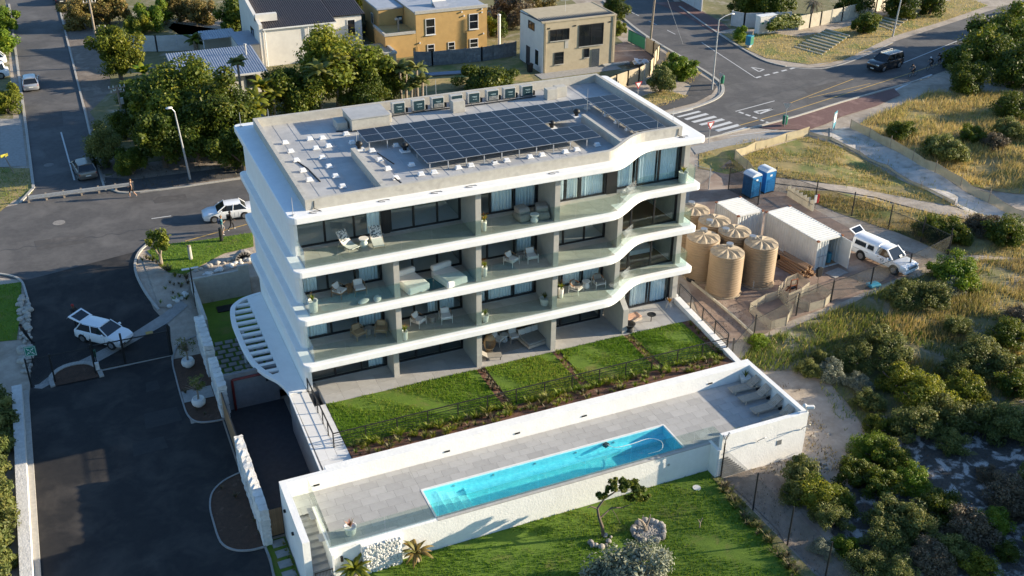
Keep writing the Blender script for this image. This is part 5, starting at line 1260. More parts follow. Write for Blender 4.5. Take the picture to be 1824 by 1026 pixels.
# ---------------------------------------------------------------- people
for n, c in (('skin',(.42,.25,.17)),('skin_dark',(.10,.055,.035)),('cloth_black',(.014,.014,.016)),('cloth_teal',(.06,.24,.28)),('cloth_grey',(.20,.20,.21)),('cloth_blue',(.05,.07,.13)),('cloth_red',(.3,.03,.03)),('hair_dark',(.015,.01,.008)),('hair_fair',(.22,.12,.05)),('helmet_white',(.75,.75,.75)),('shoe',(.5,.5,.5))): mat(n, c, None, .8, 6)
def person(label, loc, rz, J, mats, hair='hair_dark', scale=1.0, extra=None, group=None):
    """J: joints; the body is one skinned surface grown from the pelvis, coloured by limb."""
    t = thing('person', label, 'person', loc, rz, group)
    order = [('pelvis',.14),('waist',.125),('chest',.15),('neck',.055),('head',.098),('crown',.085)]
    nm = [n for n, _ in order]; rr = dict(order); E = [('pelvis','waist'),('waist','chest'),('chest','neck'),('neck','head'),('head','crown')]
    for s in ('l','r'):
        for n, r_ in (('hip',.095),('knee',.062),('ankle',.042),('toe',.035),('shoulder',.068),('elbow',.043),('wrist',.03),('hand',.028)): nm.append(n+s); rr[n+s] = r_
        E += [('pelvis','hip'+s),('hip'+s,'knee'+s),('knee'+s,'ankle'+s),('ankle'+s,'toe'+s),('chest','shoulder'+s),('shoulder'+s,'elbow'+s),('elbow'+s,'wrist'+s),('wrist'+s,'hand'+s)]
    me = bpy.data.meshes.new('body'); me.from_pydata([J[n] for n in nm], [(nm.index(a),nm.index(b)) for a, b in E], []); o = bpy.data.objects.new('body', me); C.objects.link(o)
    o.modifiers.new('skin','SKIN'); sv = me.skin_vertices[0].data
    for i, n in enumerate(nm): sv[i].radius = (rr[n], rr[n]*(.8 if n in ('chest','waist') else 1)); sv[i].use_root = (n == 'pelvis')
    sb = o.modifiers.new('sub','SUBSURF'); sb.levels = 1; sb.render_levels = 1
    dg = bpy.context.evaluated_depsgraph_get(); m2 = bpy.data.meshes.new_from_object(o.evaluated_get(dg)); bpy.data.objects.remove(o)
    m2.name = 'body'; m2.materials.clear(); keys = []
    limb = {}
    for a, b in E:
        k = 'skin'
        if a in ('pelvis','waist') and b in ('waist','chest') or b.startswith('shoulder'): k = 'top'
        elif b.startswith('hip') or b.startswith('knee'): k = 'legs'
        elif b.startswith('ankle'): k = 'shin'
        elif b.startswith('toe'): k = 'shoe'
        elif b.startswith('elbow'): k = 'sleeve'
        elif b.startswith('wrist'): k = 'forearm'
        limb[(a,b)] = k
    kinds = ['skin','top','legs','shin','shoe','sleeve','forearm']
    for k in kinds: m2.materials.append(MATS[mats.get(k, mats['skin'])])
    for p in m2.polygons:
        c = p.center; best = None
        for (a, b), k in limb.items():
            A, B = Vector(J[a]), Vector(J[b]); d = B-A; u = max(0,min(1,(c-A).dot(d)/max(d.length_squared,1e-9))); q = (c-A-d*u).length - .5*rr[b]
            if best is None or q < best[0]: best = (q, k)
        p.material_index = kinds.index(best[1]); p.use_smooth = True
    body = bpy.data.objects.new('body', m2); C.objects.link(body); body.parent = t
    fg = MB()
    for s in ('l','r'):
        h, w_ = Vector(J['hand'+s]), Vector(J['wrist'+s]); d = (h-w_).normalized(); sd = d.orthogonal().normalized()
        for q in range(4): fg.limb([h+sd*(.016*(q-1.5)), h+sd*(.018*(q-1.5))+d*(.05+.01*(q in (1,2))), h+sd*(.017*(q-1.5))+d*.07+sd.cross(d)*.025],[.009,.008,.006],5)
        fg.limb([w_+d*.03+sd*.03, h+sd*.05, h+sd*.055+d*.02],[.011,.009,.007],5)
    fg.build('fingers', mats['skin'], t)
    hd_ = Vector(J['head'])*.45+Vector(J['crown'])*.55; fw = Vector((1,0,0))
    if 'face' in J: fw = Vector(J['face']).normalized()
    MB().ball(hd_-fw*.018+Vector((0,0,.022)),(.108,.102,.10),10,7).build('hair', hair, t, smooth=True)
    MB().ball(hd_+fw*.108+Vector((0,0,-.035)),(.018,.014,.024),6,4).build('nose', mats['skin'], t, smooth=True)
    for s in (-1,1): sd = fw.cross(Vector((0,0,1))); MB().ball(hd_+fw*.1+sd*(.034*s)+Vector((0,0,-.01)),(.012,.012,.01),6,4).build('eye', 'black', t)
    if extra: extra(t)
    if scale != 1: t.scale = (scale,)*3
    return t
def pose(kind):
    J = dict(pelvis=(0,0,.95),waist=(0,0,1.1),chest=(0,0,1.34),neck=(0,0,1.5),head=(.02,0,1.6),crown=(.02,0,1.68))
    for s, y in (('l',.1),('r',-.1)):
        J.update({'hip'+s:(0,y,.9),'knee'+s:(.02,y,.5),'ankle'+s:(0,y,.09),'toe'+s:(.15,y*1.1,.04),'shoulder'+s:(0,y*1.8,1.42),'elbow'+s:(-.03,y*2.3,1.14),'wrist'+s:(.06,y*2.3,.9),'hand'+s:(.09,y*2.2,.82)})
    if kind == 'walk':
        J.update(kneel=(.2,.1,.52),anklel=(.22,.1,.12),toel=(.37,.1,.08),kneer=(-.06,-.1,.49),ankler=(-.34,-.1,.17),toer=(-.24,-.1,.06),elbowl=(-.14,.22,1.15),wristl=(-.1,.22,.92),handl=(-.08,.21,.84),elbowr=(.1,-.22,1.15),wristr=(.26,-.2,.98),handr=(.32,-.18,.94))
    if kind == 'run':
        J.update(kneel=(.24,.1,.58),anklel=(.06,.1,.24),toel=(.18,.1,.15),kneer=(.02,-.1,.48),ankler=(-.02,-.1,.09),toer=(.13,-.1,.04),elbowl=(-.16,.24,1.17),wristl=(.04,.22,1.1),handl=(.11,.2,1.14),elbowr=(.02,-.24,1.15),wristr=(.2,-.18,1.2),handr=(.26,-.16,1.25))
    if kind == 'fold':
        J.update(elbowl=(.06,.27,1.16),wristl=(.22,.1,1.2),handl=(.24,.02,1.21),elbowr=(.06,-.27,1.16),wristr=(.21,-.08,1.17),handr=(.23,.0,1.17))
    if kind == 'lean':
        for k in ('waist','chest','neck','head','crown'): x, y, z = J[k]; J[k] = (x-.28*(z-.9),y,z)
        for s, y in (('l',.1),('r',-.1)): J.update({'shoulder'+s:(-.14,y*1.8,1.40),'elbow'+s:(-.12,y*2.4,1.13),'wrist'+s:(.1,y*1.2,1.06),'hand'+s:(.14,y*.4,1.05),'knee'+s:(.14,y,.5),'ankle'+s:(.3,y,.09),'toe'+s:(.45,y,.04)})
    if kind == 'ride':
        J = dict(pelvis=(-.22,0,.98),waist=(-.12,0,1.12),chest=(.12,0,1.3),neck=(.26,0,1.4),head=(.33,0,1.47),crown=(.36,0,1.55))
        for s, y, k, a in (('l',.09,(.12,.11,.72),(.02,.1,.4)),('r',-.09,(.06,-.11,.6),(-.06,-.1,.2))):
            J.update({'hip'+s:(-.2,y,.95),'knee'+s:k,'ankle'+s:a,'toe'+s:(a[0]+.15,a[1],a[2]-.04),'shoulder'+s:(.16,y*2,1.34),'elbow'+s:(.32,y*2.3,1.14),'wrist'+s:(.5,y*2.3,1.03),'hand'+s:(.56,y*2.2,1.0)})
    return J
p = at(237,352,ZS); person('person with fair hair in a black top and skirt standing beside the steel guardrail', (p.x,p.y,ZS+.02), math.pi-.5, pose('walk'), dict(skin='skin',top='cloth_black',legs='cloth_black',shin='skin',shoe='shoe',sleeve='skin'), 'hair_fair')
p = at(397,419,ZS); person('person in teal top and shorts with a backpack at the grass edge', (p.x,p.y,ZS+.03), .1, pose('run'), dict(skin='skin',top='cloth_teal',legs='cloth_grey',shin='skin',shoe='shoe',sleeve='cloth_teal'), 'hair_fair', extra=lambda t: MB().cbox((-.2,0,1.28),(.18,.3,.42)).build('backpack','cloth_blue',t,bevel=.06))
p = at(413,411,ZS); person('person in black with a dark backpack walking behind the teal walker', (p.x,p.y,ZS+.03), .1, pose('walk'), dict(skin='skin_dark',top='cloth_black',legs='cloth_black',shin='cloth_black',shoe='shoe',sleeve='cloth_black',forearm='cloth_black'), extra=lambda t: MB().cbox((-.2,0,1.28),(.18,.3,.42)).build('backpack','cloth_black',t,bevel=.06))
p = gp(137,581); person('guard in black with a red cap standing behind the white hatchback', (p.x,p.y,p.z+.02), -.7, pose('fold'), dict(skin='skin_dark',top='cloth_black',legs='cloth_black',shin='cloth_black',shoe='cloth_black',sleeve='cloth_black'), 'cloth_red', 1.04)
p = gp(60,613); person('guard in black leaning back against the stone edging at the left of the driveway', (p.x-.35,p.y,p.z+.02), .5, pose('lean'), dict(skin='skin_dark',top='cloth_black',legs='cloth_black',shin='cloth_black',shoe='cloth_black',sleeve='cloth_black',forearm='cloth_black'), scale=1.04)
def bike(label, loc, rz):
    t = thing('bicycle', label, 'bicycle', loc, rz, 'bicycles on the main road')
    for x in (-.5,.52):
        ring = [(x+.34*math.cos(a),0,.35+.34*math.sin(a)) for a in [2*math.pi*k/20 for k in range(21)]]
        wh = MB().tube(ring,.02,5).build('wheel', 'tyre', t); sp = MB()
        for k in range(8): sp.cyl((x,0,.35),ring[int(k*2.5)],.004,.004,3)
        sp.build('spokes', 'galv', wh)
    MB().tube([(-.5,0,.35),(-.05,0,.32),(.42,0,.78),(-.2,0,.8),(-.05,0,.32)],.018,6).tube([(-.5,0,.35),(-.2,0,.8),(-.23,0,.92)],.014,6).tube([(.52,0,.35),(.42,0,.8),(.4,0,.95)],.016,6).build('frame', 'cloth_black', t)
    MB().tube([(.52,-.2,.97),(.42,-.19,.97),(.42,.19,.97),(.52,.2,.97)],.014,6).build('handlebar', 'black', t); MB().cbox((-.24,0,.94),(.26,.13,.05)).build('saddle', 'black', t, bevel=.02)
    MB().cyl((-.05,-.05,.32),(-.05,.05,.32),.09,.09,12).build('crank', 'galv', t)
for k, (px, py, hm, lab) in enumerate(((1625,137,'hair_dark','leading the three down the road in a pale topped jersey'),(1657,124,'helmet_white','wearing a white helmet, in the middle of the three'),(1672,117,'hair_dark','wearing a black helmet, last of the three'))):
    p = at(px, py, ZS); bike('road bicycle of the cyclist '+lab.split(',')[0], (p.x,p.y,ZS+.02), hd)
    person('cyclist '+lab, (p.x,p.y,ZS+.02), hd, pose('ride'), dict(skin='skin',top='cloth_grey' if k == 0 else 'cloth_black',legs='cloth_black',shin='skin',shoe='cloth_black',sleeve='cloth_black'), hm)
# ---------------------------------------------------------------- street furniture
def lamp_post(label, x, y, z, h, arm, mt='galv', name='street_lamp'):
    t = thing(name, label, 'street lamp', (x,y,z)); MB().cyl((0,0,0),(0,0,h*.5),.11,.085,8).cyl((0,0,h*.5),(0,0,h),.085,.06,8).build('post', mt, t)
    a = [(0,0,h)]+[(arm[0]*u,arm[1]*u,h+.45*math.sin(u*1.6)) for u in (.2,.5,1)]
    MB().tube(a,.045,6).build('arm', mt, t); e = a[-1]; MB().ball((e[0]+arm[0]*.12,e[1]+arm[1]*.12,e[2]-.04),(.32,.2,.1),10,6).build('lamp_head', 'pot_white', t, smooth=True); return t
p = at(339,320,ZS); lamp_post('tall leaning street lamp by the sandy pavement in front of the large trees', p.x, p.y, ZS, 6.6, (-.35,.1)).rotation_euler = (0,-.07,0)
p = at(1268,160,ZS); lamp_post('tall street lamp with a curved arm on the corner by the junction', p.x, p.y, ZS, 8.0, (1.7,.3))
p = at(1590,65,ZS); lamp_post('leaning steel street lamp on the verge above the main road', p.x, p.y, ZS, 8.5, (.6,0)).rotation_euler = (0,.06,0)
t = thing('garden_lamp', 'black two headed lamp post in the lobby garden wall', 'lamp post', (*gp(349,545)[:2],-5.3))
MB().cyl((0,0,0),(0,0,4.1),.06,.05,8).build('post', 'rail_black', t); MB().box(-.6,-.1,4.1,-.05,.1,4.16).box(.05,-.1,4.1,.6,.1,4.16).build('lamp_head', 'pot_white', t); MB().box(-.06,-.04,4.05,.06,.04,4.14).build('bracket','rail_black',t)
def pole(label, x, y, h, arms, lean=0, mt='bark_pale'):
    t = thing('utility_pole', label, 'utility pole', (x,y,ZS), 0, 'wooden utility poles'); t.rotation_euler = (0,lean,0)
    MB().cyl((0,0,0),(0,0,h),.15,.11,8).build('pole', mt, t)
    for z, w_ in arms:
        MB().box(-w_/2,-.06,z-.05,w_/2,.06,z+.05).build('crossarm', mt, t)
        for q in (-.45,-.2,.2,.45): MB().cyl((q*w_,0,z+.05),(q*w_,0,z+.25),.05,.05,6).build('insulator', 'pot_white', t)
    return t
p = at(227,245,ZS); t = pole('utility pole with crossarms and a transformer beside the large trees', p.x, p.y, 5.4, ((5.2,1.6),(4.75,1.3),(4.9,.8)), -.03)
MB().box(-.3,-.35,2.2,.3,-.1,3.0).build('transformer_box', 'galv', t); MB().box(.05,-.35,3.6,.35,-.1,4.2).build('transformer_box', 'galv', t)
p = at(193,120,ZS); pole('grey utility pole with a small crossarm beyond the side road trees', p.x, p.y, 5.0, ((4.8,1.0),))
p = at(1158,76,ZS); t = pole('bare wooden utility pole with a guy wire beside the bend in the road', p.x, p.y, 10.5, (), .04); MB().cyl((0,0,9),(3.6,-2.4,0),.015,.015,4).build('guy_wire', 'galv', t)
p = at(712,98,ZS); pole('thin wooden utility pole in front of the yellow house', p.x, p.y, 4.6, ((4.4,.8),))
p = at(176,95,ZS); pole('utility pole with stacked crossarms among the roadside trees', p.x, p.y, 7.0, ((6.8,1.8),(6.3,1.5)))
# guardrail
a, b = at(52,362,ZS), at(238,337,ZS); t = thing('guardrail', 'steel guardrail across the mouth of the side road', 'guardrail', (a.x,a.y,ZS)); d = b-a
MB().bar((0,0,.62),(d.x,d.y,.62),.05,.12).bar((0,0,.5),(d.x,d.y,.5),.09,.05).bar((0,0,.4),(d.x,d.y,.4),.05,.1).build('rail', 'galv', t)
for k in range(7): q = d*k/6; MB().box(q.x-.08,q.y+.03,0,q.x+.08,q.y+.18,.72).build('post', 'bark_pale', t)
# road signs
mat('sign_red', (.42,.03,.03), None, .5); mat('sign_white', (.78,.78,.76), None, .5); mat('sign_green', (.02,.24,.15), None, .5); mat('bin_green', (.015,.16,.09), None, .5); mat('sign_blue', (.08,.28,.36), None, .5); mat('box_blue', (.03,.22,.33), None, .5); mat('sign_yellow', (.5,.42,.05), None, .6)
def yield_sign(label, px, py, rz, h=2.3, s=.55):
    p = at(px, py, ZS); t = thing('yield_sign', label, 'road sign', (p.x,p.y,ZS), rz, 'yield signs at the junction'); MB().cyl((0,0,0),(0,0,h),.04,.04,7).build('post', 'galv', t)
    T3 = lambda r, y0, y1: MB().loft([[(r*math.sin(a),y,h-.25+r*math.cos(a)) for a in (math.pi,math.pi/3,-math.pi/3)] for y in (y0,y1)])
    T3(s,-.05,-.035).build('plate', 'sign_red', t); T3(s*.62,-.058,-.0505).build('plate_centre', 'sign_white', t); T3(s,-.034,-.03).build('plate_back', 'galv', t)
yield_sign('red and white yield sign on a pole at the near side of the zebra crossing', 1262, 256, .1)
yield_sign('yield sign seen from behind beside the green bin on the far pavement', 1397, 226, 2.6, 2.6, .5)
yield_sign('small red and white yield sign half hidden behind the roof parapet', 1135, 182, .1, 2.3)
yield_sign('yield sign turned edge on beside the green bin on the corner island', 1280, 168, 1.9, 2.5, .42)
def litter(label, px, py):
    p = at(px, py, ZS); t = thing('litter_bin', label, 'litter bin', (p.x,p.y,ZS), 0, 'green litter bins'); MB().cyl((0,0,.2),(0,0,1.05),.26,.28,14).build('drum', 'bin_green', t); MB().cyl((0,0,1.05),(0,0,1.15),.3,.2,14).build('lid', 'bin_green', t); MB().cyl((0,0,0),(0,0,.2),.06,.06,6).build('foot', 'galv', t)
litter('green litter bin on the far pavement by the zebra crossing', 1397, 224); litter('green litter bin on the corner island by the curved lamp post', 1285, 151)
p = at(1484,232,ZS); t = thing('notice_board', 'tilted pale blue notice board at the head of the sand path', 'sign', (p.x,p.y,ZS), .6); MB().box(-.45,-.03,.2,.45,.03,2.0).build('panel', 'sign_blue', t); MB().box(-.38,-.036,.9,.38,-.031,1.8).build('print', 'sign_white', t); MB().box(-.5,-.05,0,-.45,.05,2.05).box(.45,-.05,0,.5,.05,2.05).build('posts', 'galv', t)
p = at(1334,84,ZS); t = thing('post_box', 'green and blue box on a post at the grassy corner', 'box', (p.x,p.y,ZS), .5); MB().box(-.45,-.35,.35,.45,.35,1.5).build('body', 'box_blue', t); MB().box(-.4,-.36,.45,.4,-.351,1.4).build('door', 'bin_green', t); MB().box(.6,-.06,0,.72,.06,1.9).build('post', 'bark_pale', t); MB().box(-.3,-.2,0,.3,.2,.35).build('foot', 'galv', t)
p = at(1362,58,ZS); t = thing('electrical_kiosk', 'white electrical kiosk with three doors by the garden wall', 'kiosk', (p.x,p.y,ZS), .02); MB().box(-1.35,-.5,0,1.35,.5,2.3).build('cabinet', 'pot_white', t); MB().box(-1.4,-.55,2.3,1.4,.55,2.4).build('lid', 'sign_white', t)
for k in range(3): dd = MB().box(-1.3+.88*k,-.53,.15,-.46+.88*k,-.5,2.2).build('door', 'pot_white', t); MB().box(-1.05+.88*k,-.545,1.35,-.72+.88*k,-.531,1.6).build('label', 'sign_green', dd)
p = at(26,310,ZS); t = thing('street_name_post', 'leaning wooden post with a yellow name plate on the grass corner', 'sign', (p.x,p.y,ZS), 0); MB().cyl((0,0,0),(-.5,.0,1.9),.05,.05,6).build('post', 'bark_pale', t); MB().cbox((-.5,0,1.9),(.7,.06,.28),.5).build('plate', 'sign_yellow', t)
p = gp(60,650); t = thing('assembly_sign', 'square green assembly point sign with white arrows on the driveway edge', 'sign', (p.x,p.y,p.z), -.15)
MB().box(-.38,-.02,.75,.38,.02,1.5).build('panel', 'sign_green', t); MB().box(-.03,.0,0,.03,.04,.75).build('post', 'rail_black', t)
mb = MB().box(-.35,-.024,.78,.35,-.0215,.81).box(-.35,-.024,1.44,.35,-.0215,1.47).box(-.35,-.024,.81,-.32,-.0215,1.44).box(.32,-.024,.81,.35,-.0215,1.44); mb.build('border', 'sign_white', t)
mb = MB()
for sx in (-1,1):
    for sz in (-1,1): mb.bar((sx*.24,-.026,1.125+sz*.24),(sx*.09,-.026,1.125+sz*.09),.008,.05).bar((sx*.09,-.026,1.125+sz*.09),(sx*.18,-.026,1.125+sz*.07),.008,.03).bar((sx*.09,-.026,1.125+sz*.09),(sx*.07,-.026,1.125+sz*.18),.008,.03)
mb.cbox((0,-.026,1.1),(.06,.006,.12)).cbox((0,-.026,1.2),(.05,.006,.05)); mb.build('pictogram', 'sign_white', t)
# driveway gate and fence
t = thing('driveway_gate', 'black sliding mesh gate standing across the driveway exit', 'gate', (-11.94,13.85,-5.22))
MB().box(0,-.03,.08,4.9,.03,.16).box(0,-.03,2.0,4.9,.03,2.07).box(0,-.03,.1,.06,.03,2.05).box(4.84,-.03,.1,4.9,.03,2.05).box(1.84,-.03,.1,1.9,.03,2.05).build('frame', 'rail_black', t)
mb = MB()
for k in range(60): mb.box(.07+k*.08,-.008,.16,.082+k*.08,.008,2.0)
tag(mb.build('mesh_bars', 'rail_black', t), kind='stuff')
for x in (-.1,1.85,5.0): MB().box(x-.07,.05,0,x+.07,.19,2.5).build('gate_post', 'rail_black', t)
MB().box(-.2,-.25,.2,.15,-.05,.75).build('gate_motor', 'pot_white', t); MB().box(-.2,.2,1.0,.1,.4,1.5).build('keypad_box', 'sign_green', t)
t = thing('fence', 'black mesh fence with thin posts left of the driveway gate', 'fence', (-16.2,13.5,-5.25))
for x, h in ((0,2.3),(1.5,2.3),(4.1,2.4)): MB().box(x-.05,-.05,0,x+.05,.05,h).build('post', 'rail_black', t)
mb = MB()
for k in range(44): mb.box(.06+k*.092,-.005,.1,.068+k*.092,.005,2.2)
mb.box(0,-.01,2.15,4.1,.01,2.19); tag(mb.build('mesh_bars', 'rail_black', t), kind='stuff')
p = gp(266,594); tag(MB().cbox((0,0,.03),(.5,.35,.06)).build('speed_plate', 'road_yellow', None, (p.x,p.y,p.z+.03)), 'small orange plate lying on the driveway beside the gate', 'plate')
q = fine(G((95,690),(92,672),(115,655),(150,648),(172,655),(182,672)),3); kerb('kerb', q, .3, .14); sheet('island_bed', q, 'soil', .08)
# potted olives in the bed
def twig_crown(seed, R_, n=160):
    r = random.Random(seed); mb = MB()
    for k in range(n):
        a, b = r.uniform(0,6.28), r.uniform(.0,1.25); d = Vector((math.cos(a)*math.sin(b),math.sin(a)*math.sin(b),math.cos(b))); e = d*R_*r.uniform(.6,1.05); m_ = e*.55+Vector((r.uniform(-.1,.1),r.uniform(-.1,.1),.05)); mb.cyl((0,0,0),m_,.012,.008,3,False); mb.cyl(m_,e,.008,.004,3,False)
    return mb
for px, py, lab in ((336,652,'white round pot with a bare rounded shrub near the driveway gate'),(355,722,'white round pot with a bare rounded shrub near the curved end of the bed')):
    p = at(px, py, -5.2); t = thing('potted_shrub', lab, 'potted shrub', (p.x,p.y,-5.24), 0, 'potted shrubs along the white stone wall')
    MB().lathe([(.22,0),(.42,.2),(.46,.42),(.38,.62),(.34,.62),(.32,.55),(.02,.55)],18).build('pot', 'pot_white', t, smooth=True); MB().limb([(0,0,.5),(.03,.02,1.0),(0,0,1.3)],[.08,.06,.05]).build('trunk', 'bark_pale', t)
    o = twig_crown(px, .85).build('twigs', 'bark_pale', t, (0,0,1.25)); obj('leaves', crown_mesh('leaves','leaf_sage',.85,.85,.7,420,.07,14,px), t, (0,0,1.65))
# ---------------------------------------------------------------- houses
mat('plaster_yellow', (.52,.33,.125), (.46,.29,.11), .9, 1.2, .1, 20, c3=(.42,.27,.11), s3=.4)
mat('plaster_white', (.66,.63,.57), (.59,.56,.51), .9, 1.2, .1, 20)
mat('roof_dark', (.055,.048,.05), (.035,.03,.032), .6, 3); mat('roof_grey', (.36,.38,.42), (.29,.31,.35), .5, 1.5); mat('roof_blue', (.30,.33,.40), (.24,.27,.33), .45, 2, metal=.3)
mat('precast_grey', (.21,.215,.22), (.13,.135,.14), .95, 2.5, .3, 12, c3=(.33,.34,.35), s3=1.3, lo3=.6, hi3=.72, objvar=.12)
mat('precast_cream', (.55,.50,.39), (.47,.42,.33), .9, 1.6, .15, 16, objvar=.06); mat('precast_white', (.55,.55,.54), (.46,.46,.45), .9, 1.6, .15, 16, objvar=.06); mat('frame_white', (.7,.7,.68), None, .6); mat('paving_red', (.3,.13,.09), (.24,.1,.07), .9, 5)
def window(par, x0, x1, z0, z1, y, n=1, horiz=False, frame='frame_black', side=None):
    """Recessed window in a wall facing -Y (or -X with side=x)."""
    P = (lambda a, d, z: (a, y+d, z)) if side is None else (lambda a, d, z: (side+d, a, z))
    def B3(a0, d0, z0_, a1, d1, z1_):
        p, q = P(a0,d0,z0_), P(a1,d1,z1_); return (min(p[0],q[0]),min(p[1],q[1]),min(p[2],q[2]),max(p[0],q[0]),max(p[1],q[1]),max(p[2],q[2]))
    w_ = .08; mb = MB().box(*B3(x0-w_,-.06,z0-w_,x1+w_,.04,z0)).box(*B3(x0-w_,-.06,z1,x1+w_,.04,z1+w_)).box(*B3(x0-w_,-.059,z0,x0,.04,z1)).box(*B3(x1,-.059,z0,x1+w_,.04,z1))
    for k in range(1,n):
        if horiz: z = z0+(z1-z0)*k/n; mb.box(*B3(x0,-.05,z-.03,x1,.03,z+.03))
        else: x = x0+(x1-x0)*k/n; mb.box(*B3(x-.03,-.05,z0,x+.03,.03,z1))
    f = mb.build('window', frame, par); MB().box(*B3(x0,-.022,z0,x1,-.004,z1)).build('pane', 'car_glass', f); return f
def corr(x0, y0, z0, x1, y1, z1, n, mt, par, name='roof'):
    """Corrugated sheet from (y0, z0) up to (y1, z1); ribs run along y."""
    vs = []; fs = []
    for k in range(4*n+1):
        x = x0+(x1-x0)*k/(4*n); d = .06 if k % 4 in (1,2) else 0
        vs += [(x,y0,z0+d),(x,y1,z1+d),(x,y0,z0+d-.06),(x,y1,z1+d-.06)]
    for k in range(4*n): a = 4*k; fs += [(a,a+4,a+5,a+1),(a+2,a+3,a+7,a+6),(a,a+2,a+6,a+4),(a+1,a+5,a+7,a+3)]
    return MB().add(vs, fs).build(name, mt, par)
# tan house by the bend
H1 = thing('tan_house', 'two storey tan house with a flat dark roof, white side wall and large upper window', 'house', (0,0,ZS)); h = 6.1
MB().box(42.05,57,-.3,51.6,63.4,h).build('wall', 'wall_tan', H1); MB().box(41.9,57.0,-.3,42.049,63.4,h-.1).build('side_wall', 'plaster_white', H1)
corr(41.85,57.35,h+.02,51.55,63.5,h-.25,30,'roof_dark',H1); MB().box(41.8,56.93,h-.1,51.65,57.36,h+.05).box(51.55,57.36,h-.1,51.7,63.45,h+.04).build('parapet', 'wall_tan', H1)
o = -ZS
window(H1,42.95,45.3,.55+o,1.75+o,57,3); MB().box(44.85,56.97,-.55+o,45.3,57.0,.5+o).build('panel', 'concrete', H1); window(H1,46.75,49.85,-.5+o,1.95+o,57,2); window(H1,43.6,44.65,-2.3+o,-1.0+o,57,3,True); window(H1,47.5,48.05,-1.9+o,-.95+o,57)
d = MB().box(48.5,56.95,0,49.5,57,2.25).build('door', 'unit_dark', H1); mb = MB()
for k in range(8): mb.box(48.5+k*.14,56.92,0,48.52+k*.14,56.948,2.25)
mb.build('bars', 'galv', d)
window(H1,59.3,60.9,1.3+o,2.1+o,0,2,False,'frame_black',41.9); window(H1,57.9,58.9,-2.6+o,-.8+o,0,1,False,'frame_white',41.9); MB().box(41.86,60.4,0,41.9,61.5,2.3).build('door', 'roof_dark', H1)
for x in (42.5,45.9,50.6): MB().box(x,56.95,1.95+o,x+.35,57,2.1+o).build('wall_vent', 'black', H1)
MB().box(50.0,56.4,-.05,53.5,57,.25).build('step', 'concrete', H1)
tag(MB().box(41.0,55.0,0,51.6,56.99,.06).build('house_path', 'paving_light', None, (0,0,ZS)), kind='structure')
# yellow house
H2 = thing('yellow_house', 'yellow ochre house with a flat grey roof and tall white framed windows', 'house', (0,0,ZS)); h = 5.2
MB().box(30.6,69.4,-.3,40.0,81,h).build('wall', 'plaster_yellow', H2); MB().box(26.6,69.41,-.3,30.598,74,2.9).build('low_wall', 'plaster_yellow', H2)
MB().box(30.5,69.3,h-.05,40.1,69.62,h+.3).box(26.5,69.3,2.85,30.5,69.55,3.15).box(26.5,69.55,2.85,26.75,74.1,3.14).build('coping', 'concrete', H2); MB().box(30.55,69.63,h,40.05,81.1,h+.12).build('roof', 'roof_grey', H2); MB().box(27.3,74.02,-.3,30.55,81,h-.3).build('rear_wall', 'plaster_yellow', H2); MB().box(27.1,73.9,h-.3,30.54,81.2,h-.1).build('roof', 'roof_grey', H2)
window(H2,31.9,33.0,-.75+o,1.1+o,69.4,2,True,'frame_white'); window(H2,37.65,38.75,-.65+o,1.15+o,69.4,2,True,'frame_white'); window(H2,32.05,32.85,-3.0+o,-2.1+o,69.4,2,True,'frame_white'); window(H2,34.8,35.55,-3.0+o,-2.1+o,69.4,2,True,'frame_white'); window(H2,37.7,38.7,-3.0+o,-2.0+o,69.4,2,True,'frame_white')
window(H2,76.5,77.2,2.6,3.8,0,1,False,'frame_white',27.3); MB().box(29.6,73.98,1.6,30.4,74.015,3.9).build('door', 'unit_dark', H2)
for x, z in ((36.6,4.9),(36.9,4.4),(39.3,5.0),(39.3,4.6),(39.5,1.9),(31.0,1.6)): MB().cyl((x,69.25,z),(x,69.41,z),.1,.1,8).build('wall_fitting', 'pot_white', H2)
MB().cyl((37.2,69.33,0),(37.2,69.33,2.3),.07,.07,8).cyl((30.75,69.3,0),(30.75,69.3,1.2),.05,.05,6).build('drain_pipe', 'plaster_yellow', H2)
t = thing('solar_geyser', 'white solar water heater tank on the roof of the yellow house', 'water heater', (34.6,72.2,ZS+h+.12)); MB().cyl((-.9,0,.5),(.9,0,.5),.33,.33,14).build('tank', 'pot_white', t); MB().box(-.9,-.3,0,-.75,.3,.2).box(.75,-.3,0,.9,.3,.2).build('stand', 'galv', t); MB().add([(-.9,-1.3,.05),(.9,-1.3,.05),(.9,-.3,.5),(-.9,-.3,.5),(-.9,-1.3,.0),(.9,-1.3,.0),(.9,-.3,.44),(-.9,-.3,.44)],[(0,1,2,3),(7,6,5,4),(0,4,5,1),(1,5,6,2),(2,6,7,3),(3,7,4,0)]).build('collector', 'roof_grey', t)
t = thing('flue_pipe', 'tall white capped flue pipe beside the yellow house', 'flue', (41.7,69.5,ZS)); MB().cyl((0,0,0),(0,0,3.9),.2,.2,12).build('pipe', 'pot_white', t); MB().ball((0,0,3.95),(.24,.24,.18),10,6).build('cap', 'pot_white', t)
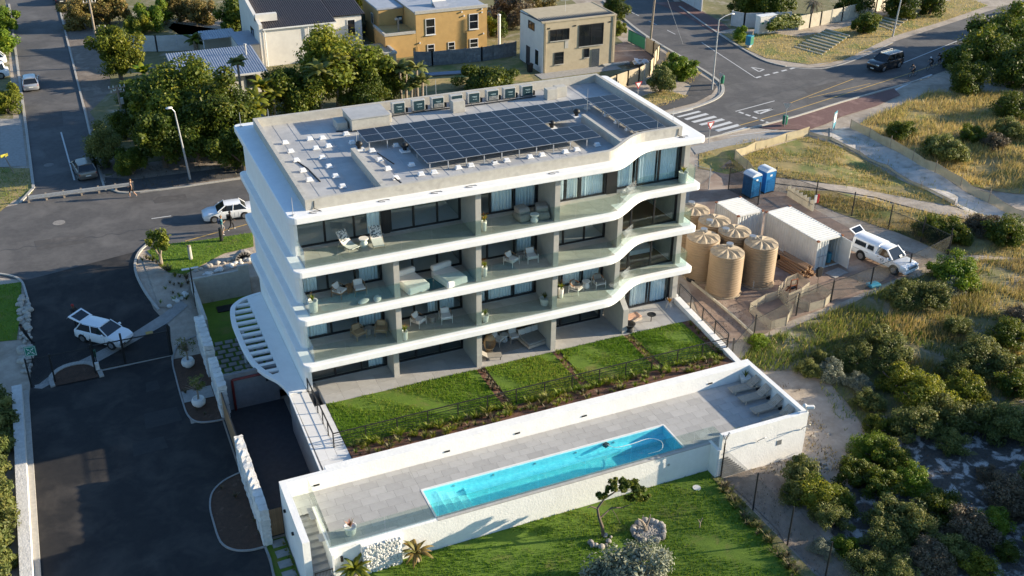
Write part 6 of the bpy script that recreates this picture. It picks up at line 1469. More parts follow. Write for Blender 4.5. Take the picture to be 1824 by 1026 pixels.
# white house with the dark sloping roof
H3 = thing('white_house', 'cream house with a dark corrugated roof sloping up to a stepped side wall', 'house', (0,0,ZS)); h = 4.5
MB().box(12.4,72,-.3,21.0,82,h).build('wall', 'plaster_white', H3); MB().box(21.001,74.5,-.3,25.2,82,h-.1).build('rear_wall', 'plaster_white', H3)
corr(12.5,71.8,h+.12,21.3,84,h+1.9,34,'roof_dark',H3); corr(21.3,74.2,h+.12,25.6,84,h+1.6,16,'roof_dark',H3)
MB().add([(12.0,71.9,0),(12.4,71.9,0),(12.4,84,0),(12.0,84,0),(12.0,71.9,h+.6),(12.4,71.9,h+.6),(12.4,84,h+2.6),(12.0,84,h+2.6)],[(4,5,6,7),(0,1,5,4),(1,2,6,5),(2,3,7,6),(3,0,4,7)]).build('side_wall', 'plaster_white', H3); MB().box(12.0,73.6,h+.5,14.6,74.3,h+1.35).build('stepped_parapet', 'plaster_white', H3)
MB().box(12.4,71.7,h-.05,21.3,71.85,h+.1).build('gutter', 'frame_white', H3); MB().cyl((12.6,71.85,0),(12.6,71.85,h),.06,.06,6).cyl((17.8,71.85,h-1.6),(17.8,71.85,h),.06,.06,6).build('drain_pipe', 'frame_white', H3)
window(H3,18.2,18.9,2.9,4.0,72,1,False,'frame_white'); window(H3,23.4,24.3,1.9,3.9,74.5,1,False,'frame_white'); window(H3,75.5,77.2,2.4,3.6,0,1,False,'frame_black',12.0)
t = thing('lean_to', 'small blue grey flat roofed lean-to beside the cream house', 'shed', (9.6,72.6,ZS)); MB().box(0,0,-.3,2.38,6,2.6).build('wall', 'plaster_white', t); MB().box(-.1,-.1,2.6,2.39,6.1,2.75).build('roof', 'roof_blue', t)
H4 = thing('long_shed', 'long shed with a blue grey corrugated roof and a small flue behind the round trees', 'shed', (0,0,ZS)); MB().box(1.4,63.0,-.3,10.4,71.2,2.3).build('wall', 'plaster_white', H4); corr(1.0,62.4,2.45,10.8,71.6,2.95,36,'roof_blue',H4)
MB().cyl((9.6,68.5,2.7),(9.6,68.5,3.9),.12,.12,8).cyl((9.6,68.5,3.9),(9.6,68.5,4.05),.18,.18,8).build('flue', 'galv', H4); MB().box(1.0,62.3,2.3,10.8,62.41,2.5).build('gutter', 'frame_white', H4); window(H4,8.4,9.6,.7,1.9,63,1,False,'unit_dark')
t = thing('carport', 'small flat roofed carport between the white wall and the cream house', 'carport', (6.2,78.2,ZS)); corr(0,0,2.3,4.2,3.4,2.45,14,'roof_grey',t)
for x in (.1,4.1): MB().box(x-.06,.1,0,x+.06,.22,2.3).build('post', 'frame_white', t)
MB().box(0,3.3,0,4.2,3.4,2.3).build('back_wall', 'plaster_white', t)
t = thing('low_annex', 'small brick walled annex with a pink roof between two houses', 'annex', (23.4,66.5,ZS)); MB().box(0,0,-.3,3.6,5,1.5).build('wall', 'wall_tan', t); MB().box(-.1,-.1,1.5,3.7,.2,1.75).box(3.4,.2,1.5,3.7,5.1,1.75).build('coping', 'concrete', t); MB().add([(.2,.4,1.51),(1.8,.4,1.51),(1.0,.9,2.2),(1.0,2.5,2.2),(.2,3,1.51),(1.8,3,1.51)],[(0,1,2),(0,2,3,4),(1,5,3,2),(4,3,5)]).build('roof', 'paving_red', t)
# walls of precast panels
def panel_wall(label, pts, h, mt, L=1.9, post='concrete', name='precast_wall', cap=True, rows=1):
    t = thing(name, label, 'wall', (pts[0][0],pts[0][1],ZS), 0); o = Vector((pts[0][0],pts[0][1])); tot = 0
    for a, b in zip(pts[:-1], pts[1:]):
        a = Vector(a[:2])-o; b = Vector(b[:2])-o; n = max(1,round((b-a).length/L))
        for k in range(n):
            p, q = a+(b-a)*k/n, a+(b-a)*(k+1)/n; d = (q-p).normalized()*.07
            for r_ in range(rows): MB().bar((*(p+d),h*(r_+.5)/rows),(*(q-d),h*(r_+.5)/rows),.06,h/rows-.012).build('panel', mt, t)
            MB().box(p.x-.08,p.y-.08,-.1,p.x+.08,p.y+.08,h+.06).build('post', post, t)
        MB().box(b.x-.08,b.y-.08,-.1,b.x+.08,b.y+.08,h+.06).build('post', post, t)
    return t
panel_wall('weathered grey precast wall in front of the yellow house', [(29.0,65.6),(31,64.9),(37.2,64.3),(42.0,64.9)], 1.75, 'precast_grey', 1.9, 'precast_grey', rows=4)
panel_wall('white precast wall behind the long shed', [(-1.5,84.5),(1.2,83.3),(6.0,82.0)], 2.0, 'precast_white', 2.2, 'precast_white', rows=3)
panel_wall('curved tan wall with posts round the yard of the tan house', [(45.5,47.6),(47.25,48.5),(49.2,49.3),(51.0,49.9),(53.3,51.4),(54.6,52.8),(55.5,54.3),(56.7,55.6),(57.8,56.9),(58.0,58.5),(58.1,60.6)], 1.75, 'wall_tan', 1.8, 'concrete')
panel_wall('low tan wall behind the tan house', [(51.7,61.5),(53.2,62.6),(54.6,64.4)], 1.7, 'wall_tan', 1.8, 'wall_tan')
t = thing('yard_gate', 'green slatted yard gate beside the tan house', 'gate', (58.1,60.9,ZS), math.atan2(4.4,-.1))
MB().bar((0,0,.1),(4.2,0,.1),.05,.08).bar((0,0,1.6),(4.2,0,1.6),.05,.08).build('frame', 'unit_dark', t); s_ = None
for k in range(28):
    if s_ is None: s_ = MB().box(0,-.015,.1,.11,.015,1.58).build('slat', 'bin_green', t, (0,0,0))
    else: share(s_, 'slat', t, (k*.15,0,0))
panel_wall('cream precast wall running along the bank above the main road', [(82.2,61.3),(84.3,61.7),(86.4,62.1),(90.6,62.8),(98.3,64.9),(105.2,68)], 1.9, 'precast_cream', 1.75, 'precast_cream')
panel_wall('pale wall of tall panels beside the electrical kiosk', [(75.0,66.6),(75.9,65.0),(78.4,64.2),(82.1,63.2)], 2.0, 'precast_white', 1.9, 'precast_white')
panel_wall('white wall of tall panels at the top edge beside the brick pavement', [(76.4,86),(76.0,81.5),(75.2,74.5)], 2.6, 'precast_white', 2.4, 'precast_white')
sheet('yard', [(51.7,57.1),(57.3,57.1),(58,61),(57.8,65),(51.7,63)], 'dirt', .04, flat=ZS)
t = thing('rubbish_heap', 'heap of white sheeting and brown branches in the yard of the tan house', 'heap', (54.6,55.6,ZS)); mb = MB(); r = random.Random(8)
for k in range(7): mb.cbox((r.uniform(-.6,1.6),r.uniform(-.4,.9),.25+.1*k*.5),(1.3,.5,.12),M=Matrix.Rotation(r.uniform(0,3),3,'Z')@Matrix.Rotation(r.uniform(-.5,.5),3,'X'))
mb.build('sheeting', 'pot_white', t, bevel=.04); mb = MB()
for k in range(70): a = r.uniform(0,6.28); p = Vector((r.uniform(-2.6,.4),r.uniform(-.7,.7),.05)); mb.cyl(p,p+Vector((math.cos(a)*.8,math.sin(a)*.8,r.uniform(.0,.4))),.025,.01,4,False)
mb.build('branches', 'bark', t)
t = thing('wheelie_bin', 'black wheelie bin against the white side of the tan house', 'bin', (40.9,58.2,ZS)); MB().loft([[(-s,-s,z),(s,-s,z),(s,s,z),(-s,s,z)] for s, z in ((.24,0),(.3,.95))]).build('body', 'black', t); MB().box(-.33,-.34,.95,.33,.34,1.03).build('lid', 'black', t, bevel=.02)
sheet('house_lawn', [(26,56),(40,55),(42,64),(30,64.3),(26,66)], 'turf_dry', .03, flat=ZS)
t = thing('pipe_stack', 'bundle of long pale pipes lying in the grass below the grey precast wall', 'pipes', (*at(758,134,ZS)[:2],ZS)); b_ = at(872,126,ZS)-at(758,134,ZS)
for k in range(4): MB().cyl((.1*k,-.28*k,.2),(b_.x,b_.y-.28*k,.2),.1,.1,6).build('pipe', 'roof_blue', t)
for i_, lf in enumerate((90,62,118)):
    pass
# retained terraces of blocks on the bank
for pl, nm in ((((1415,84),(1470,58),(1512,70),(1465,98)),'stepped bank of log terraces below the cream wall, nearer the corner'),(((1560,44),(1600,18),(1640,24),(1590,55)),'stepped bank of log terraces by the leaning street lamp')):
    t = thing('log_terrace', nm, 'terrace', (0,0,ZS), 0, 'log terraces on the bank'); q = [at(a,b,ZS) for a, b in pl]
    for k in range(9):
        u = k/8; a = q[0]+(q[1]-q[0])*u; b = q[3]+(q[2]-q[3])*u; MB().cyl((a.x,a.y,.06+.05*k),(b.x,b.y,.06+.05*k),.1,.1,7).build('log', 'precast_cream', t)
    MB().add([(q[0].x,q[0].y,0),(q[3].x,q[3].y,0),(q[2].x,q[2].y,.46),(q[1].x,q[1].y,.46)],[(0,1,2,3)]).build('soil', 'turf_dry', t)

for x, y, z, lab in ((46.5,60.5,h_ if False else 5.95,'thin aerial mast on the flat roof of the tan house'),(37.5,74.0,5.3,'thin aerial mast on the roof of the yellow house')):
    t = thing('aerial', lab, 'aerial', (x,y,ZS+z)); MB().cyl((0,0,0),(0,0,1.6),.025,.02,5).build('mast', 'galv', t); mb = MB()
    for k in range(5): mb.bar((-.5+.25*k,-.3+.03*k,1.5),(-.5+.25*k,.3-.03*k,1.5),.015,.015)
    mb.bar((-.6,0,1.5),(.6,0,1.5),.02,.02).build('rods', 'galv', t)
for x in (42.3,51.3): MB().cyl((x,56.93,0),(x,56.93,6.0),.05,.05,6).build('drain_pipe', 'wall_tan', H1)
for x0, x1, z in ((42.85,45.4,.42+o),(46.65,49.95,-.63+o),(43.5,44.75,-2.43+o),(47.4,48.15,-2.03+o)): MB().box(x0,56.86,z,x1,57.0,z+.07).build('window_sill', 'concrete', H1)
for x0, x1, z in ((31.75,33.15,-.9+o),(37.5,38.9,-.8+o),(31.95,32.95,-3.12+o),(34.7,35.65,-3.12+o),(37.6,38.8,-3.12+o)): MB().box(x0,69.26,z,x1,69.4,z+.07).build('window_sill', 'frame_white', H2)
# ---------------------------------------------------------------- the dirt yard on the right
mat('tank_tan', (.29,.20,.12), (.24,.168,.10), .55, 1.2, .05, 30, c3=(.26,.185,.11), s3=.7, streak=(.24,.18,.115)); mat('tank_roof', (.36,.285,.195), (.30,.24,.165), .65, 2); mat('container_white', (.66,.66,.63), (.58,.575,.54), .55, 1.4, c3=(.30,.17,.09), s3=1.1, lo3=.70, hi3=.78); mat('rust', (.25,.10,.045), (.17,.06,.03), .9, 6)
mat('loo_blue', (.012,.17,.42), (.01,.13,.34), .45, 2); mat('loo_roof', (.62,.66,.70), None, .4)
def netmat(name, c, op):
    m, t, o = new_mat(name); tr = N(t,'ShaderNodeBsdfTransparent'); df = N(t,'ShaderNodeBsdfDiffuse'); df.inputs[0].default_value = (*c,1); mx = N(t,'ShaderNodeMixShader')
    tc = N(t,'ShaderNodeTexCoord'); mr = N(t,'ShaderNodeMapRange'); mr.inputs[1].default_value = .3; mr.inputs[2].default_value = .7; mr.inputs[3].default_value = op-.14; mr.inputs[4].default_value = op+.14
    t.links.new(noise(t,1.3,4,.6,tc.outputs['Object']), mr.inputs[0]); t.links.new(mr.outputs[0], mx.inputs[0]); t.links.new(tr.outputs[0], mx.inputs[1]); t.links.new(df.outputs[0], mx.inputs[2]); t.links.new(mx.outputs[0], o.inputs[0])
netmat('net_dark', (.03,.032,.03), .42); netmat('net_tan', (.48,.41,.27), .82); netmat('net_pale', (.48,.44,.34), .5); netmat('mesh_grey', (.10,.10,.09), .30)
sheet('yard', G((1228,345),(1262,318),(1300,285),(1345,330),(1400,345),(1500,400),(1560,432),(1660,462),(1590,500),(1480,545),(1390,580),(1345,606),(1300,612),(1245,560),(1222,500)), 'dirt', .03)
def b_tank(t):
    prof = [(1.33,0),(1.33,.12),(1.27,.14)]
    for k in range(15): z = .2+k*.21; prof += [(1.245,z),(1.285,z+.04),(1.285,z+.1),(1.245,z+.15)]
    prof += [(1.26,3.4)]
    MB().lathe(prof[2:],32,cap=False).build('shell', 'tank_tan', t, smooth=True); MB().lathe([(1.27,0),(1.36,0),(1.36,.14),(1.25,.16)],32,cap=False).build('base_ring', 'tank_roof', t)
    vs = [(0,0,3.62)]; fs = []; n = 20
    for k in range(n): a = 2*math.pi*k/n; vs.append((1.27*math.cos(a),1.27*math.sin(a),3.4)); vs.append((.78*math.cos(a),.78*math.sin(a),3.60 if k % 2 else 3.47))
    for k in range(n): a, b = 1+2*k, 1+2*((k+1)%n); fs += [(a,b,b+1,a+1),(0,a+1,b+1)]
    MB().add(vs,fs).build('roof', 'tank_roof', t); MB().cyl((.55,.55,3.45),(.55,.55,3.74),.28,.27,14).build('lid', 'metal_grey', t); MB().cyl((1.3,-.2,.3),(1.42,-.24,.3),.06,.06,8).build('outlet', 'black', t)
for k, (x, y, rz, lab) in enumerate(((32.5,4.25,0,'nearest the building in the front row'),(32.2,7.05,.2,'left one of the middle row'),(35.7,4.5,1.2,'right one of the front row with a small white label'),(35.0,7.0,2.2,'open topped one behind the right front tank'),(34.6,9.2,2.8,'open topped one at the back right'),(34.2,11.6,.5,'farthest back, half hidden by the balconies'))):
    t = make('tank', 'large tan plastic water tank, '+lab, 'water tank', (x,y,-3.62), rz, 'tan water tanks in the dirt yard', b_tank, 'water_tank')
    if k == 2: MB().cbox((.55,-1.17,1.9),(.3,.03,.3),math.radians(25)).build('label', 'pot_white', t)
def container(label, x, y, rz, L, W=2.45, Hh=2.55, openf=False):
    t = thing('shipping_container', label, 'container', (x,y,-3.6), rz, 'white shipping containers in the yard'); n = int(L/.28)
    def wall(p0, p1, name):
        p0 = Vector(p0); p1 = Vector(p1); d = (p1-p0); Lw = d.length; d.normalize(); nn = Vector((d.y,-d.x)); m_ = int(Lw/.27); vs = []; fs = []
        for k in range(4*m_+1):
            q = p0+d*(Lw*k/(4*m_))-nn*(.04 if k % 4 in (1,2) else 0); vs += [(q.x,q.y,.12),(q.x,q.y,Hh-.1)]
        for k in range(4*m_): fs.append((2*k,2*k+2,2*k+3,2*k+1))
        MB().add(vs,fs).build(name, 'container_white', t)
    wall((0,L),(0,0),'side_panel'); wall((W,0),(W,L),'side_panel'); wall((W,L),(0,L),'end_panel')
    vs = []; fs = []
    for k in range(4*n+1): y_ = L*k/(4*n); z = Hh+(.03 if k % 4 in (1,2) else -.02); vs += [(0,y_,z),(W,y_,z)]
    for k in range(4*n): fs.append((2*k,2*k+1,2*k+3,2*k+2))
    MB().add(vs,fs).build('roof', 'container_white', t)
    fr = MB()
    for x_ in (0,W):
        for y_ in (0,L): fr.box(x_-.06,y_-.06,0,x_+.06,y_+.06,Hh)
        fr.box(x_-.05,0.06,0,x_+.05,L-.06,.12).box(x_-.05,.06,Hh-.1,x_+.05,L-.06,Hh+.01)
    for y_ in (0,L): fr.box(.06,y_-.05,0,W-.06,y_+.05,.12).box(.06,y_-.05,Hh-.1,W-.06,y_+.05,Hh+.01)
    fr.build('frame', 'container_white', t)
    for x_ in (0,W):
        for y_ in (0,L): MB().box(x_-.1,y_-.1,Hh-.06,x_+.1,y_+.1,Hh+.05).build('corner_casting', 'rust', t)
    MB().box(.05,.05,.02,W-.05,L-.05,.1).build('floor', 'timber', t)
    if openf:
        wall((0,0),(1.12,0),'closed_door'); MB().box(0.08,-.06,1.1,1.05,-.04,1.2).box(.3,-.07,.2,.34,-.05,Hh-.2).box(.75,-.07,.2,.79,-.05,Hh-.2).build('lock_bar', 'galv', t)
        d = MB().box(W-.03,-1.1,.1,W+.03,-.06,Hh-.1).build('open_door', 'container_white', t)
        MB().box(1.13,1.6,.1,W-.05,1.65,Hh-.15).build('inner_partition', 'interior', t); MB().cyl((1.9,.5,.1),(1.9,.5,.9),.22,.22,10).build('drum', 'sign_blue', t)
    else: wall((0,0),(W,0),'end_panel')
    return t
container('long white shipping container with one door open beside the timber pile', 41.0,4.3, -.09+.17, 6.1, openf=True)
container('short rusty white shipping container behind the water tanks', 37.9,10.6, .05, 3.0)
t = thing('timber_pile', 'pile of brown timber poles stacked against the long white container', 'timber pile', (39.7,5.0,-3.58), .1); r = random.Random(5)
pr_ = None
for j in range(6):
    for k in range(9-j):
        x = -.85+.19*k+.09*j; o = MB().cyl((0,-1.4+r.uniform(-.3,.3),0),(r.uniform(-.08,.08),1.4+r.uniform(-.3,.3),0),.085,.075,7).build('pole', 'timber', t, (x,0,.09+.155*j), r.uniform(-.06,.06))
tag(MB().ball((0,0,.3),(.5,.4,.35),10,6).build('black_bag', 'black', None, (39.3,7.0,-3.6), bevel=0), 'dark rubbish bag by the long container behind the timber pile', 'bag')
def b_loo(t):
    MB().box(-.55,-.6,.08,.55,.6,2.05).build('cabin', 'loo_blue', t, bevel=.04); MB().box(-.58,-.62,0,.58,.62,.08).build('base', 'black', t)
    MB().loft([[(-.58,y,2.05),(-.5,y,2.2),(-.25,y,2.33),(.25,y,2.33),(.5,y,2.2),(.58,y,2.05)] for y in (-.63,.63)]).build('roof', 'loo_roof', t, smooth=True)
    d = MB().box(-.44,-.635,.14,.44,-.6,1.95).build('door', 'loo_blue', t, bevel=.01); MB().box(-.34,-.65,.3,.34,-.636,.95).box(-.34,-.65,1.05,.34,-.636,1.45).build('door_panel', 'loo_blue', d); MB().box(-.12,-.645,1.62,.12,-.636,1.8).build('label', 'sign_white', d)
    for x in (-.5,.5): MB().box(x-.06,-.64,.08,x+.06,-.6,2.05).build('jamb', 'loo_blue', t)
make('loo', 'blue portable toilet with white roof nearer the container', 'portable toilet', (44.75,18.35,zg(44.7,18)+.02), .12, 'blue portable toilets', b_loo, 'portable_toilet')
make('loo', 'blue portable toilet with white roof, the right one of the two', 'portable toilet', (46.55,18.75,zg(46.5,18.6)+.02), .12, 'blue portable toilets', b_loo, 'portable_toilet')
# fences
def net_fence(label, pts, h, net, post='rail_black', ph=None, pr=.05, name='fence', cat='fence', top=True, group=None, sag=0, zbase=None, kindnet='net'):
    P = [Vector((p[0],p[1],zg(p[0],p[1]) if zbase is None else zbase)) for p in pts]; o = P[0].copy(); t = thing(name, label, cat, o, 0, group)
    for p in P: q = p-o; MB().cyl((q.x,q.y,-.2),(q.x,q.y,ph or h+.1),pr,pr*.9,7).build('post', post, t)
    mb = MB(); tb = MB()
    for a, b in zip(P[:-1],P[1:]):
        n = max(1,int((b-a).length/1.2)); pts2 = []
        for k in range(n+1):
            u = k/n; q = a+(b-a)*u; q.z = (zg(q.x,q.y) if zbase is None else zbase); q -= o; pts2.append((q, h-sag*4*u*(1-u)*(.7+.6*math.sin(k*2.3+q.x)**2)))
        for (q, hh), (q2, h2) in zip(pts2[:-1],pts2[1:]): mb.quad((q.x,q.y,.0+q.z),(q2.x,q2.y,q2.z),(q2.x,q2.y,q2.z+h2),(q.x,q.y,q.z+hh)); tb.bar((q.x,q.y,q.z+hh),(q2.x,q2.y,q2.z+h2),.03,.03)
    mb.build(kindnet, net, t)
    if top: tb.build('top_wire', post, t)
    return t
net_fence('black wire fence with dark posts along the front of the dirt yard', [(27.6,-4.2),(30.8,-2.2),(35.5,-.8),(39.1,-.2),(43.3,.4),(47.5,1.0),(52.9,2.4)], 1.75, 'mesh_grey', ph=2.25, pr=.06)
net_fence('dark shade net fence along the back of the yard behind the pick-up', [(47.5,18.6),(49.0,14.6),(50.4,11.3),(51.6,8.0),(52.4,5.0),(52.9,2.5)], 1.7, 'net_dark', ph=2.25, pr=.06)
a = gp(1297,338); b = gp(1350,366)
net_fence('black mesh gate panel standing before the portable toilets', [tuple(a[:2]),tuple(b[:2])], 2.15, 'net_dark', ph=2.2, name='mesh_gate', cat='gate')
a = gp(1235,330); b = gp(1262,338)
net_fence('pale steel mesh gate at the left of the yard entrance', [tuple(a[:2]),tuple(b[:2])], 2.0, 'mesh_grey', 'galv', 2.1, name='mesh_gate', cat='gate')
net_fence('low tan shade net fence from the verge round the grass to the portable toilets', G((1352,327),(1330,302),(1308,283),(1345,268),(1400,252),(1440,241)), .95, 'net_tan', 'bark_pale', 1.0, .04, 'net_fence', sag=.12)
net_fence('long tan shade net fence beside the sand path', G((1514,229),(1548,245),(1585,264),(1625,287),(1665,308),(1710,334),(1760,362),(1830,398)), 1.0, 'net_tan', 'bark_pale', 1.05, .04, 'net_fence', sag=.15)
net_fence('low pale net edge on the near side of the sand path', G((1440,240),(1480,250),(1530,275),(1580,300),(1640,335),(1700,365)), .35, 'net_tan', 'bark_pale', .4, .03, 'net_fence', sag=.1)
t = thing('picket_fence', 'short tan picket fence between the toilets and the long container', 'fence', (*gp(1403,350)[:2],-3.55)); d = gp(1447,377)-gp(1403,350)
for k in range(20): q = d*(k/19); MB().box(q.x-.09,q.y-.02,0,q.x+.09,q.y+.02,1.0+.12*math.sin(k*2.1)).build('picket', 'precast_cream', t)
MB().bar((0,.03,.6),(d.x,d.y+.03,.6),.03,.08).build('rail', 'timber', t)
t = thing('life_vest_post', 'red and white cloth hanging on the end of the picket fence', 'cloth', (*gp(1452,372)[:2],-3.55)); MB().box(-.25,-.05,.55,.0,.05,1.3).build('white_cloth', 'pot_white', t, bevel=.03); MB().box(.0,-.05,.5,.25,.05,1.35).build('red_cloth', 'sign_red', t, bevel=.03); MB().cyl((0,.06,0),(0,.06,1.4),.03,.03,6).build('post', 'bark_pale', t)
# shade net pens
def pen(label, px, h=.75): 
    pts = G(*px); net_fence(label, pts+[pts[0]], h, 'net_pale', 'bark_pale', h+.12, .03, 'net_pen', 'pen', sag=.06)
pen('pale shade net pen at the left front of the yard', ((1334,556),(1362,540),(1388,532),(1410,560),(1400,580),(1372,588)))
pen('pale shade net pen with green plants beside the wire fence', ((1415,545),(1440,556),(1468,548),(1480,536),(1455,520),(1428,528)))
pen('pale net pen with a dark seat frame at the back', ((1384,530),(1400,512),(1418,505),(1440,520),(1425,532),(1402,542)), .9)
t = thing('seat_frame', 'dark rusty machine frame standing in the rear net pen', 'frame', (*gp(1412,522)[:2],-3.6)); MB().tube([(-.3,0,0),(-.3,0,1.2),(.3,0,1.2),(.3,0,0)],.05,6).tube([(-.3,.5,0),(-.3,0,.7),(.3,0,.7),(.3,.5,0)],.05,6).build('frame', 'rust', t); MB().box(-.28,-.02,.4,.28,.4,.5).build('seat', 'black', t)
p = gp(1455,512); t = thing('coat_post', 'black jacket hanging on a pole in the yard', 'jacket', (p.x,p.y,p.z)); MB().cyl((0,0,0),(0,0,1.75),.025,.025,6).build('pole', 'bark_pale', t); MB().loft([[(-s,-.1,z),(s,-.1,z),(s,.1,z),(-s,.1,z)] for s, z in ((.2,.95),(.26,1.3),(.3,1.65),(.08,1.75))]).build('jacket', 'cloth_black', t, bevel=.04)
for k, (px, py) in enumerate(((1219,345+0),)): pass
ty = None
for px, py, lab in ((1222,490,'black tyre lying at the back by the building corner'),(1231,500,'black tyre lying nearest the tanks')):
    p = gp(px, py); mb = MB().lathe([(.2,0),(.36,.02),(.4,.12),(.36,.22),(.2,.24),(.16,.12),(.2,0)],18,cap=False); tag(mb.build('tyre', 'black_rubber', None, (p.x,p.y,p.z+.03), smooth=True), lab, 'tyre')
a = gp(1232,505); b = gp(1345,602); t = thing('timber_edging', 'line of tan planks edging the dirt bed beside the building', 'edging', (a.x,a.y,a.z+.03)); 
for k in range(8): p, q = (b-a)*(k/8), (b-a)*((k+.96)/8); MB().bar((p.x,p.y,.1+zg(a.x+p.x,a.y+p.y)-a.z),(q.x,q.y,.1+zg(a.x+q.x,a.y+q.y)-a.z),.08,.22).build('plank', 'precast_cream', t)
p = gp(1342,513); tag(MB().box(-.2,-.2,0,.2,.2,.75).build('concrete_block', 'concrete', None, (p.x,p.y,p.z)), 'small grey concrete post box before the right front tank', 'block')
p = gp(1490,487); tag(MB().cbox((0,0,.03),(1.6,1.0,.06),.2).build('pallet', 'paving_light', None, (p.x,p.y,p.z+.02)), 'flat grey mat on the ground before the open container', 'mat')
p = gp(1555,510); tag(MB().box(-.5,-.35,0,.5,.35,.25).build('blue_sheet', 'box_blue', None, (p.x,p.y,p.z+.02), bevel=.08), 'crumpled blue plastic sheet by the wire fence', 'plastic sheet')
# wire fence of the lower garden, brackets and cameras
net_fence('thin wire fence with tall black posts between the front lawn and the dune', [(20.75,-13.5),(20.95,-16.5),(21.05,-19.6),(21.2,-22.6),(21.3,-27)], 2.3, 'mesh_grey', ph=2.65, pr=.05, zbase=-4.62, top=False)
t = thing('electric_fence_bracket', 'black forked electric fence bracket on the corner of the terrace wall', 'bracket', (20.75,-13.5,-1.9)); MB().tube([(0,0,-.2),(0,0,.15),(-.25,-.05,.6)],.025,5).tube([(0,0,.15),(.25,.05,.6)],.025,5).build('fork', 'rail_black', t); mb = MB()
for k in range(5): mb.cyl((-.05-.045*k,-.08,.2+.09*k),(-.0-.045*k,.04,.2+.09*k),.03,.03,5); mb.cyl((.05+.045*k,-.04,.2+.09*k),(.05+.045*k,.1,.2+.09*k),.03,.03,5)
mb.build('insulators', 'galv', t)
for x, lab in ((23.1,'grey forked bracket in the middle of the terrace front wall'),(26.3,'grey forked bracket at the right end of the terrace front wall')):
    t = thing('electric_fence_bracket', lab, 'bracket', (x,-13.42,-2.55)); MB().tube([(0,0,-.1),(0,-.1,.1),(.2,-.45,.5)],.025,5).tube([(0,-.1,.1),(-.3,-.5,.3)],.025,5).build('fork', 'galv', t)
t = thing('security_camera', 'white security camera on the right corner of the terrace wall', 'camera', (26.6,-13.3,-1.5)); MB().cyl((0,0,0),(0,0,.25),.05,.05,8).build('stem', 'pot_white', t); MB().cbox((.15,-.05,.32),(.5,.22,.2),-.4).build('housing', 'pot_white', t, bevel=.05); MB().ball((-.15,.1,.4),(.14,.14,.14),10,6).build('dome', 'pot_white', t)
a, b, c = (20.75,-13.43,-4.6), (22.3,-13.43,-4.6), (20.75,-13.43,-3.0)
t = thing('louvred_panel', 'triangular grey louvred panel leaning on the front wall at the lawn corner', 'panel', (20.75,-13.42,-4.62))
for k in range(9): z = .05+.17*k; w_ = 1.7*(1-z/1.7)+.1; MB().box(0,-.05,z,w_,-.01,z+.12).build('slat', 'metal_grey', t)
p = at(1908-1,0,0)
p = gp(1596,1013); t = thing('wall_lamp_post', 'small white flood light on a low post among the dune shrubs', 'lamp', (p.x,p.y,p.z)); MB().cyl((0,0,0),(0,0,.6),.04,.04,6).build('post', 'rail_black', t); MB().cbox((0,0,.7),(.4,.2,.16),.6).build('head', 'pot_white', t, bevel=.04)
# ---------------------------------------------------------------- ground cover
sheet('front_lawn', [(-3.3,-30),(20.6,-30),(20.6,-12.64),(-3.3,-12.64)], 'turf', .03, flat=-4.5)
blades('lawn_grass', [(-3.3,-24),(20.5,-24),(20.5,-12.65),(-3.3,-12.65)], 150, .12, .055, 'lawn_blade', -4.47, 40, .6, patchy=.15, label='green mown grass of the front lawn')
sheet('lawn_edge_bed', [(20.25,-13.2),(20.7,-13.2),(21.0,-30),(20.0,-30)], 'scrub_floor', .06, flat=-4.5)
sheet('sand_path', G((1478,228),(1512,228),(1560,252),(1630,290),(1700,330),(1830,398),(1830,430),(1740,385),(1660,345),(1580,300),(1530,275),(1478,250)), 'sand_pale', .05)
sheet('footpath', G((1370,318),(1440,325),(1520,334),(1600,350),(1680,368),(1760,385),(1824,395),(1824,405),(1740,396),(1660,380),(1560,352),(1440,334),(1370,326)), 'sand', .06)
g1 = G((1245,275),(1330,250),(1440,242),(1345,266),(1306,283),(1328,303),(1300,312),(1245,300)); g2 = G((1335,300),(1312,284),(1345,270),(1440,243),(1530,277),(1640,336),(1720,373),(1560,343),(1440,322),(1365,314)); g3_ = G((1520,226),(1560,205),(1600,190),(1650,165),(1980,165),(1980,392),(1700,322),(1590,262))
g4 = G((1400,340),(1480,340),(1560,356),(1680,382),(1980,408),(1980,470),(1690,455),(1600,415),(1500,382)); g5 = G((1520,640),(1600,540),(1700,470),(1980,450),(1980,740),(1700,700),(1600,650)); g6 = G((1320,640),(1345,612),(1480,555),(1600,505),(1690,472),(1640,540),(1520,640),(1420,660),(1360,660))
for k, (g, mt) in enumerate(((g1,'turf_dry'),(g2,'turf_dry'),(g3_,'turf_dry'),(g4,'turf_dry'),(g5,'scrub_floor'),(g6,'scrub_floor'))): sheet('dune_ground', g, mt, .03)
def gz(x, y): return zg(x,y)
for k, (g, d, h, wd, mt, lab) in enumerate(((g1,42,.24,.07,'dry_blade','short dry grass of the verge by the crossing'),(g2,46,.28,.07,'dry_blade','dry tussock grass between the net fences'),(g2,26,.22,.08,'green_blade','green low plants between the net fences'),(g3_,40,.62,.07,'dry_blade','tall golden grass beside the sand path'),(g3_,7,.5,.08,'green_blade','green grass tufts among the golden grass'),
        (g4,50,.38,.07,'dry_blade','dry grass behind the yard fence'),(g4,14,.3,.08,'green_blade','green weeds behind the yard fence'),(g5,85,.6,.06,'dry_blade','dry dune grass between the shrubs'),(g5,40,.45,.07,'green_blade','olive dune grass between the shrubs'),(g6,90,.5,.07,'green_blade','rich green grass below the wire fence'),(g6,8,.5,.06,'dry_blade','dry stalks in the green grass below the wire fence'))):
    blades('dune_grass', g, d, h, wd, mt, gz, 60+k, .8, label=lab, clump=.12, patchy=(.75 if k in (0,1,5,7) else 1.0 if k in (2,4,6,8) else .1))
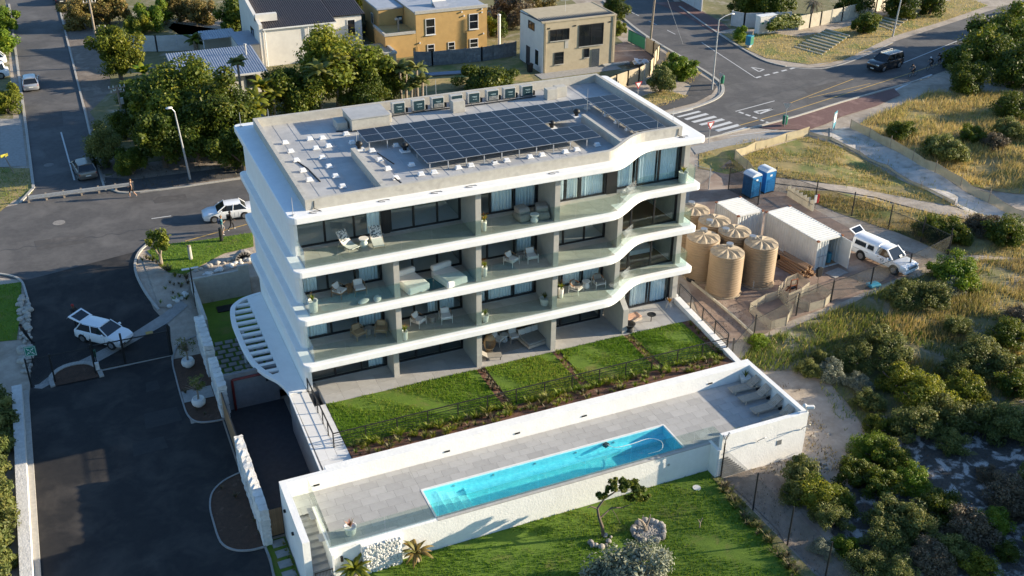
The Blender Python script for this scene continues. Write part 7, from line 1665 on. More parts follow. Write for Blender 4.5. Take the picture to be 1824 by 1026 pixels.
scr = G((1440,640),(1500,640),(1600,660),(1980,720),(1980,900),(1700,860),(1560,790),(1510,720)); sheet('scrub_ground', scr, 'scrub_floor', .04)
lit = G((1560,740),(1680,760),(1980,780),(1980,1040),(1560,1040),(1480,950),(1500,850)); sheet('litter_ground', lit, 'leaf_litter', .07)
blades('dead_stalks', lit, 30, .22, .05, 'leaf_brown', gz, 90, 1.3, label='dead stalks and fallen leaves on the shaded sand')
blades('dead_stalks', G((1300,640),(1420,690),(1480,760),(1420,860),(1340,860),(1440,740)), 12, .2, .05, 'leaf_brown', gz, 91, 1.0, label='small tufts in the sand beside the terrace wall')
# verges at the back
for nm, px, mt, d_, bm in (('verge_grass',((1120,205),(1180,190),(1228,172),(1180,160),(1120,180)),'turf_dry',30,'dry_blade'),('verge_grass',((1178,112),(1190,92),(1215,108),(1250,130),(1230,150),(1200,140)),'turf_dry',26,'dry_blade'),
        ('bank_grass',((1285,60),(1330,88),(1365,104),(1440,115),(1500,108),(1590,65),(1680,38),(1760,10),(1720,-5),(1600,20),(1500,50),(1425,66),(1380,60)),'turf_dry',16,'dry_blade'),
        ('corner_grass',((0,300),(55,300),(58,345),(30,352),(0,378)),'turf_dry',20,'green_blade'),('roadside_sand',((225,295),(180,325),(250,340),(440,318),(440,260),(300,285)),'track',6,'leaf_brown')):
    q = S(*px); sheet(nm, q, mt, .03, flat=ZS); blades('verge_blades', q, d_, .22, .09, bm, ZS, 100+len(px), .8, label='short rough grass on the %s %s' % (nm.replace('_',' '), 'by the zebra crossing' if px[0][0] == 1120 else 'by the junction corner' if px[0][0] == 1178 else 'near the street'))
sheet('side_drive', S((0,212),(38,212),(48,296),(0,298)), 'paving_light', .03, flat=ZS)
sheet('tree_ground', S((196,60),(300,110),(500,140),(700,150),(700,130),(480,125),(445,60),(300,40)), 'scrub_floor', .03, flat=ZS); sheet('tree_ground', S((160,200),(250,110),(480,150),(760,165),(760,190),(450,240),(230,300)), 'scrub_floor', .025, flat=ZS)
# grass and rockery of the street garden
sg = G((262,448),(290,436),(350,430),(450,415),(452,440),(400,452),(350,478),(330,490),(300,486)); sheet('street_lawn', sg, 'turf', .05); blades('lawn_grass', sg, 90, .13, .06, 'lawn_blade', lambda x,y: zg(x,y)+.04, 120, .6, label='bright grass strip of the street garden')
sheet('street_garden', G((250,455),(300,487),(345,482),(420,455),(452,442),(452,468),(345,498),(334,520),(300,548),(284,548)), 'sand', .04)
sl_ = G((-30,512),(0,508),(38,503),(39,545),(30,606),(-30,612)); sheet('left_lawn', sl_, 'turf', .04); blades('lawn_grass', sl_, 70, .13, .06, 'lawn_blade', lambda x,y: zg(x,y)+.03, 121, .6, label='green lawn left of the driveway')
def rock_mesh(seed, mt='rock'):
    bm = bmesh.new(); bmesh.ops.create_icosphere(bm, subdivisions=2, radius=1); r = random.Random(seed); ax = [Vector((r.gauss(0,1),r.gauss(0,1),r.gauss(0,1))).normalized() for _ in range(7)]
    for v in bm.verts: v.co *= 1-.25*max(0, max(v.co.dot(a) for a in ax)-.75)*4*.6
    me = bpy.data.meshes.new('rock'); bm.to_mesh(me); bm.free(); me.materials.append(MATS[mt]); return me
RK = [rock_mesh(k) for k in range(4)]; RW = [rock_mesh(k+9,'stone_white') for k in range(3)]; RD = [rock_mesh(k+20,'rock_dark') for k in range(3)]
def rocks(px, n, s0, s1, meshes, label, group, z=None, jitter=.25):
    pts = [gp(*q) if z is None else at(*q, z) for q in px]
    for k in range(n):
        u = (k+.5)/n*(len(pts)-1); i = min(int(u),len(pts)-2); p = pts[i]+(pts[i+1]-pts[i])*(u-i); s = RND.uniform(s0,s1)
        o = obj('rock', RND.choice(meshes), None, (p.x+RND.uniform(-jitter,jitter),p.y+RND.uniform(-jitter,jitter),p.z+s*.25), RND.uniform(0,6), (s,s*RND.uniform(.7,1),s*RND.uniform(.5,.8))); tag(o, label, 'rock', group)
rocks(((352,484),(390,470),(440,450)),18,.16,.3,RK,'pale block in the upper course of the terraced rockery','rockery blocks in the upper course')
rocks(((362,492),(400,478),(448,460)),18,.15,.28,RW,'pale block in the lower course of the terraced rockery','rockery blocks in the lower course')
rocks(((305,545),(322,532),(338,522)),9,.14,.26,RW,'pale block at the foot of the street garden by the cobble strip','rockery blocks by the cobble strip')
rocks(((42,530),(44,570),(44,620),(48,665)),60,.16,.34,RK,'grey stone in the loose edging left of the driveway','stones edging the driveway',jitter=.35)
CUL = 1
t = thing('stone_culvert', 'small stone arch with a dark opening at the end of the rockery', 'stone arch', (*gp(434,462)[:2],-3.5)); mb = MB()
for k in range(9): a_ = math.pi*k/8; mb.cbox((.55*math.cos(a_),0,.1+.55*math.sin(a_)),(.3,.5,.25),M=Matrix.Rotation(-a_+math.pi/2,3,'Y'))
mb.build('arch_stones', 'rock_dark', t); MB().cyl((0,.1,.2),(0,.2,.2),.45,.45,14).build('opening', 'black', t)
for px, py, lab in ((340,462,'pale leaning bollard stub in the grass of the street garden'),(395,430,'dark slim bollard at the edge of the street lawn')):
    p = gp(px, py); t = thing('bollard', lab, 'bollard', (p.x,p.y,p.z)); MB().cyl((0,0,0),(0,0,1.15),.16,.15,10).build('post', 'concrete' if px < 380 else 'rail_black', t); MB().ball((0,0,1.17),(.16,.16,.08),10,5).build('cap', 'bark_pale' if px < 380 else 'rail_black', t)
# ---------------------------------------------------------------- trees and shrubs
def trunk_mb(h, r, spread, n=5, seed=0):
    rr = random.Random(seed); mb = MB(); mb.limb([(0,0,-.2),(rr.uniform(-.1,.1)*h*.3,rr.uniform(-.1,.1)*h*.3,h*.3),(rr.uniform(-.1,.1)*h*.4,rr.uniform(-.1,.1)*h*.4,h*.55)],[r*1.25,r,r*.8])
    top = Vector(mb.v[-1])
    for k in range(n):
        a = 6.28*k/n+rr.uniform(-.4,.4); e = Vector((math.cos(a)*spread*rr.uniform(.5,.8),math.sin(a)*spread*rr.uniform(.5,.8),h*rr.uniform(.8,1.1))); m_ = Vector((e.x*.45,e.y*.45,h*.68)); mb.limb([(0,0,h*.4),m_,e],[r*.6,r*.42,r*.15],6)
    return mb
VC = {}
def crown(key, mt, n, size, rz, seed, clumps=34, spread=.33, low=-.45, asp=1.6):
    if (key,mt) not in VC: VC[(key,mt)] = crown_mesh('crown', mt, 1, 1, rz, n, size, clumps, seed, spread, low, asp)
    return VC[(key,mt)]
def tree(label, px, py, zc, r, mt, rz=.8, n=7000, leaf=.075, clumps=40, seed=0, group=None, base=ZS, bark='bark', name='tree', cat='tree', sq=1.0, spread=.30):
    p = at(px, py, zc); t = thing(name, label, cat, (p.x,p.y,base), RND.uniform(0,6), group); h = max(.6, zc-base)
    trunk_mb(h*.95, .045*r+.09, r*.7, 5, seed).build('trunk', bark, t)
    obj('crown', crown('t%d_%d_%s_%s' % (seed%4,n,leaf,rz), mt, int(n*1.5), leaf*.82, rz, seed%4+1, clumps, spread, -.92), t, (0,0,h), 0, (r,r*sq,r)); return t
T_ = 1.2
tree('broad dark green tree with a sunlit top in front of the long shed', 318,168,1.4,4.6,'leaf_dark',.85,12000,.06,60,1)
tree('round dark green tree nearest the roof corner of the building', 392,205,.6,4.2,'leaf_dark',.9,12000,.06,60,2)
tree('dark tree low beside the street in front of the broad trees', 430,262,-.8,3.0,'leaf_dark',.85,9000,.07,44,0)
tree('dark tree between the transformer pole and the tall street lamp', 285,240,.0,2.9,'leaf_dark',.9,9000,.07,44,1)
tree('feathery dark pine like tree at the corner of the side road', 186,258,-1.2,2.1,'leaf_sage',1.1,9000,.06,44,2)
tree('rounded olive green tree beside the side road pavement', 207,88,.3,3.0,'leaf_olive',1.05,9000,.07,44,0)
tree('dense bright topped tree directly behind the roof of the building', 598,112,1.6,4.4,'leaf_olive',.9,12000,.06,60,1)
tree('dark lower tree behind the left half of the roof', 535,168,-.4,3.4,'leaf_dark',.9,9000,.07,44,2)
tree('bright green tree to the right of the dense tree behind the roof', 655,130,.3,3.3,'leaf_olive',.9,9000,.07,44,0)
tree('dark lower tree behind the roof beside the strelitzias', 650,172,-1.0,2.8,'leaf_dark',.8,9000,.07,44,1)
tree('low dark green shrub behind the row of air conditioners', 870,143,-2.2,3.4,'leaf_dark',.5,9000,.07,44,2,name='shrub',cat='shrub')
for px_, py_, z_, r_, m_, l_ in ((345,235,-.3,3.0,'leaf_dark','dark tree behind the tall street lamp'),(300,205,.6,3.4,'leaf_olive','olive tree in the middle of the broad canopy'),(252,178,-.6,2.7,'leaf_dark','dark tree right of the transformer pole under the olive tree'),(222,218,-1.7,1.9,'leaf_dark','dark shrub at the foot of the transformer pole'),(232,288,-2.0,1.6,'leaf_dark','low dark shrub beside the parked bronze car'),(445,225,-.6,2.4,'leaf_olive','sunlit tree touching the roof corner of the building'),(505,150,.2,2.4,'leaf_dark','dark tree between the palms and the bright topped tree'),(700,150,-1.0,2.2,'leaf_dark','dark shrub under the strelitzia clumps')):
    tree(l_, px_, py_, z_, r_, m_, .95, 9000, .07, 44, int(px_))
tree('dark rounded shrub by the tan wall at the corner', 1178,142,-1.9,1.75,'leaf_sage',.95,7000,.085,36,1,name='shrub',cat='shrub')
tree('bright green shrub in the sun at the corner by the bend', 1213,120,-1.9,2.0,'leaf_bright',.9,7000,.085,36,2,name='shrub',cat='shrub')
for k, (px, py, r, mt, lab) in enumerate(((140,25,2.6,'leaf_autumn','yellow brown shrub at the top beside the black car'),(190,15,2.9,'leaf_autumn','golden brown shrub at the top of the side road'),(268,28,2.6,'leaf_bright','bright green tree among the brown shrubs at the top'),(318,15,2.6,'leaf_autumn','red brown shrub right of the bright green tree'),(355,22,2.3,'leaf_autumn','tangled brown shrub before the sandy plot'),(425,28,3.0,'leaf_dark','dark tree beside the cream house'),(240,45,1.8,'leaf_olive','low green shrub behind the olive tree'),(640,8,3.2,'leaf_dark','dark tree between the cream and yellow houses'),(655,40,2.2,'leaf_grey','grey shrub between the cream and yellow houses'),(910,18,3.2,'leaf_brown','brown green tree between the yellow and tan houses'),(885,45,1.9,'leaf_dark','dark shrub beside the flue pipe'),(1095,15,2.0,'leaf_dark','dark tree behind the tan house by the road'),(1100,50,1.2,'leaf_olive','narrow shrub behind the tan house'),(958,0,2.4,'leaf_autumn','golden tree beyond the tan house'),
    (1330,2,3.0,'leaf_dark','dark tree over the pale wall at the top'),(1375,8,2.8,'leaf_dark','dark tree beside the thatched shelter'),(1545,42,1.9,'leaf_dark','small spreading dark tree on the bank above the road'),(1605,8,2.6,'leaf_dark','dark tree at the end of the cream wall'),(1660,2,2.6,'leaf_dark','dark tree above the bank at the top right'),(1520,5,2.4,'leaf_dark','dark shrub behind the cream wall'),(3,35,2.2,'leaf_bright','bright green tree at the upper left edge'),(2,75,2.0,'leaf_bright','green tree at the left edge above the white cars'),(12,178,1.9,'leaf_olive','yellow green round bush at the left edge'),(1318,62,1.2,'leaf_bright','yellow green shrub behind the green and blue box'))):
    tree(lab, px, py, ZS+r*.72, r, mt, .95, 6000, .085, 32, k)
for px, py, r, lab in ((1748,98,4.1,'huge dark rounded bush beside the main road, its left part'),(1790,70,4.6,'huge dark rounded bush beside the main road, its sunlit top right'),(1722,138,2.7,'lower left edge of the great dark bush by the road'),(1815,125,4.0,'great dark bush at the right edge below the road'),(1815,38,2.6,'dark bush at the far right edge above the great bush')):
    tree(lab, px, py, ZS+1.6, r, 'leaf_dark' if r != 2.6 else 'leaf_olive', .85, 12000, .055, 60, int(px), None, ZS, sq=1.0)
# hanging hedge, dead palm
p = at(1395,42,ZS+1.4); t = thing('hanging_hedge', 'dark green creeper hanging over the precast wall', 'hedge', (p.x,p.y,ZS)); obj('foliage', crown('hh','leaf_dark',6000,.09,.5,1,30), t, (0,0,1.3), .2, (3.6,1.1,2.4))
p = at(1448,8,ZS+3); t = thing('dead_palm', 'tall palm with a skirt of dead brown fronds behind the cream wall', 'palm', (p.x,p.y,ZS)); MB().limb([(0,0,0),(.1,0,3.4)],[.28,.22],8).build('trunk','bark_pale',t)
obj('dead_fronds', plant_mesh('dead_fronds','leaf_brown',60,1.2,2.6,.3,5,3.5), t, (0,0,3.3))
# strelitzias and palms
def palm(label, px, py, zc, h, mt='leaf_olive', n=16, L=2.0, stems=1, seed=0, group=None, wdt=.36):
    p = at(px, py, zc); t = thing('palm', label, 'palm', (p.x,p.y,zc-h), RND.uniform(0,6), group); r = random.Random(seed)
    for s in range(stems):
        x, y, hh = (0,0,h) if s == 0 else (r.uniform(-1,1),r.uniform(-1,1),h*r.uniform(.55,.95)); MB().limb([(x,y,0),(x*1.1,y*1.1,hh*.5),(x*1.2,y*1.2,hh)],[.17,.14,.12],7).build('trunk', 'bark_pale', t)
        obj('fronds', palm_mesh(mt, n, L*(1 if s == 0 else .8), wdt, seed+s), t, (x*1.2,y*1.2,hh))
    return t
def palm_mesh(mt, n, L, wdt, seed):
    k = ('palm',mt,n,L,wdt,seed%4)
    if k in VC: return VC[k]
    r = random.Random(seed%4+50); V = []; Fc = []; Tn = []
    for q in range(n):
        a = 6.28*q/n+r.uniform(-.3,.3); el = r.uniform(.3,1.35); ll = L*r.uniform(.75,1.1); d = Vector((math.cos(a),math.sin(a),0)); s = Vector((-d.y,d.x,0)); p = Vector((0,0,0)); ang = el; b0 = len(V); tt = (r.random(),r.random()*.9,0); m_ = 7
        for i in range(m_+1):
            u = i/m_; ww = wdt*math.sin(math.pi*min(1,u*.85+.13))*(1 if i < m_ else .05); V += [p-s*ww+Vector((0,0,-ww*.35)), p+Vector((0,0,.02)), p+s*ww+Vector((0,0,-ww*.35))]; Tn += [tt]*3
            p = p+(d*math.cos(ang)+Vector((0,0,math.sin(ang))))*(ll/m_); ang -= .26*(.5+u)
        for i in range(m_):
            # ragged blades: every other slice of the leaf is split from its neighbour
            a_ = b0+3*i; Fc += [(a_,a_+1,a_+4,a_+3),(a_+1,a_+2,a_+5,a_+4)]
    VC[k] = mesh_np('fronds', np.array([tuple(v) for v in V]), np.array(Fc), mt, np.array(Tn)); return VC[k]
palm('fan shaped palm with a pale trunk in front of the long shed', 423,112,1.4,4.4,'leaf_sage',22,1.3,1,0)
palm('clump of banana like palms left behind the roof corner', 468,158,.9,4.2,'leaf_olive',14,1.9,3,1); palm('banana like palms drooping beside the roof corner', 455,178,.6,4.0,'leaf_olive',14,1.8,3,2)
palm('tall strelitzia with drooping leaves in front of the bright tree', 598,112,2.4,5.7,'leaf_sage',16,2.1,2,3); palm('strelitzia leaning left behind the roof', 568,128,1.9,5.2,'leaf_sage',16,2.0,2,0); palm('strelitzia standing alone right of the bright tree', 630,112,2.0,5.3,'leaf_sage',12,1.5,1,1)
palm('strelitzia clump left of the grey precast wall', 712,122,1.0,4.3,'leaf_sage',16,1.7,3,2); palm('strelitzia clump against the end of the grey precast wall', 742,122,1.0,4.3,'leaf_sage',16,1.6,3,3); palm('yellow green palm by the olive tree', 255,130,-1.6,1.7,'leaf_bright',16,1.6,1,1); palm('palm in the sandy plot behind the white wall', 345,70,-1.4,2.0,'leaf_dark',16,1.5,2,2)
palm('young golden palm against the right end of the stone panel', 742,985,-3.9,.6,'leaf_autumn',22,1.1,1,3,wdt=.11); palm('young golden palm left of the stone panel', 632,1015,-3.9,.6,'leaf_olive',22,1.2,1,2,wdt=.11)
# street garden tree
tree('young green tree with a pale trunk in the street garden', 280,428,zg(-5,24)+2.2,1.05,'leaf_olive',1.1,1800,.11,18,1,base=zg(-5,24)-.1,bark='bark_pale')
for k in range(16): p = gp(255+k*6+RND.uniform(-4,4), 460+k*3.2+RND.uniform(-4,6)); tag(obj('grass_tuft', pm[2 if k % 3 else 1], None, (p.x,p.y,p.z), RND.uniform(0,6), RND.uniform(.7,1.5)), 'dry brown tuft along the kerb of the street garden', 'plant', 'dry tufts in the street garden')
for k in range(14): p = gp(RND.uniform(285,335), RND.uniform(505,545)); tag(obj('ground_plant', pm[RND.choice([0,2,4])], None, (p.x,p.y,p.z), RND.uniform(0,6), RND.uniform(.5,1.0)), 'low plant in the sandy bed above the cobble strip', 'plant', 'low plants above the cobble strip')
# dune shrubs
DS = {'s':'leaf_sage','o':'leaf_olive','d':'leaf_dark','b':'leaf_bright','g':'leaf_grey','n':'leaf_brown'}
DL = {'s':'grey green dune shrub','o':'olive green dune shrub','d':'dark green dune shrub','b':'bright yellow green dune shrub','g':'silvery dune shrub','n':'brownish dune shrub'}
stem_me = None
def shrub(px, py, rp, c, place, sq=1.0, group=None, rzk=.78, label=None):
    global stem_me
    dist = (gp(px,py)-CAM).length; r = rp*dist/FPX; p = gp(px, py+rp*.45, 0); p = gp(px, py+rp*.3, 0)
    t = thing('shrub', label or ('%s %s' % (DL[c], place)), 'shrub', (p.x,p.y,p.z), RND.uniform(0,6), group)
    if stem_me is None:
        mb = MB(); rr = random.Random(1)
        for k in range(9): a = rr.uniform(0,6.28); mb.limb([(0,0,-.15),(math.cos(a)*.3,math.sin(a)*.3,.3),(math.cos(a)*.65,math.sin(a)*.65,.55)],[.06,.045,.02],5)
        so = mb.build('stems','bark',t); stem_me = so.data; so.scale = (r,r,r)
    else: obj('stems', stem_me, t, None, 0, r)
    v = RND.choice((1,2,3)); obj('foliage', crown('s%d' % v, DS[c], 12500, .044, rzk, v+3, 46, .27, -.25, 1.9), t, (0,0,r*.30), 0, (r*RND.uniform(.95,1.1),r*sq,r)); return t
for px, py, rp, c, pl in ((1602,236,26,'d','in the golden grass beside the net fence'),(1690,272,36,'s','beside the bent net rail'),(1728,242,26,'d','at the edge of the golden grass'),(1660,262,24,'d','left of the bent net rail'),(1795,195,34,'d','below the great bush at the right edge'),(1800,235,28,'s','in the grass at the right edge'),(1770,255,24,'n','under the sand bank at the right'),
    (1660,412,34,'d','behind the dark shade net, left part'),(1700,418,36,'d','behind the dark shade net, right part'),(1795,420,40,'d','at the right edge above the yellow weeds'),(1745,405,30,'n','between two dark shrubs, bare and twiggy'),
    (1608,532,36,'s','in front of the pick-up, left part'),(1650,530,40,'s','in front of the pick-up'),(1700,490,44,'b','at the corner of the wire fence'),(1690,515,26,'g','under the bright shrub at the fence corner'),(1347,608,22,'b','at the foot of the first black fence post'),
    (1705,585,26,'s','alone in the dry grass'),(1790,598,36,'d','at the right edge in the dry grass'),(1815,570,30,'n','at the right edge of the dry grass'),(1560,610,46,'s','in the upper thicket below the green grass'),(1520,640,40,'s','on the left of the upper thicket'),(1585,640,42,'s','in the middle of the upper thicket'),(1735,640,48,'s','in the upper right thicket'),(1775,655,42,'s','at the right of the upper thicket'),(1700,660,36,'s','left in the upper right thicket'),
    (1460,640,24,'s','in the green grass near the terrace corner'),(1550,715,30,'s','at the left end of the ridge of shrubs'),(1720,700,40,'o','between the ridge and the right thicket'),(1690,790,30,'s','under the ridge of shrubs at the edge of the sand'),(1480,665,30,'g','at the edge of the sand near the terrace'),(1445,660,26,'s','close to the corner of the terrace wall'),(1530,685,24,'g','between the sand and the thicket'),(1600,680,46,'o','on the long ridge of shrubs, upper end'),(1640,710,50,'o','on the long ridge of shrubs, middle'),(1680,745,46,'s','on the long ridge of shrubs, lower middle'),(1625,755,44,'s','below the ridge of shrubs'),(1750,750,46,'s','with a bare trunk at the right'),(1800,760,44,'s','at the right edge below the thicket'),(1812,690,36,'d','at the right edge of the upper thicket'),
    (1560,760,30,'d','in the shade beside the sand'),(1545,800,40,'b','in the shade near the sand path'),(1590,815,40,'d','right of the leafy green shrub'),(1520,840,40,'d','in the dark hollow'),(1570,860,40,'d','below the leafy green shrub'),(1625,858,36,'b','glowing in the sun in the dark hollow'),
    (1432,850,40,'s','tall by the lawn fence, top'),(1450,885,46,'o','tall by the lawn fence, middle'),(1475,920,38,'s','tall by the lawn fence, lower part'),(1415,880,34,'s','nearest the lawn fence'),(1500,900,30,'d','behind the tall shrub by the lawn fence'),
    (1590,915,44,'s','in the lower thicket, left'),(1630,935,46,'s','in the lower thicket, middle'),(1670,905,44,'d','in the lower thicket, upper right'),(1575,960,40,'s','in the lower thicket near the flood light'),(1720,940,44,'n','olive brown and round at the end of the lower thicket'),(1690,975,36,'s','at the bottom of the lower thicket'),(1655,995,40,'n','at the bottom edge of the lower thicket'),
    (1760,850,22,'n','small and half bare on the pale sand'),(1770,935,34,'b','small and rounded on the pale sand'),(1790,885,44,'n','spreading at the right on the pale sand'),(1815,905,34,'n','at the right edge on the pale sand'),(1745,1010,34,'o','at the bottom on the pale sand'),(1795,985,24,'d','low and dark on the pale sand'),(1540,1005,36,'s','at the bottom beside the flood light'),(1500,975,26,'b','low by the lawn fence at the bottom'),(1600,1020,36,'s','at the bottom edge behind the flood light'),(1460,975,24,'g','on the path edge beside the lawn fence')):
    shrub(px, py, rp, c, pl)
for k, (px, py, rp) in enumerate(((1870,250,34),(1900,330,40),(1900,780,48),(1860,860,44),(1940,880,48),(1890,960,50),(1960,740,46))):
    shrub(px, py, rp, 'sdo'[k%3], '', 1.0, 'dune shrubs beyond the right edge', label='dune shrub further along the dune to the right')
shrub(1128,1034,82,'g','',1.0,None,.75,'large silver leafed bush in the foreground on the front lawn'); shrub(1090,1030,50,'g','',1.0,None,.7,'lower left part of the silver bush at the bottom edge of the lawn')
# tree, stump, rock ring and low plants on the front lawn
p = at(1075,955,-4.47); t = thing('leaning_tree', 'small tree with a crooked bare trunk and a flat dark crown on the front lawn', 'tree', (p.x,p.y,-4.5)); Z = lambda a, b, d=0: Vector((a,d,b))
MB().limb([(0,0,0),(-.05,.1,.6),(-.25,.2,1.3),(-.35,.25,1.9)],[.12,.1,.085,.07],8).limb([(-.35,.25,1.9),(-.75,.3,2.15),(-.95,.3,2.1)],[.05,.035,.015],6).limb([(-.35,.25,1.9),(.1,.35,2.35),(.9,.5,2.5),(1.8,.5,2.3)],[.065,.05,.04,.02],7).limb([(-.2,.2,1.2),(.6,.4,1.5),(1.3,.4,1.3),(1.9,.4,1.35)],[.05,.04,.03,.015],6).limb([(.1,.35,2.35),(.3,.6,2.8),(.5,.6,3.2)],[.04,.03,.015],6).limb([(.6,.4,1.5),(.8,.1,1.1),(1.0,0,.6)],[.025,.015,.01],5).build('trunk','bark',t)
for k, (x, y, z, r_) in enumerate(((.1,.5,2.5,.45),(.6,.6,2.85,.5),(1.2,.6,2.75,.6),(1.8,.5,2.4,.62),(2.35,.5,1.95,.6),(1.9,.3,1.75,.45),(2.7,.4,1.5,.45))): obj('crown', crown('lt','leaf_dark',1500,.16,.75,2,14), t, (x,y,z), k, r_)
p = at(1155,948,-4.47); t = thing('dry_stump', 'twisted grey stump standing in the ring of pale stones', 'stump', (p.x-.1,p.y+.1,-4.45)); MB().limb([(0,0,0),(-.1,0,.4),(-.3,.05,.8),(-.55,.05,1.05)],[.13,.1,.07,.03],7).limb([(-.05,0,.3),(.15,.05,.7),(.2,0,1.1)],[.09,.06,.03],7).limb([(-.3,.05,.8),(-.2,.1,1.15)],[.05,.02],6).build('wood','bark_pale',t)
for k in range(24): a_ = 6.28*k/24; tag(obj('ring_stone', RND.choice(RK+RD+RD), None, (p.x+(.84+RND.uniform(-.08,.1))*math.cos(a_),p.y+.8*math.sin(a_),-4.38), RND.uniform(0,6), RND.uniform(.11,.24)), 'tan stone in the ring round the dry stump', 'stone', 'stones of the ring round the stump')
mb = MB(); r = random.Random(6)
for k in range(300): a_, q = r.uniform(0,6.28), math.sqrt(r.random())*.76; mb.ball((q*math.cos(a_),q*math.sin(a_)*.9,.04+.05*(1-q)),(r.uniform(.05,.11),r.uniform(.05,.1),r.uniform(.04,.08)),6,4)
o = tag(mb.build('pebbles','rock',None,(p.x,p.y,-4.47)), 'pale pebbles filling the stone ring on the lawn', kind='stuff')
for k in range(9): a_ = 3.2+.42*k; q = at(1068,962,-4.47); tag(obj('ring_stone', RND.choice(RK+RD), None, (q.x+RND.uniform(.45,.7)*math.cos(a_),q.y+RND.uniform(.35,.6)*math.sin(a_),-4.42), RND.uniform(0,6), RND.uniform(.08,.2)), 'tan stone round the foot of the crooked tree', 'stone', 'stones round the crooked tree')
p = at(1246,940,-4.47); t = thing('bare_sapling', 'tiny bare forked sapling on the front lawn', 'sapling', (p.x,p.y,-4.48)); MB().limb([(0,0,0),(0,0,.35),(-.18,0,.7)],[.04,.035,.012],5).limb([(0,0,.35),(.15,.05,.6),(.2,.05,.62)],[.03,.02,.01],5).build('twigs','bark_pale',t)
p = at(1241,869,-4.47); tag(MB().cyl((0,0,0),(0,0,.04),.24,.24,18).build('drain_lid','pot_white',None,(p.x,p.y,-4.48)), 'round white drain lid in the lawn near the terrace wall', 'lid')
for k in range(80):
    u = RND.random(); px, py = 1288+u*140+RND.uniform(-14,6), 862+u*164+RND.uniform(-8,8); p = at(px,py,-4.42); tag(obj('border_plant', pm[4 if k % 3 else 2], None, (p.x,p.y,-4.46), RND.uniform(0,6), RND.uniform(.5,1.1)), 'pale grey low plant in the border along the lawn fence', 'plant', 'border plants along the lawn fence')
for k in range(22): tag(obj('creeper', pm[RND.choice([1,4])], None, (-3.95+RND.uniform(-.12,.05),-8.2-.27*k,-5.28), RND.uniform(0,6), RND.uniform(.3,.6)), 'small plant at the foot of the stair wall', 'plant', 'small plants along the stair wall')
for px, py in ((395,870),(420,885),(452,880),(455,930),(462,950),(350,730),(365,738),(330,700),(320,620),(345,610)): p = at(px,py,-5.2); tag(obj('bed_plant', pm[2], None, (p.x,p.y,-5.24), RND.uniform(0,6), RND.uniform(.5,1.0)), 'sparse dry plant in the brown bed by the stone wall', 'plant', 'sparse plants in the brown beds')
# hedge and low stone wall at the left edge
t = thing('boundary_wall', 'low white stone wall and kerb along the left edge of the car park', 'wall', (-17.35,-30,-5.4)); MB().box(0,0,0,.62,43.2,.75).build('wall','stone_white',t); MB().box(.63,0,0,.95,43.2,.22).build('kerb','kerb_conc',t)
t = thing('hedge', 'tall grey green hedge along the left edge of the car park', 'hedge', (-19.3,0,-5.0))
for k in range(16): obj('foliage', crown('hg%d' % (k%2),'leaf_sage',9000,.06,.9,k%2+7,40,.28,-.3,2.1), t, (RND.uniform(-.25,.25)+(.35 if 8 > k else 0),11.0-1.75*k,.5+RND.uniform(-.1,.25)), RND.uniform(0,6), (1.8,1.7,1.75))
MB().box(-2.6,-26,-.6,.9,12,-.1).build('soil','soil',t)
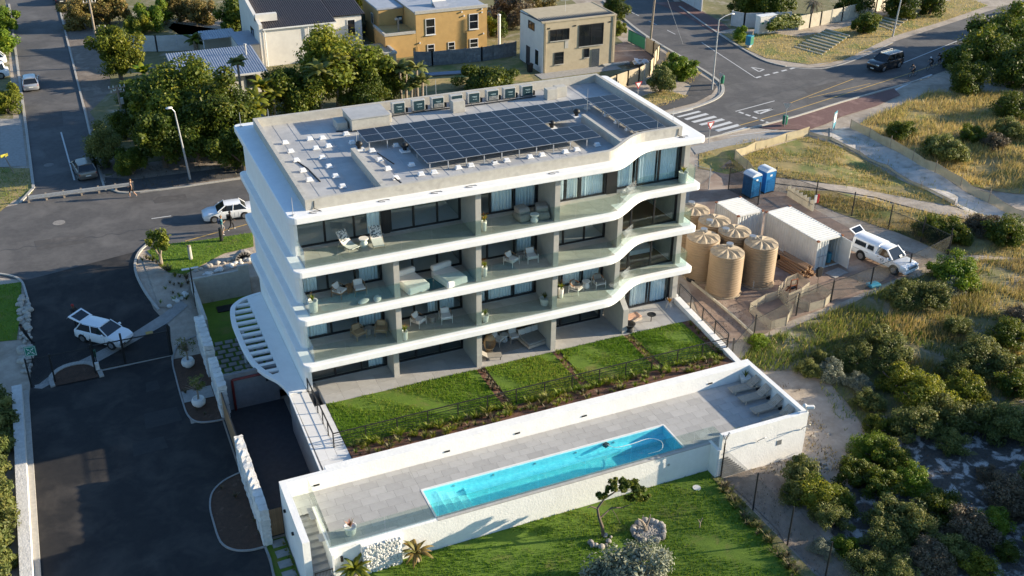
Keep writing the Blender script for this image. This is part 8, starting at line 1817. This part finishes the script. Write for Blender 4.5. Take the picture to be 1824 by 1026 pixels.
# wooded dune beyond the right edge of the picture (its shade falls into view)
for k, (x, y, r) in enumerate(((36,-31,3.2),(40,-27.5,3.6),(44.5,-24,3.4),(48,-20,3.6),(34,-36,3.4),(43,-31,3.8))):
    t = thing('tree', 'dense dune tree on the slope to the right', 'tree', (x,y,zg(x,y)), k, 'dune trees to the right'); trunk_mb(2.4,.22,r*.7,5,k).build('trunk','bark',t); obj('crown', crown('t%d_12000_0.06_0.85' % (k%3),'leaf_dark',18000,.05,.85,k%3+1,60,.3,-.92), t, (0,0,2.6), 0, r)
for k, (x, y, r) in enumerate(((120,30,5),(128,36,5),(112,24,4.5),(105,20,4))):
    t = thing('tree', 'tall roadside tree to the right of the main road', 'tree', (x,y,zg(x,y)), k, 'roadside trees to the right'); trunk_mb(4,.3,r*.7,5,k).build('trunk','bark',t); obj('crown', crown('t%d_12000_0.06_0.85' % (k%3),'leaf_dark',18000,.05,.85,k%3+1,60,.3,-.92), t, (0,0,4), 0, r)

sheet('dirt_track', G((1287,852),(1345,826),(1385,850),(1420,905),(1470,960),(1520,1040),(1440,1040),(1385,945),(1330,890)), 'track', .035)
for k, (px, d_, h_, mt, lab) in enumerate((
        (((1465,232),(1520,240),(1640,305),(1830,412),(1830,440),(1700,372),(1580,305),(1480,258)),5,.3,'green_blade','sparse green tufts on the sand path'),
        (((1290,650),(1380,690),(1470,760),(1500,840),(1440,850),(1330,840),(1420,730)),40,.16,'dry_blade','small dry tufts in the sand beside the terrace'),
        (((1290,650),(1380,690),(1470,760),(1500,840),(1440,850),(1330,840),(1420,730)),22,.18,'leaf_brown','small brown stalks in the sand beside the terrace'),
        (((1300,860),(1350,830),(1420,905),(1520,1040),(1450,1040),(1360,920)),20,.15,'leaf_brown','dry stalks on the dirt track by the lawn fence'),
        (((1228,480),(1330,560),(1345,606),(1300,612),(1245,560)),30,.12,'leaf_brown','small dead weeds in the dirt beside the building'),
        (((1300,290),(1500,382),(1600,430),(1660,462),(1560,500),(1400,560),(1240,480)),6,.12,'leaf_brown','dead weeds in the dirt yard'),
        (((1440,640),(1560,600),(1824,560),(1824,780),(1500,770)),26,.4,'green_blade','green undergrowth between the dune shrubs'))):
    blades('dune_tufts', G(*px), d_, h_, .06, mt, gz, 200+k, 1.0, label=lab, clump=.1, patchy=.5)
RS = [rock_mesh(k+40,'rock') for k in range(3)]
for k in range(46):
    p = gp(RND.uniform(1340,1480), RND.uniform(700,850)); s_ = RND.uniform(.05,.13); tag(obj('stone', RND.choice(RS), None, (p.x,p.y,p.z+s_*.2), RND.uniform(0,6), s_), 'small pale stone in the sand beside the terrace', 'stone', 'small stones beside the terrace')
